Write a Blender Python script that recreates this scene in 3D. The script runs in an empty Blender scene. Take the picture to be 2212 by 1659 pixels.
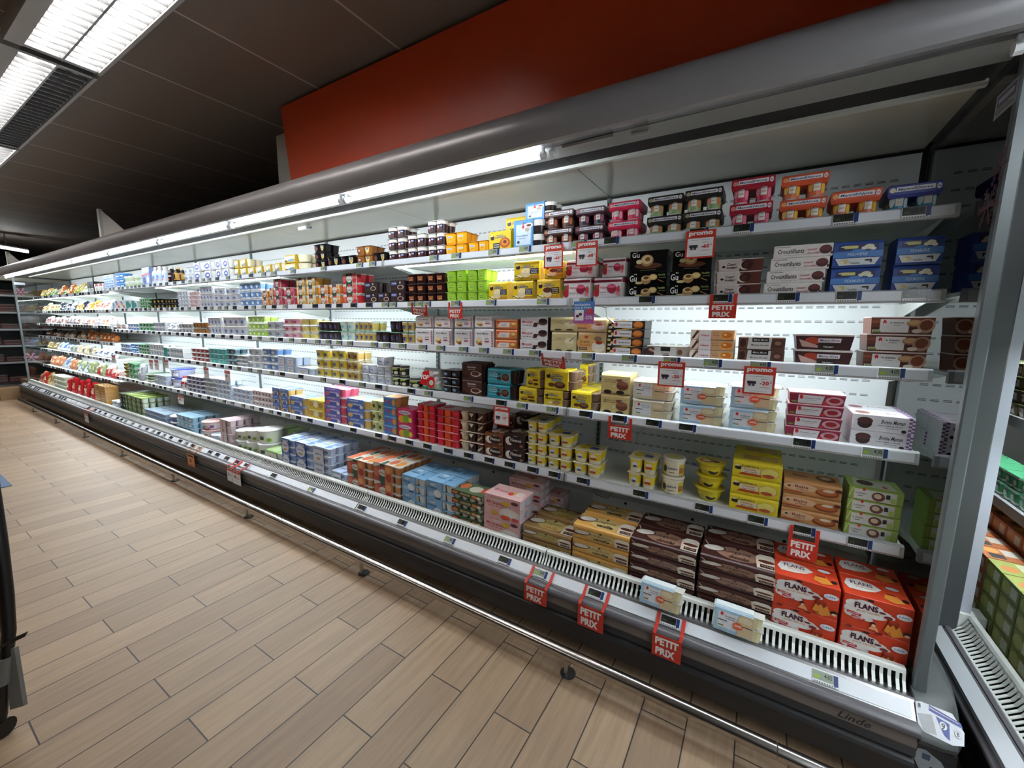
import bpy, math, random
from mathutils import Matrix, Vector
random.seed(7)
scn = bpy.context.scene
COL = scn.collection

# ---------------------------------------------------------------- camera
cam_d = bpy.data.cameras.new('camera'); cam = bpy.data.objects.new('camera', cam_d); COL.objects.link(cam)
YAW, PITCH, ROLL, CH = -0.546370, -0.144149, 0.0143146, 1.39
def cam_axes():
    cy, sy, cp, sp = math.cos(YAW), math.sin(YAW), math.cos(PITCH), math.sin(PITCH)
    fw = Vector((sy*cp, cy*cp, sp)); rt = Vector((cy, -sy, 0)); up = rt.cross(fw)
    cr, sr = math.cos(ROLL), math.sin(ROLL)
    return cr*rt + sr*up, -sr*rt + cr*up, fw
_r, _u, _f = cam_axes()
cam.matrix_world = Matrix(((_r.x, _u.x, -_f.x, 0), (_r.y, _u.y, -_f.y, 0), (_r.z, _u.z, -_f.z, CH), (0, 0, 0, 1)))
cam_d.sensor_width = 36; cam_d.lens = 877.36/2212*36; cam_d.clip_start = .02; cam_d.clip_end = 60
scn.camera = cam
# ---------------------------------------------------------------- world, exposure
w = bpy.data.worlds.new('world'); scn.world = w; w.use_nodes = True
w.node_tree.nodes['Background'].inputs[0].default_value = (.9, .95, 1, 1)
w.node_tree.nodes['Background'].inputs[1].default_value = .02
scn.view_settings.view_transform = 'Standard'; scn.view_settings.look = 'None'
scn.view_settings.gamma = 1; scn.view_settings.use_curve_mapping = False
scn.view_settings.exposure = 0.45
E_CASE, E_SHELF, E_AISLE = 42.0, 46.0, 28.0      # emission of the canopy tubes, the shelf tubes, the ceiling lamps

# ---------------------------------------------------------------- materials
def lin(h):
    if not isinstance(h, str): return tuple(h)
    h = h.lstrip('#')
    if len(h) == 3: h = ''.join(c*2 for c in h)
    o = []
    for i in (0, 2, 4):
        c = int(h[i:i+2], 16)/255
        o.append(c/12.92 if c <= .04045 else ((c+.055)/1.055)**2.4)
    return tuple(o)
def mat(name, col='#888888', rough=.5, metal=0, emit=0, spec=.5, noise=0, nscale=8, bump=0):
    m = bpy.data.materials.new(name); m.use_nodes = True; nt = m.node_tree; b = nt.nodes['Principled BSDF']
    c = lin(col)
    b.inputs['Base Color'].default_value = (*c, 1); b.inputs['Roughness'].default_value = rough
    b.inputs['Metallic'].default_value = metal; b.inputs['Specular IOR Level'].default_value = spec
    if emit:
        b.inputs['Emission Color'].default_value = (*c, 1); b.inputs['Emission Strength'].default_value = emit
    if noise or bump:
        tc = nt.nodes.new('ShaderNodeTexCoord'); n = nt.nodes.new('ShaderNodeTexNoise'); n.inputs['Scale'].default_value = nscale
        n.inputs['Detail'].default_value = 4
        nt.links.new(tc.outputs['Object'], n.inputs['Vector'])
        if noise:
            mx = nt.nodes.new('ShaderNodeMix'); mx.data_type = 'RGBA'
            mx.inputs[6].default_value = (*c, 1); mx.inputs[7].default_value = (*[x*(1-noise) for x in c], 1)
            nt.links.new(n.outputs['Fac'], mx.inputs[0]); nt.links.new(mx.outputs[2], b.inputs['Base Color'])
        if bump:
            bp = nt.nodes.new('ShaderNodeBump'); bp.inputs['Strength'].default_value = bump
            nt.links.new(n.outputs['Fac'], bp.inputs['Height']); nt.links.new(bp.outputs['Normal'], b.inputs['Normal'])
    return m
def printed(name, rough, spec=.5, noise=.06):
    m = bpy.data.materials.new(name); m.use_nodes = True; nt = m.node_tree; b = nt.nodes['Principled BSDF']
    a = nt.nodes.new('ShaderNodeAttribute'); a.attribute_name = 'Col'
    tc = nt.nodes.new('ShaderNodeTexCoord'); n = nt.nodes.new('ShaderNodeTexNoise'); n.inputs['Scale'].default_value = 60
    mx = nt.nodes.new('ShaderNodeMix'); mx.data_type = 'RGBA'; mx.blend_type = 'MULTIPLY'; mx.inputs[0].default_value = noise*4
    nt.links.new(tc.outputs['Object'], n.inputs['Vector'])
    nt.links.new(a.outputs['Color'], mx.inputs[6]); nt.links.new(n.outputs['Fac'], mx.inputs[7])
    nt.links.new(mx.outputs[2], b.inputs['Base Color'])
    b.inputs['Roughness'].default_value = rough; b.inputs['Specular IOR Level'].default_value = spec
    return m
def glassy(name, tint=(.93, .97, .96), refl=.12, rough=.02):
    m = bpy.data.materials.new(name); m.use_nodes = True; nt = m.node_tree
    for n in list(nt.nodes): nt.nodes.remove(n)
    o = nt.nodes.new('ShaderNodeOutputMaterial'); mx = nt.nodes.new('ShaderNodeMixShader')
    t = nt.nodes.new('ShaderNodeBsdfTransparent'); g = nt.nodes.new('ShaderNodeBsdfGlossy'); fr = nt.nodes.new('ShaderNodeFresnel')
    t.inputs[0].default_value = (*tint, 1); g.inputs['Roughness'].default_value = rough; g.inputs[0].default_value = (1, 1, 1, 1)
    ma = nt.nodes.new('ShaderNodeMath'); ma.operation = 'ADD'; ma.inputs[1].default_value = refl; ma.use_clamp = True
    fr.inputs[0].default_value = 1.5
    nt.links.new(fr.outputs[0], ma.inputs[0]); nt.links.new(ma.outputs[0], mx.inputs[0])
    nt.links.new(t.outputs[0], mx.inputs[1]); nt.links.new(g.outputs[0], mx.inputs[2]); nt.links.new(mx.outputs[0], o.inputs[0])
    return m
PRINT = printed('printed_card', .42); PLASTIC = printed('glossy_plastic', .25, noise=.02); FILM = printed('shiny_film', .16, .8, .03)
CLEAR = glassy('clear_plastic', (.9, .93, .9), .06, .08)
ITEM_MATS = [PRINT, PLASTIC, CLEAR, FILM]
GLASS = glassy('side_glass', (.93, .97, .96), .02, .01)
WHITE = mat('white_enamel', '#dfe3df', .35, noise=.06, nscale=3)
CREAM = mat('ceiling_enamel', '#d6d6c8', .16, noise=.12, nscale=2.2)
BACKW = mat('back_panel_enamel', '#e6eaec', .4, noise=.05, nscale=3)
SLOT = mat('slot_dark', '#6c7474', .6)
GREYM = mat('canopy_grey', '#8f8d91', .33, metal=.25, noise=.08, nscale=6)
BAND = mat('taupe_band', '#6f6560', .5, noise=.12, nscale=9)
DARK = mat('dark_plastic', '#2b2b2d', .42, noise=.15, nscale=9)
RIDGE = mat('bumper_rubber', '#5a585d', .3, noise=.1, nscale=12)
BLACK = mat('black_recess', '#0a0a0b', .7)
CHROME = mat('brushed_steel', '#b9b6b2', .22, metal=1, noise=.1, nscale=30)
ALU = mat('aluminium_trim', '#9a9a9a', .3, metal=.9)
FRAME = mat('frame_grey', '#666d6f', .4, metal=.3, noise=.05, nscale=20)
RAILW = mat('price_rail_insert', '#cfd3da', .3, noise=.05, nscale=10)
RAILG = mat('price_rail_edge', '#a7a9ad', .35, metal=.2)
REDP = mat('orange_red_panel', '#e25226', .3, spec=.5, noise=.06, nscale=2)
TUBE_C = mat('canopy_tube_light', '#f4fbff', .4, emit=E_CASE)
TUBE_S = mat('shelf_tube_light', '#f2fbff', .4, emit=E_SHELF)
TUBE_A = mat('ceiling_tube_light', '#fff6ec', .4, emit=E_AISLE)
MOULD = mat('moulding_grey', '#45484a', .45, noise=.1, nscale=20)
REFL = mat('reflector_white', '#8f918f', .5)
LAMPW = mat('lamp_white', '#d8dce0', .35, noise=.05, nscale=10)
LOUV = mat('louvre_metal', '#75777a', .35, metal=.3)
LAMPG = mat('lamp_frame_grey', '#a5a3a1', .4)
CARD = mat('brown_cardboard', '#8a6f50', .8, noise=.2, nscale=20)
DARKWALL = mat('dark_wall', '#4a4744', .8, noise=.2, nscale=4)
def honey():
    m = mat('honeycomb_grille', '#2a2a2c', .6); nt = m.node_tree; b = nt.nodes['Principled BSDF']
    tc = nt.nodes.new('ShaderNodeTexCoord'); v = nt.nodes.new('ShaderNodeTexVoronoi'); v.inputs['Scale'].default_value = 160; v.feature = 'DISTANCE_TO_EDGE'
    r = nt.nodes.new('ShaderNodeValToRGB'); r.color_ramp.elements[0].color = (.028, .028, .03, 1); r.color_ramp.elements[1].color = (.006, .006, .007, 1)
    r.color_ramp.elements[1].position = .25
    nt.links.new(tc.outputs['Object'], v.inputs['Vector']); nt.links.new(v.outputs['Distance'], r.inputs[0]); nt.links.new(r.outputs[0], b.inputs['Base Color'])
    return m
HONEY = honey()
def floor_mat():
    m = bpy.data.materials.new('wood_look_floor_tiles'); m.use_nodes = True; nt = m.node_tree; N = nt.nodes; Lk = nt.links.new; b = N['Principled BSDF']
    tc = N.new('ShaderNodeTexCoord'); sep = N.new('ShaderNodeSeparateXYZ'); Lk(tc.outputs['Object'], sep.inputs[0])
    ax = N.new('ShaderNodeMath'); ax.operation = 'ADD'; ax.inputs[1].default_value = 2.062+.1503*201; Lk(sep.outputs['X'], ax.inputs[0])
    ay = N.new('ShaderNodeMath'); ay.operation = 'ADD'; ay.inputs[1].default_value = -.183+.595*40; Lk(sep.outputs['Y'], ay.inputs[0])
    cb = N.new('ShaderNodeCombineXYZ'); Lk(ay.outputs[0], cb.inputs['X']); Lk(ax.outputs[0], cb.inputs['Y'])
    br = N.new('ShaderNodeTexBrick'); Lk(cb.outputs[0], br.inputs['Vector'])
    br.offset = .5; br.offset_frequency = 2; br.squash = 1
    br.inputs['Scale'].default_value = 1; br.inputs['Mortar Size'].default_value = .0024; br.inputs['Mortar Smooth'].default_value = .1
    br.inputs['Brick Width'].default_value = .595; br.inputs['Row Height'].default_value = .1503; br.inputs['Bias'].default_value = 0
    br.inputs['Color1'].default_value = (*lin('#a0876e'), 1); br.inputs['Color2'].default_value = (*lin('#8d755f'), 1); br.inputs['Mortar'].default_value = (*lin('#332b29'), 1)
    mp = N.new('ShaderNodeMapping'); mp.inputs['Scale'].default_value = (46, 2.6, 1); Lk(tc.outputs['Object'], mp.inputs[0])
    n = N.new('ShaderNodeTexNoise'); n.inputs['Scale'].default_value = 1; n.inputs['Detail'].default_value = 6; n.inputs['Roughness'].default_value = .65; Lk(mp.outputs[0], n.inputs['Vector'])
    mr = N.new('ShaderNodeMapRange'); mr.inputs[1].default_value = .3; mr.inputs[2].default_value = .7; mr.inputs[3].default_value = .8; mr.inputs[4].default_value = 1.16; Lk(n.outputs['Fac'], mr.inputs[0])
    mx = N.new('ShaderNodeMix'); mx.data_type = 'RGBA'; mx.blend_type = 'MULTIPLY'; mx.inputs[0].default_value = 1
    Lk(br.outputs['Color'], mx.inputs[6]); Lk(mr.outputs[0], mx.inputs[7]); Lk(mx.outputs[2], b.inputs['Base Color'])
    rr = N.new('ShaderNodeMapRange'); rr.inputs[3].default_value = .36; rr.inputs[4].default_value = .5; Lk(n.outputs['Fac'], rr.inputs[0]); Lk(rr.outputs[0], b.inputs['Roughness'])
    bp = N.new('ShaderNodeBump'); bp.inputs['Strength'].default_value = .25; bp.inputs['Distance'].default_value = .002; bp.invert = True
    Lk(br.outputs['Fac'], bp.inputs['Height']); Lk(bp.outputs['Normal'], b.inputs['Normal'])
    return m
FLOOR = floor_mat()
def ceil_mat():
    m = mat('dark_ceiling_tiles', '#5a4e49', .8); nt = m.node_tree; N = nt.nodes; Lk = nt.links.new; b = N['Principled BSDF']
    tc = N.new('ShaderNodeTexCoord'); mp = N.new('ShaderNodeMapping'); mp.inputs['Location'].default_value = (2.542+.733*100, 30, 0); Lk(tc.outputs['Object'], mp.inputs[0])
    br = N.new('ShaderNodeTexBrick'); Lk(mp.outputs[0], br.inputs['Vector']); br.offset = 0
    br.inputs['Scale'].default_value = 1; br.inputs['Mortar Size'].default_value = .007; br.inputs['Brick Width'].default_value = .733; br.inputs['Row Height'].default_value = 80
    br.inputs['Color1'].default_value = (*lin('#857a72'), 1); br.inputs['Color2'].default_value = (*lin('#7c726a'), 1); br.inputs['Mortar'].default_value = (*lin('#c4b8b0'), 1)
    Lk(br.outputs['Color'], b.inputs['Base Color'])
    return m
CEIL = ceil_mat()

# ---------------------------------------------------------------- mesh helpers
class M:
    """collects faces, builds ONE mesh"""
    def __init__(s): s.v = []; s.f = []; s.c = []; s.m = []
    def face(s, pts, col=(1, 1, 1), mi=0):
        n = len(s.v); s.v += [tuple(p) for p in pts]; s.f.append(tuple(range(n, n+len(pts)))); s.c.append(lin(col)); s.m.append(mi)
    def mesh(s, vs, fs, col=(1, 1, 1), mi=0):
        n = len(s.v); s.v += [tuple(p) for p in vs]; col = lin(col)
        for f in fs: s.f.append(tuple(i+n for i in f)); s.c.append(col); s.m.append(mi)
    def box(s, x0, x1, y0, y1, z0, z1, col=(1, 1, 1), mi=0, bv=0):
        if not bv:
            s.mesh([(x0, y0, z0), (x1, y0, z0), (x1, y1, z0), (x0, y1, z0), (x0, y0, z1), (x1, y0, z1), (x1, y1, z1), (x0, y1, z1)],
                   [(3, 2, 1, 0), (4, 5, 6, 7), (0, 1, 5, 4), (1, 2, 6, 5), (2, 3, 7, 6), (3, 0, 4, 7)], col, mi)
            return
        b = bv; P = [(x0+b, y0), (x1-b, y0), (x1, y0+b), (x1, y1-b), (x1-b, y1), (x0+b, y1), (x0, y1-b), (x0, y0+b)]
        cx, cy = (x0+x1)/2, (y0+y1)/2
        Q = [(x+(b if x < cx else -b)*.9, y+(b if y < cy else -b)*.9) for x, y in P]
        vs = [(x, y, z0) for x, y in Q]+[(x, y, z0+b) for x, y in P]+[(x, y, z1-b) for x, y in P]+[(x, y, z1) for x, y in Q]
        fs = [tuple(range(7, -1, -1)), tuple(range(24, 32))]
        for k in range(3):
            for i in range(8): j = (i+1) % 8; fs.append((k*8+i, k*8+j, k*8+8+j, k*8+8+i))
        s.mesh(vs, fs, col, mi)
    def loft(s, rings, cols, mi=0, cap0=True, cap1=True):
        """rings: list of point lists with the same count; cols one per gap (or one)"""
        n = len(s.v); k = len(rings[0])
        for r in rings: s.v += [tuple(p) for p in r]
        for a in range(len(rings)-1):
            c = lin(cols[a] if isinstance(cols, list) else cols)
            for i in range(k):
                j = (i+1) % k; s.f.append((n+a*k+i, n+a*k+j, n+(a+1)*k+j, n+(a+1)*k+i)); s.c.append(c); s.m.append(mi)
        if cap0: s.f.append(tuple(n+i for i in range(k-1, -1, -1))); s.c.append(lin(cols[0] if isinstance(cols, list) else cols)); s.m.append(mi)
        if cap1:
            q = n+(len(rings)-1)*k; s.f.append(tuple(q+i for i in range(k))); s.c.append(lin(cols[-1] if isinstance(cols, list) else cols)); s.m.append(mi)
    def tube(s, p0, p1, r, n=12, col=(1, 1, 1), mi=0):
        p0, p1 = Vector(p0), Vector(p1); d = (p1-p0).normalized(); a = d.orthogonal().normalized(); b = d.cross(a)
        R = [[p+(a*math.cos(t)+b*math.sin(t))*r for t in [2*math.pi*i/n for i in range(n)]] for p in (p0, p1)]
        s.loft(R, col, mi)
    def extrude(s, prof, x0, x1, col=(1, 1, 1), mi=0, closed=True, axis='x', cols=None):
        """prof: (a,z) pairs swept along x (a=y) or y (a=x)"""
        P = (lambda u, a, z: (u, a, z)) if axis == 'x' else (lambda u, a, z: (a, u, z))
        n = len(s.v); k = len(prof)
        for u in (x0, x1): s.v += [P(u, a, z) for a, z in prof]
        for i in range(k if closed else k-1):
            j = (i+1) % k; s.f.append((n+i, n+j, n+k+j, n+k+i)); s.c.append(lin(cols[i] if cols else col)); s.m.append(mi)
        if closed:
            s.f.append(tuple(range(n, n+k))); s.c.append(lin(col)); s.m.append(mi)
            s.f.append(tuple(range(n+2*k-1, n+k-1, -1))); s.c.append(lin(col)); s.m.append(mi)
    def add(s, o, dx=0, dy=0, dz=0):
        n = len(s.v); s.v += [(x+dx, y+dy, z+dz) for x, y, z in o.v]; s.f += [tuple(i+n for i in f) for f in o.f]; s.c += o.c; s.m += o.m
    def build(s, name, mats=None, smooth=False, attr=True):
        me = bpy.data.meshes.new(name); me.from_pydata(s.v, [], s.f)
        for m_ in (mats or ITEM_MATS): me.materials.append(m_)
        me.polygons.foreach_set('material_index', s.m if not mats or len(mats) > 1 else [0]*len(s.f))
        if attr:
            a = me.color_attributes.new('Col', 'FLOAT_COLOR', 'CORNER'); buf = []
            for f, c in zip(s.f, s.c): buf += [c[0], c[1], c[2], 1]*len(f)
            a.data.foreach_set('color', buf)
        if smooth: me.polygons.foreach_set('use_smooth', [True]*len(s.f))
        me.update()
        return me
def put(name, me, loc=(0, 0, 0), rz=0, parent=None, **props):
    o = bpy.data.objects.new(name, me); COL.objects.link(o); o.location = loc; o.rotation_euler = (0, 0, rz)
    if parent: o.parent = parent
    for k, v in props.items(): o[k] = v
    return o
def solid(name, m, material, parent=None, smooth=False, loc=(0, 0, 0), **props):
    return put(name, m.build(name, [material] if not isinstance(material, list) else material, smooth, False), loc, 0, parent, **props)
def autosmooth(o, ang=.6):
    me = o.data
    me.polygons.foreach_set('use_smooth', [True]*len(me.polygons))
    try: me.set_sharp_from_angle(angle=ang)
    except Exception: pass

_TX = {}
def tmesh(txt, shear=0, bold=.018):
    k = (txt, shear, bold)
    if k not in _TX:
        cu = bpy.data.curves.new('t', 'FONT'); cu.body = txt; cu.resolution_u = 1 if len(txt) > 7 else 2; cu.offset = bold; cu.shear = shear; cu.space_character = 1.02
        o = bpy.data.objects.new('t', cu); me = o.to_mesh()
        vs = [(v.co.x, v.co.y) for v in me.vertices]; fs = [tuple(p.vertices) for p in me.polygons]
        o.to_mesh_clear(); bpy.data.objects.remove(o); bpy.data.curves.remove(cu)
        if vs:
            x0, x1 = min(v[0] for v in vs), max(v[0] for v in vs); y0, y1 = min(v[1] for v in vs), max(v[1] for v in vs)
            vs = [((x-x0)/(x1-x0 or 1)-.5, (y-y0)/(y1-y0 or 1)-.5) for x, y in vs]
        _TX[k] = (vs, fs)
    return _TX[k]
def art(m, prims, fn, mi=0, step=.00025):
    """prims in unit coordinates; fn(u,v,height) -> point"""
    for i, p in enumerate(prims):
        e = step*(i+1); k = p[0]
        if k == 'r':
            _, u0, v0, u1, v1, c = p; m.face([fn(u0, v0, e), fn(u1, v0, e), fn(u1, v1, e), fn(u0, v1, e)], c, mi)
        elif k == 'e':
            _, cu, cv, ru, rv, c = p[:6]; a_ = math.radians(p[6]) if len(p) > 6 else 0; ca, sa = math.cos(a_), math.sin(a_)
            m.face([fn(cu+ru*math.cos(t)*ca-rv*math.sin(t)*sa, cv+ru*math.cos(t)*sa+rv*math.sin(t)*ca, e) for t in [2*math.pi*j/20 for j in range(20)]], c, mi)
        elif k == 'p': m.face([fn(u, v, e) for u, v in p[1]], p[2], mi)
        elif k == 't':
            cu, cv, w_, h_, t, c = p[1:7]; sh = p[7] if len(p) > 7 else 0; bd = p[8] if len(p) > 8 else .018
            vs, fs = tmesh(t, sh, bd); m.mesh([fn(cu+x*w_, cv+y*h_, e) for x, y in vs], fs, c, mi)
def front(w, d, h, z0=0, x0=None): 
    x0 = -w/2 if x0 is None else x0
    return lambda u, v, e: (x0+u*w, -d/2-e, z0+v*h)
def topf(w, d, h): return lambda u, v, e: (-w/2+u*w, -d/2+v*d, h+e)

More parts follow.
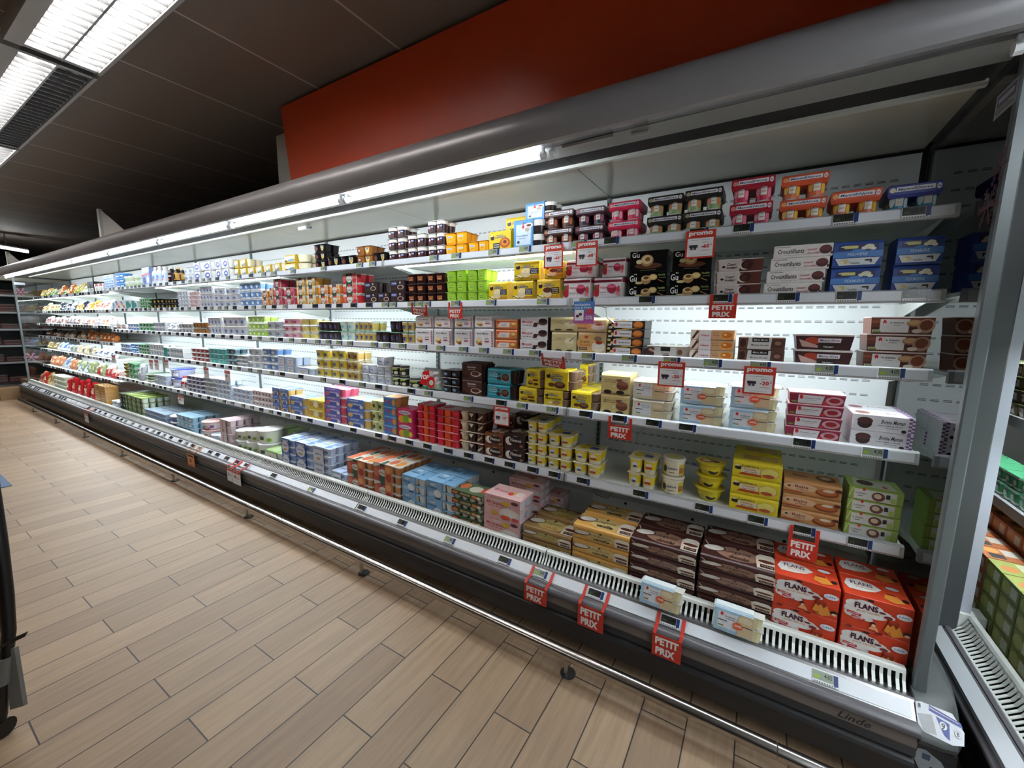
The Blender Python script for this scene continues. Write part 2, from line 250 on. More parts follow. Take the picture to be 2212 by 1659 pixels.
# measured positions: shelf, x0, x1, y front, z base, unit height, high, design, columns, rows deep
ROWS = [
(1,0.307,0.44,1.815,1.765,0.087,1,'nova_blue',1,1),
(1,0.16,0.296,1.815,1.765,0.089,1,'nova_peach',1,1),
(1,0.013,0.154,1.815,1.765,0.082,2,'nova_peach',1,1),
(1,-0.146,-0.003,1.815,1.765,0.089,2,'nova_red',1,1),
(1,-0.309,-0.17,1.815,1.765,0.082,2,'nova_black',1,1),
(1,-0.455,-0.313,1.815,1.765,0.08,2,'nova_black',1,1),
(1,-0.623,-0.484,1.815,1.765,0.08,2,'nova_pink',1,1),
(1,-0.775,-0.636,1.815,1.765,0.078,2,'nova_purple',1,1),
(1,-0.938,-0.786,1.815,1.765,0.081,2,'nova_brown',1,1),
(1,-1.107,-0.94,1.815,1.765,0.142,1,'mousse_lait',1,1),
(1,-1.069,-0.906,1.865,1.907,0.09,1,'mousse_lait',1,1),
(1,-1.247,-1.096,1.955,1.765,0.1,2,'caramel_yellow',1,1),
(1,-1.26,-1.118,1.815,1.765,0.103,1,'caramel_yellow',1,1),
(1,-1.403,-1.265,1.815,1.765,0.065,1,'mango',1,1),
(1,-1.563,-1.407,1.815,1.765,0.062,2,'mango',1,1),
(1,-1.698,-1.563,1.815,1.765,0.068,3,'liegeois_pots',1,1),
(1,-1.859,-1.704,1.815,1.765,0.072,2,'liegeois_pots',1,1),
(1,-2.025,-1.866,1.815,1.765,0.068,3,'liegeois_pots',1,1),
(1,-2.16,-2.033,1.815,1.765,0.065,1,'black_pots',1,1),
(1,-2.321,-2.166,1.815,1.765,0.058,2,'caramel_pots',1,1),
(1,-2.486,-2.325,1.815,1.765,0.068,1,'black_pots',1,1),
(1,-2.631,-2.493,1.815,1.765,0.072,1,'black_pots',1,1),
(1,-2.776,-2.637,1.815,1.765,0.056,3,'black_pots',1,1),
(1,-3.139,-2.87,1.815,1.765,0.062,2,'petit_creme',1,1),
(1,-3.277,-3.15,1.815,1.765,0.077,1,'petit_creme',1,1),
(1,-3.403,-3.287,1.815,1.765,0.073,1,'petit_creme',1,1),
(1,-3.529,-3.412,1.815,1.765,0.071,1,'petit_creme',1,1),
(1,-3.652,-3.535,1.815,1.765,0.068,1,'petit_creme',1,1),
(1,-3.774,-3.658,1.815,1.765,0.071,2,'petit_creme',1,1),
(1,-3.9,-3.779,1.815,1.765,0.07,2,'petit_creme',1,1),
(1,-4.23,-3.958,1.815,1.765,0.082,2,'blue_swirl',2,1),
(1,-4.457,-4.261,1.815,1.765,0.082,2,'blue_swirl',1,1),
(1,-4.663,-4.474,1.815,1.765,0.083,2,'blue_swirl',1,1),
(1,-4.91,-4.699,1.815,1.765,0.067,2,'white_pots',1,1),
(1,-5.035,-4.923,1.815,1.765,0.137,1,'yellow_bottle',1,1),
(1,-5.173,-5.05,1.815,1.765,0.157,1,'yellow_bottle',1,1),
(1,-5.317,-5.183,1.815,1.765,0.17,1,'dark_bottle',1,1),
(1,-5.477,-5.327,1.815,1.765,0.183,1,'white_bottle',1,1),
(1,-5.598,-5.488,1.815,1.765,0.194,1,'white_bottle',1,1),
(1,-5.711,-5.605,1.815,1.765,0.188,1,'white_bottle',1,1),
(1,-5.947,-5.734,1.815,1.765,0.193,1,'blue_bottlepack',1,1),
(1,-6.281,-5.998,1.815,1.765,0.062,2,'green_tub',2,1),
(1,-6.561,-6.302,1.815,1.765,0.065,2,'white_tub',2,1),
(1,-6.844,-6.583,1.815,1.765,0.06,3,'blue_tub',2,1),
(1,-7.2,-6.872,1.815,1.765,0.058,3,'blue_box',2,1),
(1,-7.605,-7.25,1.815,1.742,0.106,1,'white_red_box',2,1),
(1,-7.903,-7.637,1.815,1.742,0.145,1,'black_box',2,1),
(2,0.346,0.462,1.815,1.512,0.088,2,'fermiere',1,1),
(2,0.182,0.319,1.815,1.512,0.088,2,'fermiere',1,1),
(2,-0.01,0.168,1.815,1.512,0.044,4,'croustillant',1,1),
(2,-0.177,-0.018,1.815,1.512,0.047,3,'fondant',1,1),
(2,-0.348,-0.187,1.815,1.512,0.053,2,'gourmet_black',1,1),
(2,-0.341,-0.189,1.815,1.618,0.082,1,'gourmet_tall',1,1),
(2,-0.518,-0.354,1.815,1.512,0.054,2,'gourmet_black',1,1),
(2,-0.518,-0.355,1.815,1.62,0.09,1,'gourmet_tall',1,1),
(2,-0.673,-0.528,1.815,1.512,0.097,1,'rians_panna',1,1),
(2,-0.638,-0.524,1.815,1.609,0.085,1,'rians_panna',1,1),
(2,-0.824,-0.675,1.815,1.512,0.101,1,'rians_panna',1,1),
(2,-0.815,-0.663,1.815,1.613,0.081,1,'rians_panna',1,1),
(2,-0.969,-0.828,1.815,1.512,0.104,1,'petit_pot_choc',1,1),
(2,-0.927,-0.815,1.815,1.615,0.08,1,'petit_pot_choc',1,1),
(2,-1.112,-0.978,1.815,1.512,0.102,1,'petit_pot_van',1,1),
(2,-1.102,-0.941,1.815,1.614,0.095,1,'petit_pot_van',1,1),
(2,-1.258,-1.127,1.815,1.512,0.102,1,'petit_pot_van',1,1),
(2,-1.408,-1.271,1.815,1.512,0.057,3,'lime_pots',1,1),
(2,-1.556,-1.412,1.815,1.512,0.058,3,'lime_pots',1,1),
(2,-1.706,-1.565,1.815,1.512,0.056,3,'choc_pots',1,1),
(2,-1.863,-1.712,1.815,1.512,0.057,3,'choc_pots',1,1),
(2,-2.001,-1.875,1.815,1.512,0.069,2,'coffee_pots',1,1),
(2,-2.116,-2.006,1.815,1.512,0.068,1,'coffee_pots',1,1),
(2,-2.24,-2.121,1.815,1.512,0.069,2,'coffee_pots',1,1),
(2,-2.46,-2.28,1.815,1.512,0.068,3,'fruit_straw',1,1),
(2,-2.737,-2.471,1.815,1.512,0.069,2,'fruit_apricot',2,1),
(2,-3.002,-2.749,1.815,1.512,0.067,3,'fruit_lemon',2,1),
(2,-3.169,-3.009,1.815,1.512,0.068,2,'fruit_rasp',1,1),
(2,-3.312,-3.182,1.815,1.512,0.069,3,'fruit_rasp',1,1),
(2,-3.378,-3.316,1.815,1.512,0.07,2,'fruit_apricot',1,1),
(2,-3.49,-3.384,1.815,1.512,0.062,2,'fruit_apricot',1,1),
(2,-3.863,-3.519,1.815,1.512,0.066,3,'blue_white_cups',2,1),
(2,-4.106,-3.892,1.815,1.512,0.055,3,'clip_white',1,1),
(2,-4.318,-4.121,1.815,1.512,0.057,3,'clip_white',1,1),
(2,-4.594,-4.342,1.815,1.512,0.064,3,'clip_white',2,1),
(2,-4.837,-4.629,1.815,1.512,0.039,4,'pale_pink',1,1),
(2,-5.106,-4.85,1.815,1.512,0.041,4,'white_pots',2,1),
(2,-5.41,-5.123,1.815,1.512,0.048,2,'black_lemon',2,1),
(2,-5.83,-5.427,1.815,1.512,0.052,2,'black_lemon',2,1),
(2,-6.127,-5.853,1.815,1.512,0.039,3,'green_pots',2,1),
(2,-6.536,-6.176,1.815,1.512,0.094,1,'teal_box',2,1),
(2,-6.902,-6.558,1.815,1.512,0.108,1,'orange_white_box',2,1),
(2,-7.005,-6.925,1.815,1.512,0.09,1,'blue_box',1,1),
(3,0.301,0.462,1.815,1.262,0.058,3,'tiramisu_strip',1,1),
(3,0.105,0.276,1.815,1.262,0.056,2,'tiramisu_dark',1,1),
(3,-0.075,0.081,1.815,1.262,0.048,2,'mousse_marie',1,1),
(3,-0.249,-0.087,1.815,1.262,0.04,3,'rians_gold',1,1),
(3,-0.422,-0.256,1.815,1.262,0.05,1,'grey_choc',1,1),
(3,-0.6,-0.433,1.815,1.262,0.039,4,'brulee_black',1,1),
(3,-0.743,-0.604,1.815,1.262,0.102,1,'brulee_cream',1,1),
(3,-0.751,-0.604,1.815,1.364,0.066,1,'brulee_cream',1,1),
(3,-0.882,-0.748,1.815,1.262,0.101,1,'vanilla_cream',1,1),
(3,-0.89,-0.749,1.815,1.363,0.069,1,'vanilla_cream',1,1),
(3,-1.06,-0.901,1.815,1.262,0.056,3,'mousse_white',1,1),
(3,-1.212,-1.072,1.815,1.262,0.053,3,'orange_creme',1,1),
(3,-1.353,-1.223,1.815,1.262,0.109,1,'maman_white',1,1),
(3,-1.35,-1.22,1.815,1.371,0.071,1,'maman_white',1,1),
(3,-1.492,-1.363,1.815,1.262,0.105,1,'maman_white',1,1),
(3,-1.488,-1.359,1.815,1.367,0.072,1,'maman_white',1,1),
(3,-1.645,-1.513,1.815,1.262,0.104,1,'maman_white',1,1),
(3,-1.642,-1.506,1.815,1.366,0.071,1,'maman_white',1,1),
(3,-1.797,-1.653,1.815,1.262,0.104,1,'maman_white',1,1),
(3,-1.791,-1.648,1.815,1.366,0.071,1,'maman_white',1,1),
(3,-1.919,-1.81,1.815,1.262,0.072,2,'gold_pots',1,1),
(3,-2.025,-1.929,1.815,1.262,0.073,2,'dark_pots',1,1),
(3,-2.159,-2.036,1.815,1.262,0.076,1,'dark_pots',1,1),
(3,-2.362,-2.17,1.815,1.262,0.07,2,'gold_pots',2,1),
(3,-2.527,-2.37,1.815,1.262,0.069,2,'mint_pots',1,1),
(3,-2.77,-2.536,1.815,1.262,0.068,2,'dark_pots',2,1),
(3,-2.993,-2.781,1.815,1.262,0.052,3,'lemon_fruit_pots',1,1),
(3,-3.225,-3.005,1.815,1.262,0.052,3,'pink_fruit_pots',1,1),
(3,-3.466,-3.238,1.815,1.262,0.066,2,'grey_white_pots',1,1),
(3,-3.758,-3.483,1.815,1.262,0.058,3,'lime_white_pots',2,1),
(3,-4.195,-3.793,1.815,1.262,0.082,2,'clip_white',2,1),
(3,-4.488,-4.224,1.815,1.262,0.08,2,'clip_white',2,1),
(3,-4.812,-4.51,1.815,1.262,0.056,2,'orange_grey_pots',2,1),
(3,-5.142,-4.818,1.815,1.262,0.048,2,'clear_black_pots',2,1),
(3,-5.451,-5.174,1.815,1.262,0.101,1,'grey_pouch',2,1),
(3,-5.812,-5.476,1.815,1.262,0.052,2,'grey_white_pots',2,1),
(3,-6.233,-5.857,1.815,1.262,0.047,2,'green_pots',2,1),
(3,-6.588,-6.262,1.815,1.262,0.041,2,'blue_white_cups',2,1),
(3,-6.957,-6.619,1.815,1.262,0.034,2,'white_red_box',2,1),
(4,0.296,0.462,1.815,0.989,0.056,2,'muffin_box',1,2),
(4,0.105,0.274,1.815,0.989,0.043,4,'panna_pink',1,1),
(4,-0.087,0.081,1.815,0.989,0.091,2,'semoule_blue',1,1),
(4,-0.272,-0.102,1.815,0.989,0.085,2,'semoule_blue',1,1),
(4,-0.471,-0.299,1.815,0.989,0.085,2,'riz_lait',1,1),
(4,-0.618,-0.481,1.815,0.989,0.095,2,'choc_cream',1,1),
(4,-0.809,-0.747,2.015,0.989,0.101,2,'yellow_mousse',1,1),
(4,-0.769,-0.627,1.815,0.989,0.091,1,'yellow_mousse',1,3),
(4,-0.915,-0.775,1.815,0.989,0.086,1,'maron',1,1),
(4,-0.913,-0.74,1.815,1.074,0.103,1,'yellow_mousse',1,1),
(4,-1.062,-0.921,1.815,0.989,0.085,1,'feuillete',1,1),
(4,-1.019,-0.914,1.815,1.074,0.098,1,'feuillete',1,1),
(4,-1.262,-1.078,1.815,0.989,0.084,2,'teal_choc',1,1),
(4,-1.44,-1.276,1.815,0.989,0.095,2,'cocoa_cup',1,1),
(4,-1.592,-1.461,1.815,0.989,0.046,3,'dark_blue_pots',1,1),
(4,-1.774,-1.611,1.815,0.989,0.134,1,'red_pouch',1,1),
(4,-1.884,-1.783,1.815,0.989,0.066,1,'lime_jar',1,1),
(4,-2.025,-1.891,1.815,0.989,0.068,2,'lime_jar',2,1),
(4,-2.173,-2.033,1.815,0.989,0.062,3,'bluewhite_tub',2,1),
(4,-2.32,-2.187,1.815,0.989,0.063,2,'bluewhite_tub',2,1),
(4,-2.462,-2.331,1.815,0.989,0.069,3,'brown_yellow_pots',1,1),
(4,-2.64,-2.471,1.815,0.989,0.07,3,'yellow_pots',1,1),
(4,-2.825,-2.653,1.815,0.989,0.068,3,'yellow_pots',1,1),
(4,-3.056,-2.848,1.815,0.989,0.054,1,'white_arch',1,1),
(4,-3.319,-3.062,1.815,0.989,0.064,2,'white_arch',2,1),
(4,-3.575,-3.333,1.815,0.989,0.061,3,'blue_white_cups',1,1),
(4,-3.799,-3.589,1.815,0.989,0.057,3,'white_pots',1,1),
(4,-4.012,-3.815,1.815,0.989,0.034,3,'grey_white_pots',1,1),
(4,-4.186,-4.023,1.815,0.989,0.051,3,'grey_teal_pots',1,1),
(4,-4.542,-4.197,1.815,0.989,0.047,3,'teal_pots',2,1),
(4,-4.914,-4.561,1.815,0.989,0.043,3,'white_red_pots',2,1),
(4,-5.402,-5.093,1.815,0.989,0.056,2,'grey_box',2,1),
(4,-5.576,-5.402,1.815,0.989,0.053,2,'teal_box',1,1),
(4,-6.008,-5.576,1.815,0.989,0.065,2,'white_pots',3,1),
(4,-6.325,-6.02,1.815,0.989,0.039,3,'green_pots',2,1),
(4,-6.596,-6.339,1.815,0.989,0.057,2,'blue_tub',2,1),
(4,-6.911,-6.609,1.815,0.989,0.051,2,'blue_white_cups',2,1),
(5,0.312,0.462,1.815,0.66,0.045,4,'green_tiramisu',1,1),
(5,0.121,0.3,1.815,0.66,0.056,3,'baba',1,1),
(5,-0.056,0.115,1.815,0.66,0.07,3,'egg_cream',1,2),
(5,-0.199,-0.071,1.815,0.66,0.056,3,'island_bowl',1,1),
(5,-0.334,-0.233,1.815,0.66,0.082,2,'creme_tub',1,1),
(5,-0.477,-0.349,1.815,0.66,0.071,2,'petits_yellow',1,1),
(5,-0.748,-0.604,1.815,0.66,0.067,2,'petits_yellow',1,1),
(5,-0.894,-0.757,1.815,0.66,0.063,3,'petits_yellow',1,1),
(5,-1.016,-0.897,1.815,0.66,0.06,4,'petits_yellow',1,1),
(5,-1.038,-0.924,1.975,0.66,0.058,4,'petits_yellow',1,1),
(5,-1.146,-1.017,1.815,0.66,0.077,2,'viennois_dark',1,1),
(5,-1.277,-1.152,1.815,0.66,0.068,2,'viennois_brown',1,1),
(5,-1.172,-1.056,1.975,0.66,0.077,3,'viennois_dark',1,1),
(5,-1.304,-1.175,1.975,0.66,0.066,3,'viennois_brown',1,1),
(5,-1.464,-1.285,1.815,0.66,0.06,4,'striped_pots',1,1),
(5,-1.642,-1.469,1.815,0.66,0.046,5,'red_pots',1,1),
(5,-1.8,-1.654,1.815,0.66,0.048,5,'red_pots',1,1),
(5,-1.971,-1.834,1.815,0.66,0.094,2,'pink_danonino',1,1),
(5,-2.095,-1.976,1.815,0.66,0.063,4,'flan_blue',1,1),
(5,-2.228,-2.1,1.815,0.66,0.072,3,'cow_green_pots',1,1),
(5,-2.473,-2.239,1.815,0.66,0.067,3,'veloute_blue',1,1),
(5,-2.731,-2.493,1.815,0.66,0.065,4,'veloute_pink',1,1),
(5,-2.953,-2.744,1.815,0.66,0.073,2,'yellow_fruit_box',1,1),
(5,-3.186,-2.961,1.815,0.66,0.072,2,'veloute_blue',1,1),
(5,-3.44,-3.191,1.815,0.66,0.063,3,'veloute_blue',2,1),
(5,-3.776,-3.466,1.815,0.66,0.046,3,'cherry_pots',2,1),
(5,-4.123,-3.797,1.815,0.66,0.042,3,'white_blue_small',2,1),
(5,-4.465,-4.157,1.815,0.66,0.046,4,'white_blue_small',2,1),
(5,-4.705,-4.486,1.815,0.66,0.045,4,'grey_white_pots',1,1),
(5,-5.087,-4.725,1.815,0.66,0.042,4,'navy_white_pots',2,1),
(5,-5.247,-5.066,1.815,0.66,0.146,1,'tall_red_bottle',2,1),
(5,-5.562,-5.331,1.815,0.66,0.102,2,'blue_lid_tub',1,1),
(5,-5.944,-5.595,1.815,0.66,0.056,2,'white_blue_small',2,1),
(5,-6.275,-6.047,1.815,0.66,0.033,3,'green_lid_tub',1,1),
(5,-6.503,-6.308,1.815,0.66,0.204,1,'grey_pouch',1,1),
(5,-6.754,-6.53,1.815,0.66,0.066,3,'green_pots',1,1),
(5,-7.005,-6.789,1.815,0.66,0.046,4,'red_green_tub',1,1),
(6,0.309,0.486,1.645,0.3,0.113,2,'flan_red',1,2),
(6,0.114,0.304,1.645,0.3,0.113,2,'flan_red',1,2),
(6,-0.133,0.12,1.645,0.3,0.055,4,'lieg_choc',1,2),
(6,-0.401,-0.14,1.645,0.3,0.052,4,'lieg_choc',1,2),
(6,-0.663,-0.403,1.645,0.3,0.066,3,'lieg_van',1,2),
(6,-0.928,-0.668,1.645,0.3,0.059,2,'lieg_cafe',1,2),
(6,-1.161,-0.938,1.645,0.3,0.114,2,'brasse_pink',1,1),
(6,-1.129,-0.925,1.845,0.3,0.085,3,'brasse_pink',1,1),
(6,-0.955,-0.852,1.945,0.3,0.079,2,'brasse_pink',1,1),
(6,-1.378,-1.169,1.645,0.3,0.049,4,'veg_jars',1,1),
(6,-1.56,-1.363,1.645,0.3,0.106,2,'brasse_blue',1,2),
(6,-1.76,-1.574,1.645,0.3,0.101,2,'brasse_blue',1,2),
(6,-2.008,-1.775,1.645,0.3,0.116,2,'panier_mix',1,2),
(6,-2.268,-2.025,1.645,0.3,0.106,2,'panier_mix',1,2),
(6,-2.441,-2.277,1.645,0.3,0.086,1,'arch_white',1,2),
(6,-2.64,-2.45,1.645,0.3,0.115,2,'arch_white',1,2),
(6,-2.858,-2.655,1.645,0.3,0.111,2,'arch_blue',1,2),
(6,-3.042,-2.876,1.645,0.3,0.111,2,'arch_blue',1,2),
(6,-3.475,-3.225,1.865,0.3,0.095,2,'green_bio_box',2,1),
(6,-3.283,-3.052,1.645,0.3,0.088,1,'green_bio_box',1,1),
(6,-3.48,-3.279,1.645,0.3,0.113,2,'white_green_tub',1,1),
(6,-3.636,-3.486,1.645,0.3,0.1,2,'white_green_tub',1,1),
(6,-3.8,-3.648,1.645,0.3,0.086,2,'white_green_tub',1,1),
(6,-4.005,-3.827,1.645,0.3,0.119,2,'pink_cream_pots',1,2),
(6,-4.105,-4.005,1.645,0.3,0.073,1,'white_blue_tub',1,1),
(6,-4.267,-4.11,1.645,0.3,0.062,1,'white_blue_tub',1,1),
(6,-4.453,-4.261,1.645,0.3,0.081,2,'pink_tub',1,1),
(6,-4.968,-4.829,1.805,0.3,0.037,2,'pink_tub',1,1),
(6,-4.939,-4.565,1.645,0.3,0.056,3,'sky_pots',2,2),
(6,-5.182,-4.949,1.645,0.3,0.062,2,'purple_lid_tub',1,1),
(6,-5.763,-5.193,1.645,0.3,0.04,3,'pale_blue_pots',3,2),
(6,-6.083,-5.706,1.915,0.3,0.016,4,'pale_blue_pots',2,1),
(6,-5.617,-4.997,1.915,0.3,0.018,4,'sky_pots',4,1),
(6,-6.047,-5.775,1.645,0.3,0.056,4,'green_jars',2,2),
(6,-6.309,-6.059,1.645,0.3,0.057,4,'green_jars',2,2),
(6,-6.544,-6.323,1.645,0.3,0.055,4,'dark_green_pots',1,2),
(6,-6.867,-6.558,1.645,0.3,0.047,2,'big_white_tub',2,2),
]
TAGS = {1: [0.375, 0.203, -0.092, -0.243, -0.589, -0.736, -0.856, -1.018, -1.202, -1.446, -1.605, -2.113, -2.236, -2.611, -2.976, -3.226], 2: [0.405, 0.238, 0.069, -0.142, -0.425, -0.694, -0.914, -1.215, -1.452, -1.724, -2.009, -1.665, -1.785, -1.941], 3: [0.373, 0.202, 0.005, -0.156, -0.309, -0.485, -0.673, -0.951, -1.106, -1.261, -1.398, -1.562, -1.7, -1.868, -2.008, -2.122, -2.364, -2.478, -2.597, -2.722, -2.89, -3.049], 4: [0.361, 0.165, -0.229, -0.364, -0.513, -0.673, -0.847, -1.018, -1.146, -1.364, -1.662, -1.803, -2.095, -2.255, -2.464, -2.682, -2.957, -3.206], 5: [0.357, 0.197, 0.049, -0.143, -0.401, -0.673, -0.825, -0.948, -1.088, -1.22, -1.364, -1.513, -1.678, -1.83, -1.98, -2.112, -2.368, -2.617, -2.872], 6: [0.269, -0.203, -0.498, -0.759, -0.95, -1.288, -1.633, -1.976, -2.484, -2.942, -3.325]}
SIGNS = [('promo', -0.287, -0.181, 1.658, 1.762), ('promo', -0.748, -0.647, 1.656, 1.762), ('promo', -0.91, -0.811, 1.657, 1.762), ('promo20', -0.046, 0.057, 1.144, 1.249), ('promo20', -0.359, -0.254, 1.146, 1.249), ('promo25', -1.188, -1.089, 0.861, 0.965), ('excl', -0.749, -0.65, 1.401, 1.501), ('petit', -0.184, -0.09, 1.427, 1.518), ('petit', -1.497, -1.399, 1.421, 1.509), ('petit', -1.766, -1.659, 1.438, 1.507), ('petit', -0.894, -0.771, 1.194, 1.264), ('petit', -0.561, -0.454, 0.888, 0.988), ('petit', 0.152, 0.244, 0.54, 0.664), ('petitd', -0.807, -0.695, 0.182, 0.296), ('petitd', -0.551, -0.441, 0.167, 0.292), ('petitd', -0.252, -0.149, 0.173, 0.297), ('small', -5.873, -5.766, 0.839, 0.946), ('small', -5.722, -5.615, 0.845, 0.954), ('small', -5.452, -5.351, 0.882, 0.969), ('small', -4.544, -4.441, 0.853, 0.948), ('small', -4.134, -4.034, 0.848, 0.948), ('small', -5.2, -5.069, 0.523, 0.612), ('small', -7.102, -6.964, 0.837, 0.936), ('orange', -4.213, -4.08, 0.135, 0.238), ('smalld', -7.114, -6.967, 0.127, 0.235), ('smalld', -3.503, -3.426, 0.149, 0.281), ('smalld', -3.42, -3.298, 0.144, 0.28)]
# ================================================================ THE ROOM
def plain(name, box, material, kind='structure', **kw):
    m = M(); m.box(*box); return solid(name, m, material, kind=kind, **kw)
ZC = 2.86
plain('floor', (-16, 4.5, -6, 3.4, -.1, 0), FLOOR)
plain('ceiling', (-16, 4.5, -6, 3.4, ZC, ZC+.1), CEIL)
plain('wall_back', (-16, 4.5, 3.1, 3.3, 0, ZC), DARKWALL)
plain('wall_front', (-16, 4.5, -6, -5.8, 0, ZC), DARKWALL)
plain('wall_left', (-16, -15.8, -6, 3.4, 0, ZC), DARKWALL)
plain('wall_right', (4.3, 4.5, -6, 3.4, 0, ZC), DARKWALL)

XL, XR = -10.775, .4775
SEAM = [-.775-1.25*k for k in range(9)]
MOD = [(-.775, XR)]+[(-.775-1.25*(k+1), -.775-1.25*k) for k in range(8)]

# ================================================================ THE REFRIGERATED CASE
case = put('refrigerated_display_case', None, (-5.1, 1.9, 0), label='long open dairy refrigerator with dark grey canopy, glass ends and lit shelves', category='refrigerator')
def part(name, m, material, root=case, smooth=False, **kw):
    loc = [-c for c in root.location]; o = solid(name, m, material, root, smooth, loc, **kw)
    return o
m = M()                                                                    # lower front, extruded profile
m.extrude([(1.484, .236), (1.482, .226), (1.478, .199), (1.479, .192)], XL, .485, closed=False); part('taupe_front_band', m, BAND, label='dull taupe band under the bumper')
m = M(); m.extrude([(1.479, .1985), (1.477, .168), (1.484, .164), (1.486, .156), (1.474, .150), (1.470, .140), (1.474, .132), (1.486, .058), (1.494, .05), (1.6, .05), (1.6, .1985)], XL, .485)
o = part('front_panel', m, DARK)
m = M(); m.box(XL, .485, 1.56, 2.3, 0, .05); part('kick_plate', m, BLACK)
m = M(); m.extrude([(1.502, .262), (1.488, .2665), (1.475, .265), (1.466, .257), (1.4625, .248), (1.465, .239), (1.473, .233), (1.486, .232), (1.51, .235)], XL, .485); o = part('bumper_strip', m, RIDGE); autosmooth(o, .9)
m = M(); m.extrude([(1.503, .262), (1.497, .257), (1.505, .252), (1.60, .25), (1.60, .285), (1.545, .297), (1.541, .293)], XL, .485); prl = part('price_rail', m, ALU)
m = M()
for a, b in MOD: m.extrude([(1.5045, .2665), (1.5365, .2925), (1.5375, .2915), (1.5055, .2655)], a+.004, b-.004)
put('price_rail_insert', m.build('price_rail_insert', [RAILW], attr=False), (0, 0, 0), 0, prl)
m = M(); m.extrude([(1.545, .297), (1.55, .300), (1.56, .296), (1.565, .285), (1.555, .28)], XL, .485); part('rail_trim', m, RIDGE)
for a, b in MOD:                                                           # air grille, slots cut between white fins
    g = M(); a2, b2 = a+.003, b-.003
    pr = [(1.632, .345), (1.614, .347), (1.606, .342), (1.602, .335)]; lo = [(1.574, .292), (1.566, .286), (1.562, .281)]
    g.extrude([(1.628, .344), (1.611, .346), (1.605, .342), (1.601, .332), (1.6035, .332), (1.609, .338), (1.628, .340)], a2, b2)
    g.extrude([(1.572, .289), (1.560, .281), (1.560, .276), (1.576, .284)], a2, b2)
    n = 65; p = (b2-a2)/n
    for i in range(n+1):
        x = a2+i*p; hw = .0043 if 0 < i < n else .008; xa, xb = max(a2, x-hw), min(b2, x+hw)
        g.extrude([(1.6045, .334), (1.5985, .312), (1.575, .2865), (1.5735, .2858), (1.597, .3122), (1.603, .334)], xa, xb)
    part('air_grille', g, WHITE)
    t = M(); t.box(a2, b2, 1.632, 2.275, .292, .298); part('deck_tray', t, WHITE); t = M(); t.box(a2, b2, 1.628, 1.634, .28, .341); part('grille_support', t, WHITE); t = M(); t.box(a2, b2, 2.2, 2.277, .298, .42); part('rear_riser', t, WHITE)
m = M(); m.box(XL, .485, 1.56, 2.27, .19, .215); m.box(XL, .485, 1.618, 1.626, .2, .337); part('dark_slot_backing', m, BLACK)  # black slab and sheet stand in for the shade behind the slots
for k, (a, b) in enumerate(MOD):                                           # back wall with rows of slots
    m = M(); m.box(a+.004, b-.004, 2.277, 2.31, .3, 2.09)
    if k < 6:
        z = .42
        while z < 2.0:
            x = a+.06
            while x < b-.09:
                m.face([(x, 2.2765, z), (x+.026, 2.2765, z), (x+.026, 2.2765, z+.0035), (x, 2.2765, z+.0035)], mi=1)
                m.face([(x, 2.2765, z+.006), (x+.026, 2.2765, z+.006), (x+.026, 2.2765, z+.0085), (x, 2.2765, z+.0085)], mi=1); x += .038
            z += .0625
        for x in (a+.2, a+.55, a+.95):
            m.face([(x+.008*math.cos(t), 2.1995, .40+.008*math.sin(t)) for t in [j*math.pi/4 for j in range(8)]], mi=2)
    part('back_panel', m, [BACKW, SLOT, BLACK])
    u = M(); u.box(a-.009, a+.009, 2.262, 2.276, .42, 2.08)
    z = .45
    while z < 2.05: u.mesh([(a-.004, 2.2615, z), (a+.004, 2.2615, z), (a+.004, 2.2615, z+.018), (a-.004, 2.2615, z+.018)], [(0, 1, 2, 3)], mi=1); z += .03
    part('slotted_upright', u, [SLOT, BLACK])
    c = M(); c.box(a+.002, b-.002, 1.79, 2.276, 2.09, 2.10); part('inner_ceiling_panel', c, CREAM)
m = M(); m.box(XL, .485, 1.772, 1.79, 2.083, 2.10); part('ceiling_trim', m, WHITE)
m = M(); m.box(XL, .485, 2.268, 2.276, 2.078, 2.088); part('ceiling_seal', m, BLACK)
for a, b in MOD: m = M(); m.box(a+.001, b-.001, 1.66, 1.772, 2.096, 2.102); part('honeycomb_grille', m, HONEY)
m = M(); m.extrude([(1.665, 2.09), (1.648, 2.0885), (1.540, 2.083), (1.540, 2.10), (1.665, 2.11)], XL, .62); part('light_reflector', m, REFL)
m = M(); m.extrude([(1.540, 2.085), (1.50, 2.081), (1.50, 2.10), (1.540, 2.10)], XL, .62); part('tube_channel', m, LOUV)
m = M(); m.extrude([(1.502, 2.078), (1.462, 2.072), (1.456, 2.064), (1.438, 2.056), (1.424, 2.060), (1.412, 2.080), (1.405, 2.110), (1.405, 2.135), (1.413, 2.160), (1.430, 2.182), (1.460, 2.203), (1.50, 2.217), (1.56, 2.226), (1.62, 2.228), (1.62, 2.15), (1.50, 2.11)], XL-.04, .62)
o = part('canopy', m, GREYM); autosmooth(o, .45); cano = o
m = M(); m.box(XL-.04, .62, 1.4535, 1.4575, 2.066, 2.074); put('canopy_seam', m.build('canopy_seam', [BLACK], attr=False), (0, 0, 0), 0, cano)
m = M(); m.box(XL, .62, 1.6, 2.34, 2.13, 2.2); part('case_roof', m, DARKWALL)
for k, (a, b) in enumerate(MOD):
    if k:
        t = M(); t.tube((a+.035, 1.52, 2.052), (b-.035, 1.52, 2.052), .0100, 10); part('canopy_tube', t, TUBE_C, label='lit white fluorescent tube')
    for e in (a+.012, b-.03): s = M(); s.tube((e, 1.52, 2.052), (e+.018, 1.52, 2.052), .016, 8); s.box(e+.004, e+.014, 1.514, 1.526, 2.05, 2.08); part('tube_socket', s, LAMPW)
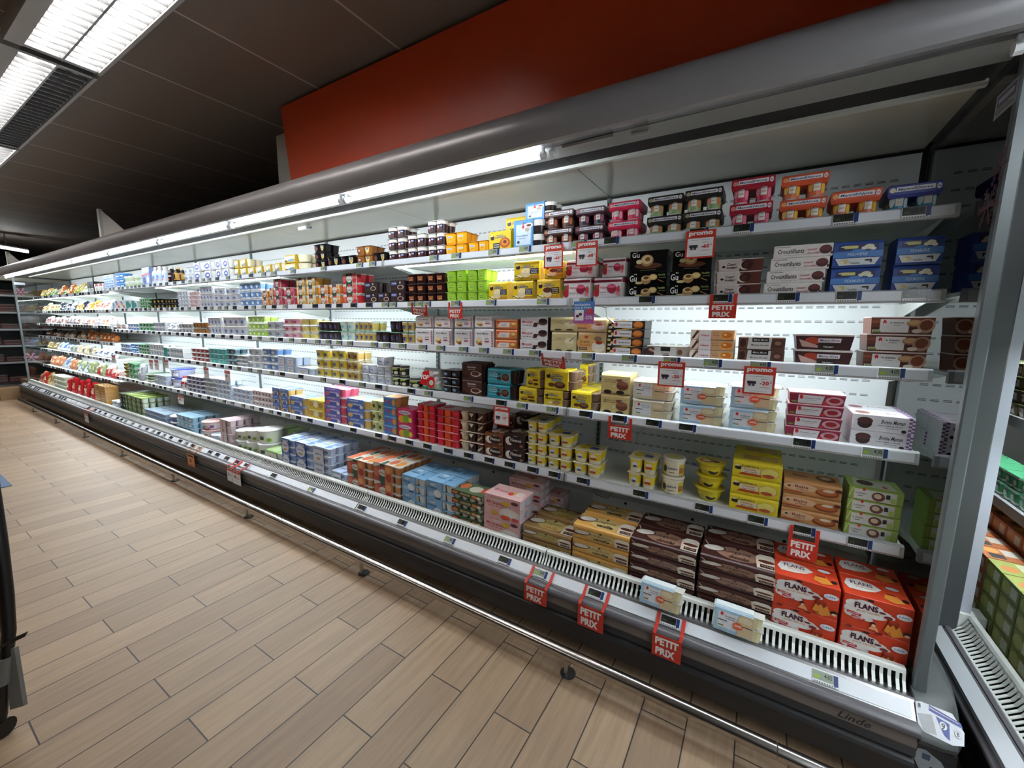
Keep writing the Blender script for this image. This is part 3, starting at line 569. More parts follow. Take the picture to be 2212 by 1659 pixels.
m = M(); m.tube((-.46, 1.56, 2.072), (-.4, 1.56, 2.07), .009, 8); m.box(-.72, -.52, 1.53, 1.545, 2.068, 2.078); part('bare_cable_clip', m, LAMPG)
# end panels -------------------------------------------------------------------------------------
for side, x in ((1, .490), (-1, XL)):
    g = M(); g.box(x+.001 if side > 0 else x-.006, x+.006 if side > 0 else x-.001, 1.612, 2.262, .33, 2.068); part('side_glass', g, GLASS)
    f = M(); xa, xb = (x, x+.03) if side > 0 else (x-.03, x)
    f.box(xa, xb, 1.585, 1.615, .29, 2.08, bv=.004); part('glass_post', f, FRAME)
    f = M(); f.box(xa, xa+.014, 1.61, 2.27, 2.064, 2.09); part('top_channel', f, DARK); f = M(); f.box(xa, xa+.014, 1.615, 2.26, .3, .332); part('glass_channel', f, DARK)
    f = M(); f.box(xa, xa+.014, 2.258, 2.276, .3, 2.09); part('rubber_seal', f, BLACK)
# mouldings at the right end of the base
cap = M(); PR = [(1.60, .305), (1.555, .303), (1.538, .296), (1.500, .262), (1.478, .245), (1.473, .232), (1.477, .218), (1.492, .206), (1.60, .2)]
rings = []
for t, sc in ((0, 1), (.45, 1), (.7, .985), (.85, .93), (.95, .8), (1, .62)):
    rings.append([(.486+.115*t, 2.05-(2.05-y)*sc if y < 2 else y, .255+(z-.255)*(.75+.25*sc)) for y, z in [(2.05, .305)]+PR+[(2.05, .2)]])
cap.loft(rings, (1, 1, 1)); o = part('corner_moulding', cap, MOULD); autosmooth(o, .6)
m = M(); m.box(.486, .575, 1.50, 2.05, 0, .2); part('corner_plinth', m, DARK)
m = M(); fz = lambda u, v, e: (.3+u*.085, 1.4775+v*.0035-e, .197+v*.026)
art(m, [('t', .5, .5, .95, .8, 'Linde', '#16161a', .35)], fz); part('maker_emblem', m, mat('emblem_ink', '#17171b', .5))
for i, pts in enumerate((((-.82, 2.262, .66), (-.79, 2.2, .50), (-.74, 2.16, .43), (-.67, 2.17, .42), (-.62, 2.22, .50), (-.61, 2.262, .64)),)):
    q = M()
    for p_, q_ in zip(pts, pts[1:]): q.tube(p_, q_, .004, 8)
    solid('grey_cable_loop', q, LAMPG, label='thin grey cable loop hanging at the lower back wall beside the slotted upright', category='cable')
for x in (-.66, -.50):
    q = M(); q.tube((x, 2.262, .86), (x, 2.10, .84), .0035, 8); q.tube((x, 2.10, .84), (x-.01, 2.09, .79), .0035, 8)
    solid('wire_shelf_hook', q, RAILG, label='grey wire hook on the back wall above the fifth shelf, %s one' % ('left' if x < -.6 else 'right'), category='hook')

# ================================================================ SHELVES
ZB = {1: 1.765, 2: 1.512, 3: 1.262, 4: .989, 5: .66}
LIPZ = {1: 1.773, 2: 1.520, 3: 1.270, 4: .997, 5: .668}
ZB6 = {1: 1.742, 2: 1.505, 3: 1.303, 4: 1.090, 5: .870, 6: .590}
ORD = ['first', 'second', 'third', 'fourth', 'fifth', 'sixth', 'seventh', 'eighth', 'ninth', 'tenth', 'eleventh', 'twelfth', 'thirteenth', 'fourteenth', 'fifteenth', 'sixteenth', 'seventeenth', 'eighteenth', 'nineteenth', 'twentieth']
SHN = {1: 'top shelf', 2: 'second shelf', 3: 'third shelf', 4: 'fourth shelf', 5: 'fifth shelf', 6: 'bottom deck'}
def shelf_unit(a, b, lip, lit, label, grp):
    w = b-a-.008; r = put('refrigerator_shelf', None, ((a+b)/2, 2.03, lip-.026), label=label, category='shelf', group=grp)
    o = (-(a+b)/2, -2.03, -lip+.026); xa, xb = a+.004, b-.004
    def P(nm, m, mt): return put(nm, m.build(nm, [mt], False, False), o, 0, r)
    t = M(); t.box(xa, xb, 1.80, 2.255, lip-.022, lip-.009); t.box(xa, xb, 2.235, 2.255, lip-.009, lip+.004); P('shelf_plate', t, WHITE)
    m = M(); m.extrude([(1.803, lip), (1.793, lip), (1.785, lip-.004), (1.781, lip-.036), (1.783, lip-.042), (1.803, lip-.042)], xa, xb); rl = P('price_rail', m, RAILG)
    i = M(); i.extrude([(1.7835, lip-.006), (1.7800, lip-.034), (1.7808, lip-.035), (1.7843, lip-.005)], xa+.012, xb-.012); put('rail_insert', i.build('rail_insert', [RAILW], attr=False), (0, 0, 0), 0, rl)
    for x in (xa+.01, xb-.014):
        q = M(); q.extrude([(1.86, lip-.027), (2.255, lip-.027), (2.255, lip-.085), (2.2, lip-.085)], x, x+.004); P('bracket', q, WHITE)
    if lit: yt, zt = (1.86, lip-.034) if lip > 1.7 else (1.812, lip-.030); q = M(); q.tube((xa+.03, yt, zt), (xb-.03, yt, zt), .0065, 8); put('shelf_tube_light', q.build('shelf_tube_light', [TUBE_S], False, False), o, 0, r, label='lit white tube under the shelf')
    return r
LIT = {(1, 1), (1, 3), (1, 4), (2, 0), (2, 2), (2, 3), (2, 4), (3, 0), (3, 2), (3, 3), (4, 2), (4, 3), (4, 4), (3, 4), (3, 5), (4, 5), (2, 5)}
BAY = ['rightmost bay', 'second bay from the right', 'third bay from the right', 'fourth bay from the right', 'fifth bay from the right', 'sixth bay from the right', 'third bay from the left end', 'second bay from the left end', 'leftmost bay']
for k in range(6):
    for s in range(1, 6): shelf_unit(*MOD[k], LIPZ[s], (s, k) in LIT, 'white metal %s with price rail in the %s' % (SHN[s], BAY[k]), 'white refrigerator shelves')
for k in range(6, 8+1):
    for s in range(1, 7): shelf_unit(*MOD[k], ZB6[s]+.008, s in (1, 2, 4, 5), 'white metal shelf, %s from the top, in the %s' % (ORD[s-1], BAY[k]), 'white refrigerator shelves')

# ================================================================ BUMPER RAIL ON THE FLOOR
rail = put('floor_guard_rail', None, (-5, 1.36, 0), label='polished steel tube guard rail on short legs along the refrigerator foot', category='guard rail')
m = M(); m.tube((-10.06, 1.36, .095), (.15, 1.36, .095), .024, 20); m.tube((.153, 1.36, .095), (1.4, 1.36, .095), .024, 20); o = part('rail_tube', m, CHROME, rail); autosmooth(o)
for k in range(-1, 8):
    x = -.554-1.2395*k
    m = M(); m.tube((x, 1.36, .004), (x, 1.36, .08), .010, 12); lg = part('rail_leg', m, CHROME, rail); autosmooth(lg)
    m = M(); m.tube((x+.005, 1.37, 0), (x+.005, 1.37, .006), .030, 16); put('floor_flange', m.build('floor_flange', [DARK], attr=False), (0, 0, 0), 0, lg)

# ================================================================ ABOVE THE CASE
fa = M(); fa.extrude([(1.79, 2.201), (1.82, 2.201), (1.76, 2.83), (1.73, 2.83)], -2.925, 4.2); solid('red_fascia_board', fa, REDP, label='large orange-red fascia board standing above the refrigerator canopy', category='wall panel')
fa = M(); fa.box(-3.19, -2.9, 1.84, 1.96, 2.2, 2.745); solid('white_wall_pier', fa, WHITE, label='narrow white pier edge behind the left end of the red fascia', category='pier')
for i, (x, zt, zb, y, ln) in enumerate(((-6.2, 2.56, 2.2, 1.6, .8), (-10.62, 2.455, 2.2, 1.56, .9))):
    r = put('gusset_bracket', None, (x, y, zb), label=['triangular grey gusset plate with white upright on the canopy, nearer the red board', 'triangular grey gusset plate on the canopy above the far left glass end'][i], category='bracket')
    t = M(); t.box(-.03, .03, -.02, .02, 0, zt-zb); put('upright', t.build('upright', [WHITE], attr=False), (0, 0, 0), 0, r)
    t = M(); t.extrude([(.03, 0), (ln, 0), (.03, (zt-zb)*.97)], 0, .01, axis='y'); put('gusset_plate', t.build('gusset_plate', [LAMPG], attr=False), (0, 0, 0), 0, r)

# ================================================================ CEILING LAMPS
def lamp_meshes(L):
    hs = M(); y0, y1 = .592, .95
    hs.box(-L/2, L/2, y0, .655, 2.775, 2.86); hs.box(-L/2, L/2, .934, y1, 2.775, 2.86); hs.box(-L/2, L/2, .655, .934, 2.852, 2.86)
    rf = M()
    for ya, yb in ((.657, .790), (.799, .932)): rf.extrude([(ya, 2.786), (ya+.012, 2.845), (yb-.012, 2.845), (yb, 2.786), (yb+.002, 2.786), (yb-.008, 2.85), (ya+.008, 2.85), (ya-.002, 2.786)], -L/2+.02, L/2-.02)
    lv = M(); lv.box(-L/2, L/2, .7895, .7985, 2.776, 2.80)
    for e in (-L/2, L/2-.03): lv.box(e, e+.03, .657, .932, 2.778, 2.84)
    n = int(L/.075)
    for i in range(1, n):
        x = -L/2+.03+(L-.06)*i/n
        for ya, yb in ((.657, .789), (.799, .931)): lv.extrude([(x-.002, 2.776), (x+.002, 2.776), (x+.0045, 2.797), (x-.0045, 2.797)], ya, yb, axis='y')
    tb = [M(), M()]
    for t, y in zip(tb, (.7235, .8655)): t.tube((-L/2+.04, y, 2.812), (L/2-.04, y, 2.812), .011, 8)
    return hs.build('lamp_housing', [LAMPG], attr=False), rf.build('reflector', [LAMPW], attr=False), lv.build('louvre_grid', [LOUV], attr=False), tb[0].build('tube_lamp', [TUBE_A], attr=False), tb[1].build('tube_lamp', [TUBE_A], attr=False)
LM = lamp_meshes(1.96); OFFT = mat('unlit_tube', '#8b8a88', .3)
offm = LM[4].copy(); offm.materials.clear(); offm.materials.append(OFFT)
def lamp(x, dy, label, off=False, grp='ceiling lamps'):
    r = put('ceiling_lamp', None, (x, dy+.77, 2.775), label=label, category='ceiling lamp', group=grp)
    for nm, me in zip(('lamp_housing', 'reflector', 'louvre_grid', 'tube_lamp', 'tube_lamp'), LM):
        dead = off and me is LM[4]
        o = put(nm, offm if dead else me, (0, -.77, -2.775), 0, r)
        if dead: o['label'] = 'unlit tube'
lamp(-2.40, 0, 'twin tube louvred ceiling lamp, nearest the camera at the top left')
lamp(-4.42, 0, 'louvred ceiling lamp with only its left tube lit', True)
lamp(-6.42, 0, 'louvred ceiling lamp behind the half-lit one, at the left edge')
for x in (-8.44, -10.46): lamp(x, 0, 'louvred ceiling lamp farther down the aisle row', grp='lamps outside the picture')
for x in (-10, -7.5, -5, -2.7): lamp(x, -3.1, 'louvred ceiling lamp added out of view to brighten the left floor', grp='lamps outside the picture')  # unseen row, added to throw more light on the left floor
r = put('tube_light', None, (-11.4, 1.76, 2.6), label='bare lit tube light hanging at the far left above the dark refrigerator', category='ceiling lamp')
t = M(); t.tube((0, -.45, .03), (0, .16, -.03), .02, 8); put('tube_lamp', t.build('tube_lamp', [TUBE_C], attr=False), (0, 0, 0), 0, r)
t = M(); t.extrude([(-.45, .055), (.16, -.005), (.16, .02), (-.45, .08)], -.03, .03); put('lamp_housing', t.build('lamp_housing', [LAMPW], attr=False), (0, 0, 0), 0, r)
t = M(); t.box(-.01, .01, -.1, -.08, .04, .26); put('hanger', t.build('hanger', [LAMPG], attr=False), (0, 0, 0), 0, r)

# ================================================================ NEIGHBOURING CASE ON THE RIGHT (turned 90 degrees)
rc = put('corner_refrigerator', None, (1.1, 1.2, 0), label='grey framed refrigerator around the corner at the right edge', category='refrigerator')
YA, YB = -.6, 2.95
m = M(); m.extrude([(.66, .222), (.652, .19), (.66, .14), (.652, .12), (.66, .03), (.76, .03), (.76, .25)], YA, YB, axis='y'); part('front_panel', m, DARK, rc)
m = M(); m.extrude([(.640, .248), (.628, .240), (.626, .230), (.632, .218), (.66, .215), (.69, .225), (.69, .25)], YA, YB, axis='y'); o = part('bumper_strip', m, RIDGE, rc); autosmooth(o, .9)
m = M(); m.extrude([(.640, .262), (.637, .257), (.70, .245), (.70, .27), (.678, .294), (.673, .292)], YA, YB, axis='y'); part('price_rail', m, ALU, rc)
m = M(); m.extrude([(.6410, .2655), (.6725, .2925), (.6735, .2915), (.642, .2645)], YA, YB, axis='y'); part('price_rail_insert', m, RAILW, rc)
m = M(); m.extrude([(.68, .296), (.69, .300), (.70, .290), (.70, .275)], YA, YB, axis='y'); part('rail_trim', m, RIDGE, rc)
g = M(); g.extrude([(.762, .350), (.748, .350), (.742, .342), (.746, .335), (.765, .343)], YA, 2.06, axis='y'); g.extrude([(.706, .289), (.694, .281), (.694, .276), (.71, .284)], YA, 2.06, axis='y')
y = YA
while y < 2.05: g.extrude([(.744, .335), (.732, .310), (.706, .287), (.701, .287), (.726, .308), (.739, .335)], y, y+.0085, axis='y'); y += .0195
part('air_grille', g, WHITE, rc)
m = M(); m.box(.70, 1.45, YA, YB, .19, .215); part('dark_slot_backing', m, BLACK, rc)  # black slab in place of the shade below this grille
m = M(); m.box(.765, 1.42, YA, YB, .29, .298); m.box(1.40, 1.45, YA, YB, .2, 2.1); part('back_panel', m, BACKW, rc)
m = M(); m.box(.68, 1.5, YA, YB, 2.09, 2.2); part('case_roof', m, GREYM, rc)
for z in (.70, 1.05, 1.38, 1.70):
    m = M(); m.box(.92, 1.40, YA, YB, z-.028, z-.01); part('shelf_plate', m, WHITE, rc)
    m = M(); m.box(.908, .92, YA, YB, z-.042, z); part('shelf_price_rail', m, RAILG, rc)
m = M(); m.tube((.86, YA+.1, 2.06), (.86, 1.3, 2.06), .013, 8); part('canopy_tube', m, TUBE_C, rc, label='lit white tube added out of view to brighten the corner refrigerator')  # added tube, cut short to stay unseen, lifts the light in this case
for z in (1.05, 1.38):
    m = M(); m.tube((.935, YA+.1, z-.036), (.935, YB-.1, z-.036), .007, 8); part('shelf_tube_light', m, TUBE_S, rc)
m = M(); m.box(.655, .715, 2.035, 2.10, .285, 2.2, bv=.004); part('corner_post', m, MOULD, rc)
m = M(); m.box(.715, .752, 2.065, 2.10, .30, 2.2); part('white_post_trim', m, mat('bluish_trim', '#b4b9c6', .35), rc)
m = M(); m.box(.70, .79, 2.05, 2.12, .285, .352); part('post_foot', m, WHITE, rc)
fp = M(); fp.box(.512, .645, 2.285, 2.31, 0, 2.08); solid('corner_filler_panel', fp, FRAME, label='plain grey filler panel closing the gap between both refrigerators', category='panel')

# ================================================================ DARK CASE AT THE FAR LEFT
fc = put('dark_refrigerator', None, (-12.6, 1.2, 0), label='unlit dark wall refrigerator across the aisle end at the far left', category='refrigerator')
m = M(); m.box(-13.0, -12.9, -.6, 2.9, 0, 2.3); part('back_panel', m, DARK, fc)
m = M(); m.box(-12.9, -12.0, -.6, 2.9, 0, .16); part('base', m, DARK, fc)
m = M(); m.box(-12.01, -11.985, -.6, 2.9, .10, .15); part('chrome_strip', m, ALU, fc)
m = M(); m.box(-12.9, -12.1, -.6, 2.9, 2.08, 2.3); m.box(-12.1, -12.06, -.6, 2.9, 2.08, 2.13); part('canopy', m, mat('beige_canopy', '#8b8272', .5), fc)
for z in (.55, .87, 1.18, 1.5, 1.82):
    m = M(); m.box(-12.9, -12.25, -.6, 2.9, z-.02, z); part('shelf_plate', m, RIDGE, fc)
    m = M(); m.box(-12.25, -12.24, -.6, 2.9, z-.03, z+.005); part('shelf_price_rail', m, RAILG, fc)

# ================================================================ LOOSE THINGS ON THE FLOOR
cb = M(); cb.box(-.17, .17, -.15, .15, 0, .20, bv=.003); b_ = solid('cardboard_box', cb, CARD, label='brown cardboard box on the floor at the left end of the refrigerator', category='box', loc=(-11.05, 1.42, 0))
cb = M(); cb.box(-.3, .3, -.09, .09, 0, .30, bv=.003); b_ = solid('cardboard_box', cb, CARD, label='larger flat brown carton leaning behind the small box at the far left', category='box', loc=(-11.25, 1.70, 0))
mt = M(); mt.box(-.9, .9, -.75, .75, 0, .006, bv=.002); b_ = solid('blue_floor_mat', mt, mat('blue_mat', '#5a6f8f', .7), label='blue mat on the floor, its corner showing at the left edge', category='mat', loc=(-6.14, -.155, 0))
ct = put('shopping_trolley', None, (-2.06, .128, 0), label='dark wheeled trolley frame with small lever at the lower left edge', category='trolley')
BLKP = mat('trolley_black', '#0d0d0e', .35); GRYP = mat('trolley_grey', '#70706c', .5)
def tp(nm, m, mt_, sm=True):
    o = put(nm, m.build(nm, [mt_], attr=False), (0, 0, 0), 0, ct)
    if sm: autosmooth(o, .7)
ring12 = lambda x, y, z, r_: [(x+r_*math.cos(t), y+r_*math.sin(t), z) for t in [j*math.pi/6 for j in range(12)]]
m = M(); m.loft([ring12(*q) for q in ((0, 0, .055, .012), (0, 0, .07, .017), (-.004, .008, .12, .017), (-.008, .016, .18, .015))], (1, 1, 1)); tp('lower_tube', m, BLKP)
m = M(); m.loft([ring12(*q) for q in ((-.016, .036, .262, .017), (-.028, .05, .34, .018), (-.05, .06, .46, .019), (-.075, .068, .64, .020), (-.10, .075, .95, .020))], (1, 1, 1)); tp('frame_tube', m, BLKP)
m = M(); m.loft([ring12(*q) for q in ((-.010, .018, .176, .019), (-.016, .03, .25, .021), (-.017, .032, .263, .022))], (1, 1, 1)); tp('collar', m, GRYP)
m = M(); m.loft([[(x, y, z), (x+.007, y-.004, z), (x+.010, y, z+.012), (x+.001, y+.006, z+.012)] for x, y, z in ((-.022, .028, .298), (.005, .052, .316), (.036, .078, .334))], (1, 1, 1)); tp('lever', m, BLKP, False)
m = M(); m.loft([[(.012, .02, .085), (.044, .046, .095), (.044, .056, .095), (.012, .032, .085)], [(-.012, .036, .285), (.002, .052, .29), (.002, .062, .29), (-.012, .048, .285)]], (1, 1, 1)); tp('side_guard', m, GRYP, False)
m = M(); m.tube((-.012, -.008, .03), (.012, .008, .03), .03, 14); tp('wheel', m, BLKP)
# ================================================================ PACKAGES
def ring(rx, ry, z, ex=4.0, n=16, cx=0, cy=0):
    P = []
    for i in range(n):
        t = 2*math.pi*(i+.5)/n; c, s_ = math.cos(t), math.sin(t); k = (abs(c)**ex+abs(s_)**ex)**(-1/ex)
        P.append((cx+rx*c*k, cy+ry*s_*k, z))
    return P
def cup(rx, ry, h, D, ex=4.0, n=16):
    m = M(); tp = D.get('taper', .8); c = D['cup']; b = D.get('band', c); z0, z1 = D.get('bz', (.1, .9)); tc = D.get('ctop', c)
    f = lambda z: tp+(1-tp)*z/h
    zs = [0, .004, z0*h, z1*h, h-.002]; sc = [f(0)*.9, f(.004), f(z0*h), f(z1*h), f(h)]
    m.loft([ring(rx*s_, ry*s_, z, ex, n) for z, s_ in zip(zs, sc)], [c, c, b, tc], D.get('cmi', 1))
    yy = ry*f(h*(z0+z1)/2)
    if D.get('carve'):
        dz = D['carve']; R0 = rx*f(h*.5)*1.0
        fn = lambda u, v, e: ((R0+e+.0008)*math.sin((u-.5)*2.2), -(R0+e+.0008)*math.cos((u-.5)*2.2)*ry/rx, h*(z0+(z1-z0)*v)); fn.curved = 1
        art2(m, dz, fn)
    elif D.get('cart'):
        s0, s1 = f(h*z0), f(h*z1)
        fn = lambda u, v, e: ((u-.5)*2*rx*.78*(s0+(s1-s0)*v), -ry*(s0+(s1-s0)*v)-e-.0006, h*(z0+(z1-z0)*v))
        art(m, D['cart'], fn)
    return m
def art2(m, prims, fn):
    out = []
    for p in prims:
        if p[0] == 'r':
            n = 6; _, a, b, c, d, col = p
            for i in range(n): out.append(('r', a+(c-a)*i/n, b, a+(c-a)*(i+1)/n, d, col))
        else: out.append(p)
    for i, p in enumerate(out): art(m, [p], (lambda k: lambda u, v, e: fn(u, v, k))(.0002*(i+1)))
def lidm(w, d, D, t=.0022, cut=None):
    m = M(); m.box(-w/2, w/2, -d/2, d/2, 0, t, D.get('lid', '#e9e9ea'), D.get('lmi', 3), bv=.0008)
    if D.get('lidart'): art(m, D['lidart'], topf(w, d, t), 3)
    return m
def k_carton(w, d, h, D):
    if 'flare' in D:
        m = M(); q = D['flare']; b, t = (1-q)*.5*w, .5*w; e = .006
        m.loft([[(-b, -d/2*(1-q), 0), (b, -d/2*(1-q), 0), (b, d/2*(1-q), 0), (-b, d/2*(1-q), 0)], [(-t, -d/2, h-.003), (t, -d/2, h-.003), (t, d/2, h-.003), (-t, d/2, h-.003)], [(-t, -d/2, h), (t, -d/2, h), (t, d/2, h), (-t, d/2, h)]], [D['c'], D.get('rim', '#d9d4d0')], 0)
        art(m, D['art'], lambda u, v, e: ((u-.5)*2*(b+(t-b)*v), -d/2*(1-q+q*v)-e, v*(h-.003)))
        if 'top' in D: art(m, D['top'], topf(w, d, h), 0)
        return [('carton', m, (0, 0, 0))]
    m = M(); m.box(-w/2, w/2, -d/2, d/2, 0, h, D['c'], D.get('mi', 0), bv=.0018)
    art(m, D['art'], front(w, d, h), D.get('mi', 0))
    if 'top' in D: art(m, D['top'], topf(w, d, h), 0)
    if 'side' in D:
        art(m, D['side'], lambda u, v, e: (w/2+e, -d/2+u*d, v*h)); art(m, D['side'], lambda u, v, e: (-w/2-e, d/2-u*d, v*h))
    return [(D.get('pn', 'carton'), m, (0, 0, 0))]
def k_sleeve(w, d, h, D):
    s0, s1 = D.get('span', (.02, .98)); xa, xb = -w/2+w*s0, -w/2+w*s1; r = min(.012, h*.2)
    m = M(); pr = [(-d/2+.003, 0), (-d/2, r*.6), (-d/2, h-r), (-d/2+r*.3, h-r*.3), (-d/2+r, h), (d/2-r, h), (d/2, h-r), (d/2, r*.6), (d/2-.003, 0)]
    m.extrude(pr, xa, xb, D['c'], D.get('mi', 0), cols=None, closed=True)
    art(m, D['art'], lambda u, v, e: (xa+u*(xb-xa), -d/2-e, r*.6+v*(h-r*1.6)), D.get('mi', 0))
    if 'top' in D: art(m, D['top'], lambda u, v, e: (xa+u*(xb-xa), -d/2+r+v*(d-2*r), h+e), D.get('mi', 0))
    out = [('cardboard_sleeve', m, (0, 0, 0))]
    nx = D.get('nx', 2); nz = D.get('nz', 1); cw = w/nx; ch = (h-.006)/nz
    c = cup(cw/2*.96, d/4*.94, ch-.002, D, D.get('ex', 2.6))
    for k in range(nz):
        for i in (range(nx) if D.get('all') else (0, nx-1)):
            for j in (0, 1): out.append((D.get('cn', 'cup'), c, (-w/2+cw*(i+.5), -d/4*.94+j*d/2*.94, .002+k*ch)))
    return out
def k_pots(w, d, h, D):
    nx = D.get('nx', 2); ny = D.get('ny', 2); nz = D.get('nz', 1); out = []; hh = h/nz
    for k in range(nz):
        for i in range(nx):
            for j in range(ny):
                DD = D['alt'][i % len(D['alt'])] if 'alt' in D else D
                if DD is not D: DD = {**D, **DD}
                if (i, j > 0, 'cc') not in D.setdefault('_c', {}) or D['_k'] != (w, d, h):
                    D['_k'] = (w, d, h); D['_c'][(i, j > 0, 'cc')] = cup(w/nx/2*.97, d/ny/2*.97, hh-.003, DD if j == 0 else {**DD, 'cart': None, 'carve': None}, D.get('ex', 5))
                out.append((D.get('cn', 'cup'), D['_c'][(i, j > 0, 'cc')], (-w/2+w/nx*(i+.5), -d/2+d/ny*(j+.5), k*hh)))
        out.append(('foil_lid', lidm(w, d, D), (0, 0, (k+1)*hh-.003)))
    D['_c'] = {}
    if 'panel' in D:
        a, b, zb_ = D.get('pspan', (0, 1, .0)); xa, xb = -w/2+w*a, -w/2+w*b; m = M(); c = D['c']
        m.box(xa, xb, -d/2-.0025, -d/2-.0015, h*zb_, h+.0015, c); 
        if D.get('ptop', 1): m.box(xa, xb, -d/2-.0025, d/2, h+.0005, h+.0015, c)
        art(m, D['panel'], lambda u, v, e: (xa+u*(xb-xa), -d/2-.0025-e, h*zb_+v*h*(1-zb_)))
        if 'top' in D: art(m, D['top'], lambda u, v, e: (xa+u*(xb-xa), -d/2+v*d, h+.0015+e))
        out.append(('card_wrap', m, (0, 0, 0)))
    return out
def k_jar(w, d, h, D):
    hb = h*.47; m = M(); c = D['c']
    m.loft([[(-w/2+.004, -d/2+.004, h-hb), (w/2-.004, -d/2+.004, h-hb), (w/2-.004, d/2-.004, h-hb), (-w/2+.004, d/2-.004, h-hb)], [(-w/2, -d/2, h-hb*.75), (w/2, -d/2, h-hb*.75), (w/2, d/2, h-hb*.75), (-w/2, d/2, h-hb*.75)],
            [(-w/2, -d/2, h-.004), (w/2, -d/2, h-.004), (w/2, d/2, h-.004), (-w/2, d/2, h-.004)], [(-w/2+.005, -d/2+.006, h), (w/2-.005, -d/2+.006, h), (w/2-.005, d/2-.006, h), (-w/2+.005, d/2-.006, h)]], c, 0)
    art(m, [('r', .16, .3, .86, .82, '#e8e6ea'), ('p', ((.16, .3), (.12, .38), (.16, .45)), '#e8e6ea'), ('t', .335, .56, .3, .3, 'Mamie', '#27305e', .25), ('t', .68, .56, .27, .3, 'Nova', '#27305e', .25), ('e', .51, .56, .032, .17, '#8c90a8'),
            ('e', .09, .5, .06, .3, D['blob']), ('e', .925, .5, .045, .32, '#e9dfe6'), ('r', 0.895, 0.450, 0.955, 0.550, D['c'])],
        lambda u, v, e: (-w/2+u*w, -d/2-e, h-hb*.75+v*(hb*.75-.004)))
    out = [('card_banner', m, (0, 0, 0))]
    c = cup(w*.2, w*.2, h*.97, D, 2.0, 20)
    for i in (0, 1):
        for j in (0, 1): out.append(('yogurt_pot', c, (-w*.26+i*w*.52, -d*.26+j*d*.5, 0)))
    return out
def k_tub(w, d, h, D):
    R = w/2; m = M(); tp = D.get('taper', .84); n = 24; lh = min(.012, h*.16); hb = h-lh
    rr = lambda r_, z: ring(r_, r_, z, 2, n)
    z0, z1 = D.get('bz', (.12, .85)); b = D.get('band', D['cup'])
    f = lambda z: R*(tp+(1-tp)*z/hb)*.95
    m.loft([rr(f(0)*.92, 0), rr(f(0), .004), rr(f(z0*hb), z0*hb), rr(f(z1*hb), z1*hb), rr(f(hb), hb)], [D['cup'], D['cup'], b, D['cup']], 1)
    if D.get('carve'):
        fn = lambda u, v, e: ((f(hb*.6)+e+.0008)*math.sin((u-.5)*2.6), -(f(hb*.6)+e+.0008)*math.cos((u-.5)*2.6), hb*(z0+(z1-z0)*v)); art2(m, D['carve'], fn)
    l = M(); l.loft([rr(R*.96, 0), rr(R, .002), rr(R, lh-.003), rr(R*.95, lh)], D.get('lid', '#eee'), 1)
    if D.get('lidart'): art(l, D['lidart'], lambda u, v, e: ((u-.5)*2*R, (v-.5)*2*R, lh+e), 3)
    return [('tub_body', m, (0, 0, 0)), ('tub_lid', l, (0, 0, hb))]
def k_bowl(w, d, h, D):
    R = w/2; m = M(); n = 24; rr = lambda r_, z: ring(r_, r_, z, 2, n)
    m.loft([rr(R*.55, 0), rr(R*.62, .003), rr(R*.78, h*.55), rr(R*.8, h-.004)], [D['cup'], D['band'], D['cup']], 1)
    fn = lambda u, v, e: ((R*.74+e)*math.sin((u-.5)*2.6), -(R*.74+e)*math.cos((u-.5)*2.6), h*(.1+.75*v)); art2(m, D['carve'], fn)
    l = M(); l.loft([rr(R*.8, 0), rr(R, .001), rr(R, .003), rr(R*.9, .004)], D['lid'], 3); art(l, D['lidart'], lambda u, v, e: ((u-.5)*2*R, (v-.5)*2*R, .004+e), 3)
    return [('bowl_body', m, (0, 0, 0)), ('film_lid', l, (0, 0, h-.004))]
def k_bottle(w, d, h, D):
    R = min(w, .075)/2; n = 16; rr = lambda r_, z: ring(r_, r_, z, 2, n); m = M()
    m.loft([rr(R*.9, 0), rr(R, .004), rr(R, h*.18), rr(R*.97, h*.62), rr(R*.7, h*.78), rr(R*.42, h*.84), rr(R*.42, h*.88)], [D['cup'], D['cup'], D['band'], D['cup'], D['cup'], D['cup']], 1)
    if D.get('carve'):
        fn = lambda u, v, e: ((R+e+.0008)*math.sin((u-.5)*2.4), -(R+e+.0008)*math.cos((u-.5)*2.4), h*(.2+.4*v)); art2(m, D['carve'], fn)
    c = M(); c.loft([rr(R*.48, 0), rr(R*.5, h*.1), rr(R*.44, h*.12)], D['lid'], 1)
    return [('bottle_body', m, (0, 0, 0)), ('bottle_cap', c, (0, 0, h*.87))]
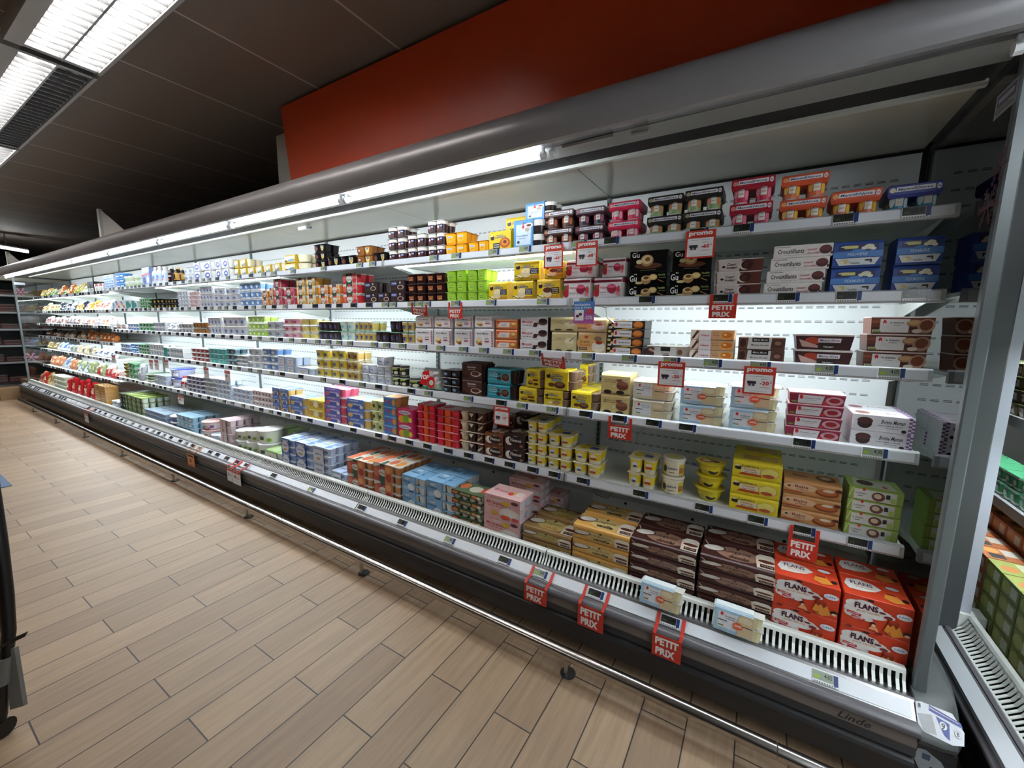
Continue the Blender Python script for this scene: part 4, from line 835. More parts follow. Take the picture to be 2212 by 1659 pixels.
def k_pouch(w, d, h, D, seed=0):
    """soft bag leaning back, crimped top"""
    rnd = random.Random(seed); m = M(); nx, nz = 9, 9; lean = D.get('lean', .25); th = D.get('th', .03)
    def P(i, j, s_):
        u, v = i/nx*2-1, j/nz; b = max(0, (1-u**4)*(1-(2*v-1)**4))**.6*th*(1+.35*rnd.uniform(-1, 1))
        return (u*w/2*(1-.06*math.sin(v*math.pi)), s_*b+lean*h*v-lean*h/2, v*h)
    for s_ in (-1, 1):
        g = [[P(i, j, s_) for i in range(nx+1)] for j in range(nz+1)]; n0 = len(m.v)
        for r_ in g: m.v += r_
        for j in range(nz):
            for i in range(nx):
                q = (n0+j*(nx+1)+i, n0+j*(nx+1)+i+1, n0+(j+1)*(nx+1)+i+1, n0+(j+1)*(nx+1)+i)
                m.f.append(q if s_ < 0 else q[::-1]); v = (j+.5)/nz; u = (i+.5)/nx
                c = D['c']
                if .35 < v < .72 and .2 < u < .8 and s_ < 0: c = D['band']
                elif v > .85: c = D.get('edge', D['c'])
                elif (v < .3) and s_ < 0: c = D.get('low', D['c'])
                m.c.append(lin(c)); m.m.append(3)
    if D.get('art'): art(m, D['art'], lambda u, v, e: ((u-.5)*w*.9, -th*1.4+lean*h*v-lean*h/2-e, v*h), 3)
    return [('pouch', m, (0, 0, 0))]
def k_clear(w, d, h, D):
    """clear twin tray pack with a card band over the left two thirds"""
    out = []; c = M(); hh = h/2
    for k in (0, 1):
        t = M(); t.loft([ring(w/4*.8, d/4*.8, 0, 5), ring(w/4*.95, d/4*.95, hh-.006, 5)], D['fill'], 1)
        for i in (0, 1):
            for j in (0, 1): out.append(('pudding_pot', t, (-w/4+i*w/2, -d/4*.97+j*d/2*.97, k*hh+.001)))
        l = M(); l.box(-w/2-.003, w/2+.003, -d/2-.002, d/2+.002, 0, .002, '#dfe0da', 3, bv=.0006); out.append(('foil_lid', l, (0, 0, (k+1)*hh-.004)))
    m = M(); xb = -w/2+w*.8; m.extrude([(-d/2-.004, .003), (-d/2-.005, .01), (-d/2-.005, h-.008), (-d/2+.003, h+.001), (d/2, h+.001), (d/2, h), (-d/2+.003, h), (-d/2-.004, h-.008), (-d/2-.004, .01)], -w/2+.002, xb, D['c'])
    art(m, D['art'], lambda u, v, e: (-w/2+.002+u*(xb+w/2), -d/2-.005-e, .008+v*(h-.016)))
    art(m, [('r', .02, .02, .98, .98, '#e6ecee')]+D.get('top', []), lambda u, v, e: (-w/2+.002+u*(xb+w/2), -d/2+.004+v*(d-.006), h+.001+e))
    out.append(('card_band', m, (0, 0, 0))); return out
KIND = dict(carton=k_carton, sleeve=k_sleeve, pots=k_pots, jar=k_jar, tub=k_tub, bowl=k_bowl, bottle=k_bottle, pouch=k_pouch, clear=k_clear)

D = {}
def de(name, kind, noun, look, cat, **kw): D[name] = dict(kind=kind, noun=noun, look=look, cat=cat, **kw)
FL = ['twin_pot_yogurt_pack', 'yogurt pack']
def nova(name, look, c, blob, cup_, col2): de(name, 'jar', 'twin_pot_yogurt_pack', look, 'yogurt pack', c=c, blob=blob, cup='#e4e2dc', band=cup_, bz=(.06, .93), taper=.86,
    carve=[('r', 0, 0, 1, 1, cup_), ('e', .2, .5, .14, .3, col2), ('e', .85, .35, .12, .26, col2), ('r', .36, .22, .68, .82, '#e8e4dd'), ('p', ((.42, .82), (.62, .82), (.52, .97)), '#22252c'), ('t', .52, .6, .26, .16, 'YAOURT', '#23252c'), ('r', 0.420, 0.355, 0.620, 0.405, blob)])
nova('nova_blue', 'blue-bannered coconut yogurt twin-pot pack', '#27368f', '#dcd6c2', '#3d93b8', '#dff0f0')
nova('nova_peach', 'orange-bannered peach yogurt twin-pot pack', '#d2502b', '#e5a46a', '#e2744a', '#f2c53c')
nova('nova_red', 'crimson-bannered raspberry yogurt twin-pot pack', '#a3152e', '#d98a7a', '#c31f4a', '#e77a98')
nova('nova_black', 'black-bannered green-pot yogurt pack', '#20201f', '#b2a486', '#8fae74', '#c9763a')
nova('nova_pink', 'bright pink-bannered yogurt twin-pot pack', '#d92452', '#f0a5a0', '#e32f66', '#f7c2cc')
nova('nova_purple', 'dark purple-bannered yogurt twin-pot pack', '#3a1526', '#8b3a4a', '#33203f', '#b0506b')
nova('nova_brown', 'brown-bannered chocolate yogurt twin-pot pack', '#41191a', '#b78060', '#5a2a1c', '#c46a45')
LB = '#a9cfe8'
de('mousse_lait', 'sleeve', 'layered_dessert_pack', 'pale blue wrapped layered dessert pack', 'dessert pack', c='#5f9ed3', span=(0, .66), nx=2, nz=2, all=1, cup='#2e2222', band='#2e2222', ctop='#efece6', bz=(.05, .55), cmi=1, ex=2,
   art=[('r', .0, 0, 1, 1, '#5b9ad2'), ('r', .12, .1, .9, .9, '#cfdff0'), ('e', .5, .8, .07, .07, '#d8323c'), ('r', .48, .8, .52, 1, '#d8323c'), ('e', .8, .84, .2, .1, '#f1eee8'), ('e', .8, .84, .13, .05, '#6a3f35'), ('e', .72, .68, .12, .08, '#b9a49a'), ('t', .46, .46, .6, .07, 'la mousse liegeoise', '#2c4f82'), ('t', .45, .36, .32, .05, 'chocolat', '#3f5f8e'), ('e', .26, .22, .07, .06, '#3b4c5c'), ('r', .25, .03, .45, .09, '#8ab04a')], top=[('r', 0, 0, 1, 1, '#b7cfe6')])
LAIT = [('e', .16, .73, .09, .13, '#2c2018'), ('e', .13, .86, .05, .05, '#f0d9c0'), ('t', .5, .86, .3, .06, 'NESTLE', '#2e3b80'), ('t', .54, .77, .5, .16, 'Laitiere', '#2b56a4', .25)]
de('caramel_yellow', 'sleeve', 'caramel_cream_pack', 'yellow wrapped caramel cream pack', 'dessert pack', c='#ecc91c', nx=2, cup='#d8b25c', art=LAIT+[('e', .74, .4, .24, .3, '#b5561c'), ('e', .74, .42, .16, .2, '#e08b3a'), ('e', .74, .45, .08, .1, '#6a2a10'), ('r', .2, .06, .5, .42, '#1d1c22'), ('t', .35, .32, .24, .1, 'Creme', '#f0ede6', .2), ('t', .35, .19, .26, .1, 'Caramel', '#f0ede6', .2), ('r', 0, 0, .2, .1, '#c0561c')], top=[('r', .1, .1, .9, .9, '#f2d53a'), ('t', .5, .5, .5, .3, 'Laitiere', '#2b56a4', .25)])
de('mango', 'pots', 'mango_pudding_pack', 'bright orange-yellow four-cup pudding pack', 'dessert pack', cup='#f0a81e', lid='#e79c2a', taper=.86, cart=[('e', .5, .5, .4, .42, '#f4b932'), ('r', .18, .62, .82, .8, '#d9e2ea'), ('t', .5, .71, .5, .1, 'Danette', '#2c4fa0'), ('r', 0.300, 0.375, 0.700, 0.465, '#c98a12')])
LG = [('p', ((0, 0), (1, 0), (1, .35), (0, .5)), '#33191a'), ('e', .3, .55, .2, .4, '#5a1f26'), ('e', .3, .62, .12, .2, '#ece6e2'), ('e', .3, .45, .07, .12, '#8c1c28'), ('r', .55, .62, .95, .86, '#5d7fbb'), ('t', .75, .74, .34, .14, 'Danette', '#eef'), ('r', .55, .34, .95, .56, '#4c2026')]
de('liegeois_pots', 'pots', 'layered_pudding_pack', 'clear pack of brown and white layered puddings', 'dessert pack', cup='#382021', ctop='#e6dfd8', bz=(.05, .7), band='#3b2223', lid='#b9b6b0', lmi=3, taper=.84, ex=3, cart=LG)
de('black_pots', 'pots', 'black_pudding_pack', 'black-cup dark chocolate pudding pack', 'dessert pack', cup='#141011', lid='#2c2827', taper=.84, alt=[dict(cart=[('e', .45, .5, .4, .4, '#2c1010'), ('e', .45, .5, .25, .24, '#7c2f2b')]), dict(cart=[('p', ((.15, .9), (.85, .9), (.8, .4), (.5, .08), (.2, .4)), '#d9c06a'), ('r', .3, .62, .7, .84, '#5d7fbb'), ('r', 0.330, 0.400, 0.670, 0.500, '#6b4a1c')])])
de('caramel_pots', 'pots', 'caramel_pudding_pack', 'caramel-brown four-cup pudding pack', 'dessert pack', cup='#9d6430', lid='#8a5a34', taper=.84, alt=[dict(cart=[('e', .45, .5, .4, .4, '#70381b'), ('e', .45, .6, .2, .16, '#e3c7a4')]), dict(cart=[('p', ((.15, .9), (.85, .9), (.8, .4), (.5, .08), (.2, .4)), '#e3cf7a'), ('r', .3, .62, .7, .84, '#5d7fbb')])])
de('petit_creme', 'sleeve', 'small_cream_pack', 'cream and yellow small-pot pack', 'dessert pack', c='#d9b83a', span=(0, .5), all=1, nx=2, cup='#e4dcc2', band='#efe6c6', art=[('r', 0, .55, 1, 1, '#e6dfc8'), ('e', .3, .6, .25, .3, '#f4f1e8'), ('r', .35, .1, .9, .45, '#6f9cc4'), ('e', .15, .2, .12, .16, '#6b4a1c')], top=[('r', .1, .1, .9, .9, '#e8dcae')])
de('blue_swirl', 'sleeve', 'blue_logo_yogurt_pack', 'white yogurt pack with round blue swirl', 'yogurt pack', c='#e4e8ee', span=(0, .6), all=1, cup='#d9dad8', art=[('e', .5, .5, .44, .42, '#4b62b0'), ('e', .5, .5, .3, .28, '#2c3c98'), ('e', .56, .58, .2, .12, '#dfe6f4'), ('r', 0.250, 0.390, 0.750, 0.510, '#e8ecf8')], top=[('r', 0, 0, 1, 1, '#dfe6f0')])
WP = [('e', .5, .5, .3, .34, '#9fb4cf'), ('t', .5, .5, .5, .2, 'nature', '#3f5685')]
de('white_pots', 'pots', 'white_yogurt_pack', 'plain white cup yogurt pack', 'yogurt pack', cup='#dfe2e6', lid='#e6e9ee', cart=WP)
de('white_bottle', 'bottle', 'drinking_yogurt_bottle', 'white drinking yogurt bottle', 'bottle', cup='#e6e9ee', band='#cfdbee', lid='#e8e4e0', carve=[('r', .2, .3, .8, .75, '#7d9fd0'), ('e', .5, .15, .2, .1, '#d85a4a')])
de('dark_bottle', 'bottle', 'protein_drink_bottle', 'black protein drink bottle with white letters', 'bottle', cup='#241816', band='#2c1614', lid='#e6ddd4', carve=[('t', .5, .6, .8, .3, 'HIPRO', '#f0e8e4'), ('e', .5, .12, .2, .12, '#c8222e')])
de('yellow_bottle', 'bottle', 'vanilla_drink_bottle', 'black and amber vanilla drink bottle', 'bottle', cup='#2a1f12', band='#c89a4a', lid='#e0c48a', carve=[('r', .3, .1, .7, .9, '#2b2118')])
de('blue_bottlepack', 'carton', 'small_bottle_multipack', 'blue and white little-bottle multipack', 'yogurt pack', c='#8fa4dc', art=[('e', .2, .85, .12, .1, '#dfe6f6'), ('e', .5, .85, .12, .1, '#dfe6f6'), ('e', .8, .85, .12, .1, '#dfe6f6'), ('p', ((0, .5), (1, .62), (1, .72), (0, .6)), '#b8344a'), ('e', .3, .3, .2, .2, '#4c62b4'), ('e', .75, .3, .18, .2, '#dfe6f6')])
de('green_tub', 'tub', 'white_yogurt_tub', 'white tub with green leaf print', 'yogurt tub', cup='#dfe4dc', band='#d5ddc8', lid='#dfe6e0', carve=[('e', .3, .4, .2, .3, '#54804a'), ('e', .7, .6, .15, .2, '#8fae74')])
de('white_tub', 'tub', 'white_yogurt_tub', 'white tub with pale green band', 'yogurt tub', cup='#e6e9ea', band='#c8d4b4', lid='#eef0f2', carve=[('e', .5, .5, .2, .3, '#8aa86a')])
de('blue_tub', 'tub', 'cream_cheese_tub', 'sky-blue cream cheese tub', 'cheese tub', cup='#6fa4dc', band='#4f8cd2', lid='#9cc4ea', carve=[('r', .2, .3, .8, .7, '#e2ecf6')])
de('blue_box', 'carton', 'cheese_portion_box', 'blue and white cheese portion box', 'cheese box', c='#dfe8f4', art=[('r', 0, 0, 1, .3, '#6fa0da'), ('r', .1, .4, .7, .85, '#8fb8e6'), ('e', .85, .6, .1, .25, '#2f5cb0')])
de('white_red_box', 'carton', 'white_cheese_box', 'white cheese box with red roofline', 'cheese box', c='#e6e4e2', art=[('p', ((.1, .7), (.9, .7), (.7, 1), (.3, 1)), '#a62c34'), ('e', .5, .35, .2, .2, '#b8c0b0')])
de('black_box', 'carton', 'black_window_box', 'black box with white base label', 'cheese box', c='#17181a', art=[('r', .05, .05, .95, .4, '#dfe4e0'), ('e', .4, .25, .15, .12, '#3c6a5c')])
de('fermiere', 'sleeve', 'vanilla_yogurt_pack', 'deep blue four-pot pack with vanilla flowers', 'yogurt pack', c='#2f4fa0', nx=2, cup='#2c4a98', span=(.01, .99), ex=4, mi=0,
   art=[('r', .1, .72, .9, 1, '#2c2f58'), ('e', .3, .9, .16, .05, '#c9c3e0'), ('r', .22, .8, .5, .94, '#dfd888'), ('e', .72, .86, .1, .12, '#ece8d0'), ('e', .62, .8, .06, .08, '#f4f0dc'), ('e', .8, .76, .06, .07, '#f4f0dc'), ('r', 0, .38, 1, .66, '#4f86d0'), ('p', ((.35, .66), (.65, .66), (.58, .76), (.42, .76)), '#4f86d0'), ('t', .5, .52, .4, .14, 'FERMIERE', '#bcd6f4'),
        ('p', ((.14, 0), (.86, 0), (.95, .34), (.05, .34)), '#dfe4e8'), ('e', .26, .18, .08, .1, '#d8cc8c'), ('e', .2, .14, .05, .08, '#efe9c4'), ('t', .47, .1, .2, .09, 'Vanille', '#5a5048'), ('e', .72, .22, .07, .04, '#2a2430'), ('e', .78, .18, .02, .09, '#2a2430')], top=[('r', 0, 0, 1, 1, '#3b4c8c'), ('e', .5, .5, .3, .3, '#c9b66c')])
de('croustillant', 'carton', 'crisp_biscuit_carton', 'white dessert carton with brown cakes', 'dessert box', c='#e8e2df', art=[('r', 0.050, 0.850, 0.290, 0.890, '#5a3038'), ('t', .3, .52, .46, .38, 'Croustillants', '#3c2a2c'), ('t', .66, .56, .16, .13, 'coeur', '#b83844'), ('t', .68, .3, .2, .15, 'chocolat', '#b83844'), ('t', .38, .2, .4, .05, 'au chocolat noir', '#7a6a68'), ('e', .88, .52, .1, .34, '#4c2120'), ('e', .88, .62, .085, .2, '#6a3230'), ('e', .98, .25, .02, .12, '#5a2a2a')])
de('fondant', 'carton', 'molten_cake_carton', 'brown and white molten cake box', 'dessert box', flare=.04, c='#5c2c22', art=[('p', ((.0, 1), (.04, 0), (.5, 0), (.55, 1)), '#cfc2bf'), ('r', .0, 0, .04, 1, '#8a6a60'), ('p', ((.15, .55), (.2, .42), (.15, .3), (.1, .42)), '#2a1a1a'), ('t', .33, .62, .2, .22, 'Coeur', '#3a2322', .3), ('t', .33, .34, .24, .22, 'fondant', '#3a2322', .3), ('e', .62, .5, .12, .4, '#e2d8d2'), ('e', .67, .55, .13, .38, '#3a1712'), ('e', .64, .52, .06, .22, '#52231a')])
GU = [('t', .12, .56, .19, .5, 'Gu', '#ece9e4'), ('e', .16, .88, .012, .05, '#ece9e4'), ('e', .2, .88, .012, .05, '#ece9e4'), ('e', .46, .42, .13, .34, '#b08a5c'), ('e', .46, .56, .12, .2, '#d9c49a'), ('e', .46, .58, .07, .12, '#7c4a26'), ('e', .64, .62, .11, .24, '#c8a86a'), ('e', .64, .64, .08, .16, '#e4d098'), ('e', .28, .2, .1, .1, '#cfc28c'), ('p', ((.75, .4), (.9, .2), (.92, .24), (.77, .44)), '#a8744c'), ('t', .86, .78, .18, .16, 'Vanille', '#8f9a5a', .3), ('t', .88, .56, .16, .12, 'gourmand', '#8f9a5a', .3)]
de('gourmet_black', 'carton', 'black_cheesecake_carton', 'flat black cheesecake carton with white letters', 'dessert box', c='#100f10', mi=3, art=GU)
de('gourmet_tall', 'carton', 'black_cheesecake_carton', 'black cheesecake carton stood upright', 'dessert box', c='#121112', mi=3, art=[('t', .16, .82, .2, .24, 'Gu', '#ece9e4'), ('e', .2, .97, .012, .02, '#ece9e4'), ('e', .5, .3, .35, .14, '#5e3a2c'), ('e', .46, .55, .17, .27, '#b08a5c'), ('e', .46, .58, .13, .2, '#dcc99c'), ('e', .48, .6, .07, .1, '#8a5a34'), ('e', .26, .5, .08, .1, '#d8cfa0'), ('r', 0.300, 0.092, 0.700, 0.108, '#8c8474')])
de('rians_panna', 'sleeve', 'glass_pot_panna_cotta_pack', 'white sleeve with red berries and lidded pots', 'dessert pack', c='#dcd6da', span=(.0, .9), nx=2, all=1, cup='#d9cfc6', ctop='#a01e34', bz=(.1, .8), ex=2,
   art=[('r', 0, .86, 1, 1, '#77172a'), ('e', .1, .3, .12, .26, '#b3202e'), ('e', .05, .6, .07, .14, '#3c6a34'), ('e', .16, .62, .1, .14, '#c8333c'), ('r', .2, .02, .5, .8, '#e4e0e4'), ('t', .36, .58, .24, .14, 'rians', '#c22436'), ('t', .34, .3, .22, .08, 'Panna Cotta', '#4a3038'), ('t', .34, .18, .18, .05, 'fruits rouges', '#4a3038'), ('e', .66, .5, .17, .26, '#9e1c3c'), ('e', .66, .62, .15, .1, '#d6577a'), ('e', .9, .45, .05, .2, '#c8333c'), ('e', .88, .2, .07, .1, '#e27a86')], top=[('r', 0, 0, 1, 1, '#9a2438')])
def ppot(name, look, c2, txt): de(name, 'sleeve', 'glass_pot_cream_pack', look, 'dessert pack', c='#e6c31a', nx=2, cup='#dcc27c', span=(0, .9), all=1, ex=2,
   art=LAIT+[('p', ((.25, 0), (1, 0), (1, .2), (.4, .22)), '#b9862c'), ('e', .48, .38, .22, .3, '#e0cfa4'), ('e', .48, .5, .2, .15, c2), ('r', .64, .3, .98, .64, '#1f2550' if txt == 'vanille' else '#33150e'), ('t', .81, .55, .28, .08, 'le Petit Pot', '#ece6da'), ('t', .81, .45, .24, .07, 'de Creme', '#ece6da'), ('t', .81, .36, .24, .06, txt, '#ece6da'), ('e', .2, .14, .12, .1, '#efe6b4'), ('p', ((.02, .2), (.3, .02), (.32, .05), (.04, .24)), '#3a2a18')], top=[('r', 0, 0, 1, 1, '#e8d25a')])
ppot('petit_pot_choc', 'yellow glass-pot pack with chocolate cream', '#5a2a16', 'chocolat')
ppot('petit_pot_van', 'yellow glass-pot pack with vanilla cream', '#f2e2b0', 'vanille')
de('lime_pots', 'pots', 'lime_green_pudding_pack', 'lime green four-cup pudding pack', 'dessert pack', cup='#9cc93a', lid='#a6d04a', taper=.88, nx=2, cart=[('e', .5, .5, .42, .4, '#a8d24c'), ('t', .5, .66, .5, .14, 'Danette', '#6f9a2c'), ('r', 0.250, 0.355, 0.750, 0.445, '#5f8a2a')])
de('choc_pots', 'pots', 'chocolate_pudding_pack', 'dark brown four-cup pudding pack', 'dessert pack', cup='#2b1412', lid='#3a2220', taper=.88, nx=2, cart=[('r', .12, .24, .88, .82, '#7a3c22'), ('r', .12, .5, .88, .82, '#a3603a'), ('r', 0.250, 0.360, 0.750, 0.440, '#e8c89a')])
de('coffee_pots', 'pots', 'coffee_pudding_pack', 'black-brown wrapped pudding pack with cup', 'dessert pack', cup='#221416', lid='#3a2c2e', c='#2e1a1c', panel=[('r', .08, .62, .45, .9, '#4c5ca0'), ('t', .26, .78, .32, .14, 'Danette', '#e4e4f2'), ('e', .72, .42, .22, .2, '#d9c4b4'), ('e', .72, .42, .17, .15, '#3c1c16'), ('e', .7, .82, .06, .1, '#c9b4a4'), ('t', .3, .3, .3, .06, 'chocolat', '#8a6a60')])
def fr(name, look, a, b, c): de(name, 'pots', 'fruit_yogurt_pack', look, 'yogurt pack', cup='#e0dcd4', band=a, lid='#dcd8d0', c='#e6e0d4', nx=2, pspan=(0, .82, 0), cart=[('e', .5, .5, .4, .4, b)],
   panel=[('r', 0, 0, .24, .72, a), ('e', .12, .5, .11, .3, b), ('r', .24, 0, .68, 1, '#1c4a38'), ('e', .46, .5, .2, .36, '#d8d6d0'), ('t', .46, .4, .3, .16, 'Panier', '#4a3c3c'), ('e', .4, .8, .05, .1, '#c8323c'), ('e', .52, .8, .05, .1, '#c8323c'), ('e', .46, .88, .05, .1, '#c8323c'), ('r', .68, .3, 1, 1, c), ('e', .84, .3, .14, .25, a), ('e', .84, .75, .12, .18, b)])
fr('fruit_straw', 'green and strawberry-red fruit yogurt pack', '#c8303a', '#e2605a', '#d8a49c'); fr('fruit_apricot', 'green and orange apricot yogurt pack', '#d8742c', '#eea04c', '#e6ddc8')
fr('fruit_lemon', 'green and pale lemon yogurt pack', '#d89a3c', '#ecd08a', '#e2dcc4'); fr('fruit_rasp', 'green and raspberry-pink yogurt pack', '#b83a52', '#d8677c', '#c2455c')
def sp(name, noun, look, cup_, band, lid, blob, txt=None, cat='yogurt pack', nx=2, c=None, **kw):
    de(name, 'pots', noun, look, cat, cup=cup_, band=band, bz=(.2, .84), lid=lid, nx=nx, cart=[('r', .1, .05, .9, .95, band), ('e', .4, .45, .3, .3, blob)]+([('t', .5, .62, .7, .2, txt, '#2c3a66')] if txt else []), **kw)
sp('blue_white_cups', 'blue_white_yogurt_pack', 'white cup pack with blue label', '#e4e7ea', '#6f93c8', '#dfe8f0', '#eef2f6')
sp('clip_white', 'clip_sleeve_yogurt_pack', 'white and grey-blue sleeved yogurt pack', '#d9d9d8', '#c9ccd6', '#dcdcdc', '#58649a')
sp('pale_pink', 'pink_white_yogurt_pack', 'pale pink and white cup yogurt pack', '#e8dcd8', '#dcc8cc', '#efe4e2', '#c98a98')
sp('black_lemon', 'black_yellow_dessert_pack', 'black dessert pack with yellow slices', '#16181a', '#1c1e22', '#2a2c2e', '#d8b83a')
sp('green_pots', 'green_yogurt_pack', 'green and white cup yogurt pack', '#dfe6dc', '#3f8a5c', '#4fa074', '#dfe8dc')
sp('gold_pots', 'gold_label_yogurt_pack', 'white cup pack with golden label', '#e2e0d6', '#cfae5e', '#3f8f6a', '#3a5f9c', 'MINE')
sp('dark_pots', 'dark_label_yogurt_pack', 'dark brown cup yogurt pack', '#2e2428', '#3a2a2c', '#3f8f6a', '#44568c')
sp('mint_pots', 'mint_label_yogurt_pack', 'white and mint cup yogurt pack', '#dfe6e2', '#cfe0d8', '#58a888', '#7db0c8')
sp('lemon_fruit_pots', 'lemon_fruit_yogurt_pack', 'pale yellow fruit cup yogurt pack', '#e6e2da', '#e4d88c', '#e8e2dc', '#d9b82c')
sp('pink_fruit_pots', 'pink_fruit_yogurt_pack', 'pink fruit cup yogurt pack', '#e6dedc', '#d9a8b8', '#e8e0de', '#b23a5c')
sp('grey_white_pots', 'grey_white_yogurt_pack', 'grey and white cup yogurt pack', '#d9dadc', '#b4b8c2', '#e2e4e6', '#6a7280')
sp('lime_white_pots', 'lime_white_yogurt_pack', 'white and lime cup yogurt pack', '#e2e8da', '#a8cf5c', '#d8ecc0', '#f2f6ea')
sp('orange_grey_pots', 'orange_grey_dessert_pack', 'grey and orange cup dessert pack', '#8a8480', '#b87a3a', '#a09a96', '#3c3434')
sp('clear_black_pots', 'black_dot_dessert_pack', 'clear cup pack with black discs', '#c9cbcc', '#b8babc', '#d2d4d6', '#33353a')
sp('brown_yellow_pots', 'brown_cream_yogurt_pack', 'cream cup pack with brown label', '#e2dccc', '#b89c5c', '#d8c88c', '#5c3424')
sp('yellow_pots', 'yellow_cream_yogurt_pack', 'white cup pack with yellow label', '#e6e2d2', '#d9c048', '#dccf8a', '#4a5a8a')
sp('grey_teal_pots', 'slate_teal_yogurt_pack', 'slate and teal cup yogurt pack', '#8a9aa4', '#4a5a68', '#7fc4c4', '#a8b4bc')
sp('teal_pots', 'teal_yogurt_pack', 'turquoise cup yogurt pack', '#5fc0ba', '#68c8c2', '#6a8a94', '#8fd8d2', ex=3)
sp('white_red_pots', 'white_red_yogurt_pack', 'white cup pack with dark red band', '#e4e2e2', '#a8434c', '#e8e8ea', '#e6d8d6')
sp('dark_blue_pots', 'small_dark_pot_pack', 'small dark-brown pot pack, blue label', '#1e1416', '#241a1e', '#382e32', '#6f9cc8', cat='dessert pack')
sp('cherry_pots', 'cherry_yogurt_pack', 'white cup pack with dark cherries', '#e4dede', '#d8cccd', '#e8dcdc', '#6a1f2c', nx=3)
sp('white_blue_small', 'small_white_yogurt_pack', 'small white and light-blue cup pack', '#e6eaf0', '#d4deee', '#cfe0f2', '#6f8fca')
sp('navy_white_pots', 'navy_white_yogurt_pack', 'white cup pack with navy-grey band', '#dcdfe6', '#55597a', '#d8d4e6', '#b8bcd2')
sp('sky_pots', 'sky_blue_yogurt_pack', 'light sky-blue cup yogurt pack', '#bcd2de', '#8fb8d2', '#a8d2ec', '#dfeaf0')
sp('pale_blue_pots', 'pale_blue_yogurt_pack', 'pale blue and navy cup yogurt pack', '#a8b4c6', '#7f93b4', '#b4cce2', '#33346a')
sp('dark_green_pots', 'dark_green_cheese_pack', 'dark green stacked cheese pack', '#2c4634', '#1f3a2a', '#3c5a44', '#7fa07c')
de('grey_box', 'carton', 'grey_white_cheese_box', 'light grey cheese box with teal-grey stripe', 'cheese box', c='#c9ccd0', art=[('r', 0, .3, 1, .6, '#8fa0a8'), ('e', .5, .75, .2, .15, '#e2e4e8')])
de('teal_box', 'carton', 'teal_cheese_box', 'teal and white cheese box', 'cheese box', c='#dfe6e6', art=[('r', 0, 0, .55, 1, '#3f9490'), ('e', .7, .5, .15, .3, '#3f9490')])
de('orange_white_box', 'carton', 'white_orange_cheese_box', 'white cheese box with orange blobs', 'cheese box', c='#e0e4ec', art=[('e', .4, .6, .15, .2, '#d8823a'), ('e', .7, .3, .16, .16, '#c8542e'), ('r', .05, .7, .4, .9, '#6a86c0')])
de('tiramisu_strip', 'carton', 'striped_tiramisu_carton', 'brown striped long tiramisu carton', 'dessert box', flare=.05, c='#6a3726', art=[('r', 0, .66, 1, .82, '#8a4a34'), ('r', 0, .3, 1, .42, '#4c231a'), ('p', ((.14, .14), (.15, .9), (.62, .9), (.62, .14)), '#dcd7d6'), ('r', .02, .1, .62, .26, '#dcd7d6'), ('e', .22, .72, .03, .14, '#cf2a2e'), ('e', .22, .62, .012, .05, '#f2e9e6'), ('t', .42, .7, .22, .13, 'le tiramisu', '#3a3436'), ('r', 0.350, 0.528, 0.490, 0.552, '#6a6466'), ('e', .7, .66, .13, .2, '#a87850'), ('e', .7, .7, .12, .15, '#c8a070'), ('e', .88, .5, .14, .42, '#b08e76'), ('e', .88, .55, .1, .3, '#7a3a20'), ('e', .75, .2, .08, .12, '#ded2c4'), ('r', .03, .1, .16, .22, '#7ca050')])
de('tiramisu_dark', 'carton', 'dark_tiramisu_carton', 'dark red-brown flared tiramisu tray', 'dessert box', flare=.09, c='#3c1216', art=[('r', 0, .93, 1, 1, '#d8c8c4'), ('e', .3, .6, .14, .26, '#a83a22'), ('p', ((.05, .7), (.4, .3), (.4, .12), (.1, .2)), '#c09a90'), ('r', .4, .5, .8, .78, '#e4dce0'), ('t', .6, .64, .34, .16, 'Mamie Nova', '#27305e', .2), ('r', .46, .06, .74, .42, '#1e0d10'), ('t', .6, .2, .2, .13, 'TIRAMISU', '#dcd4d0')])
de('mousse_marie', 'carton', 'brown_mousse_carton', 'brown mousse carton with grey label', 'dessert box', c='#5c3a2e', art=[('e', .1, .5, .1, .44, '#7a4c38'), ('e', .1, .52, .07, .36, '#3a2018'), ('p', ((.2, .05), (.22, .95), (.72, .95), (.7, .05)), '#c9c5c0'), ('r', .3, .62, .66, .95, '#15151a'), ('t', .48, .79, .3, .14, 'Marie Morin', '#e0dcd4', .3), ('t', .47, .38, .38, .14, 'Mousse chocolat', '#3c3230', .3), ('e', .86, .5, .12, .36, '#4a2c22'), ('e', .85, .55, .07, .16, '#8c6450')])
de('rians_gold', 'carton', 'gold_creme_brulee_carton', 'gold and white creme brulee carton', 'dessert box', c='#c9a078', art=[('e', .09, .5, .1, .5, '#e6dccf'), ('p', ((.08, .1), (.2, .9), (.14, .92), (.02, .1)), '#5a3020'), ('r', .2, .0, .48, 1, '#e0dadc'), ('t', .34, .46, .2, .2, 'rians', '#cf2a3a'), ('t', .58, .7, .14, .1, 'La Creme', '#9a4a2c'), ('t', .6, .48, .14, .16, 'Brulee', '#9a4a2c'), ('e', .84, .46, .15, .4, '#e8a04c'), ('e', .84, .52, .12, .28, '#cf6f24'), ('e', .8, .56, .04, .1, '#f6d08c')], top=[('r', 0, 0, 1, 1, '#dcc0a0')])
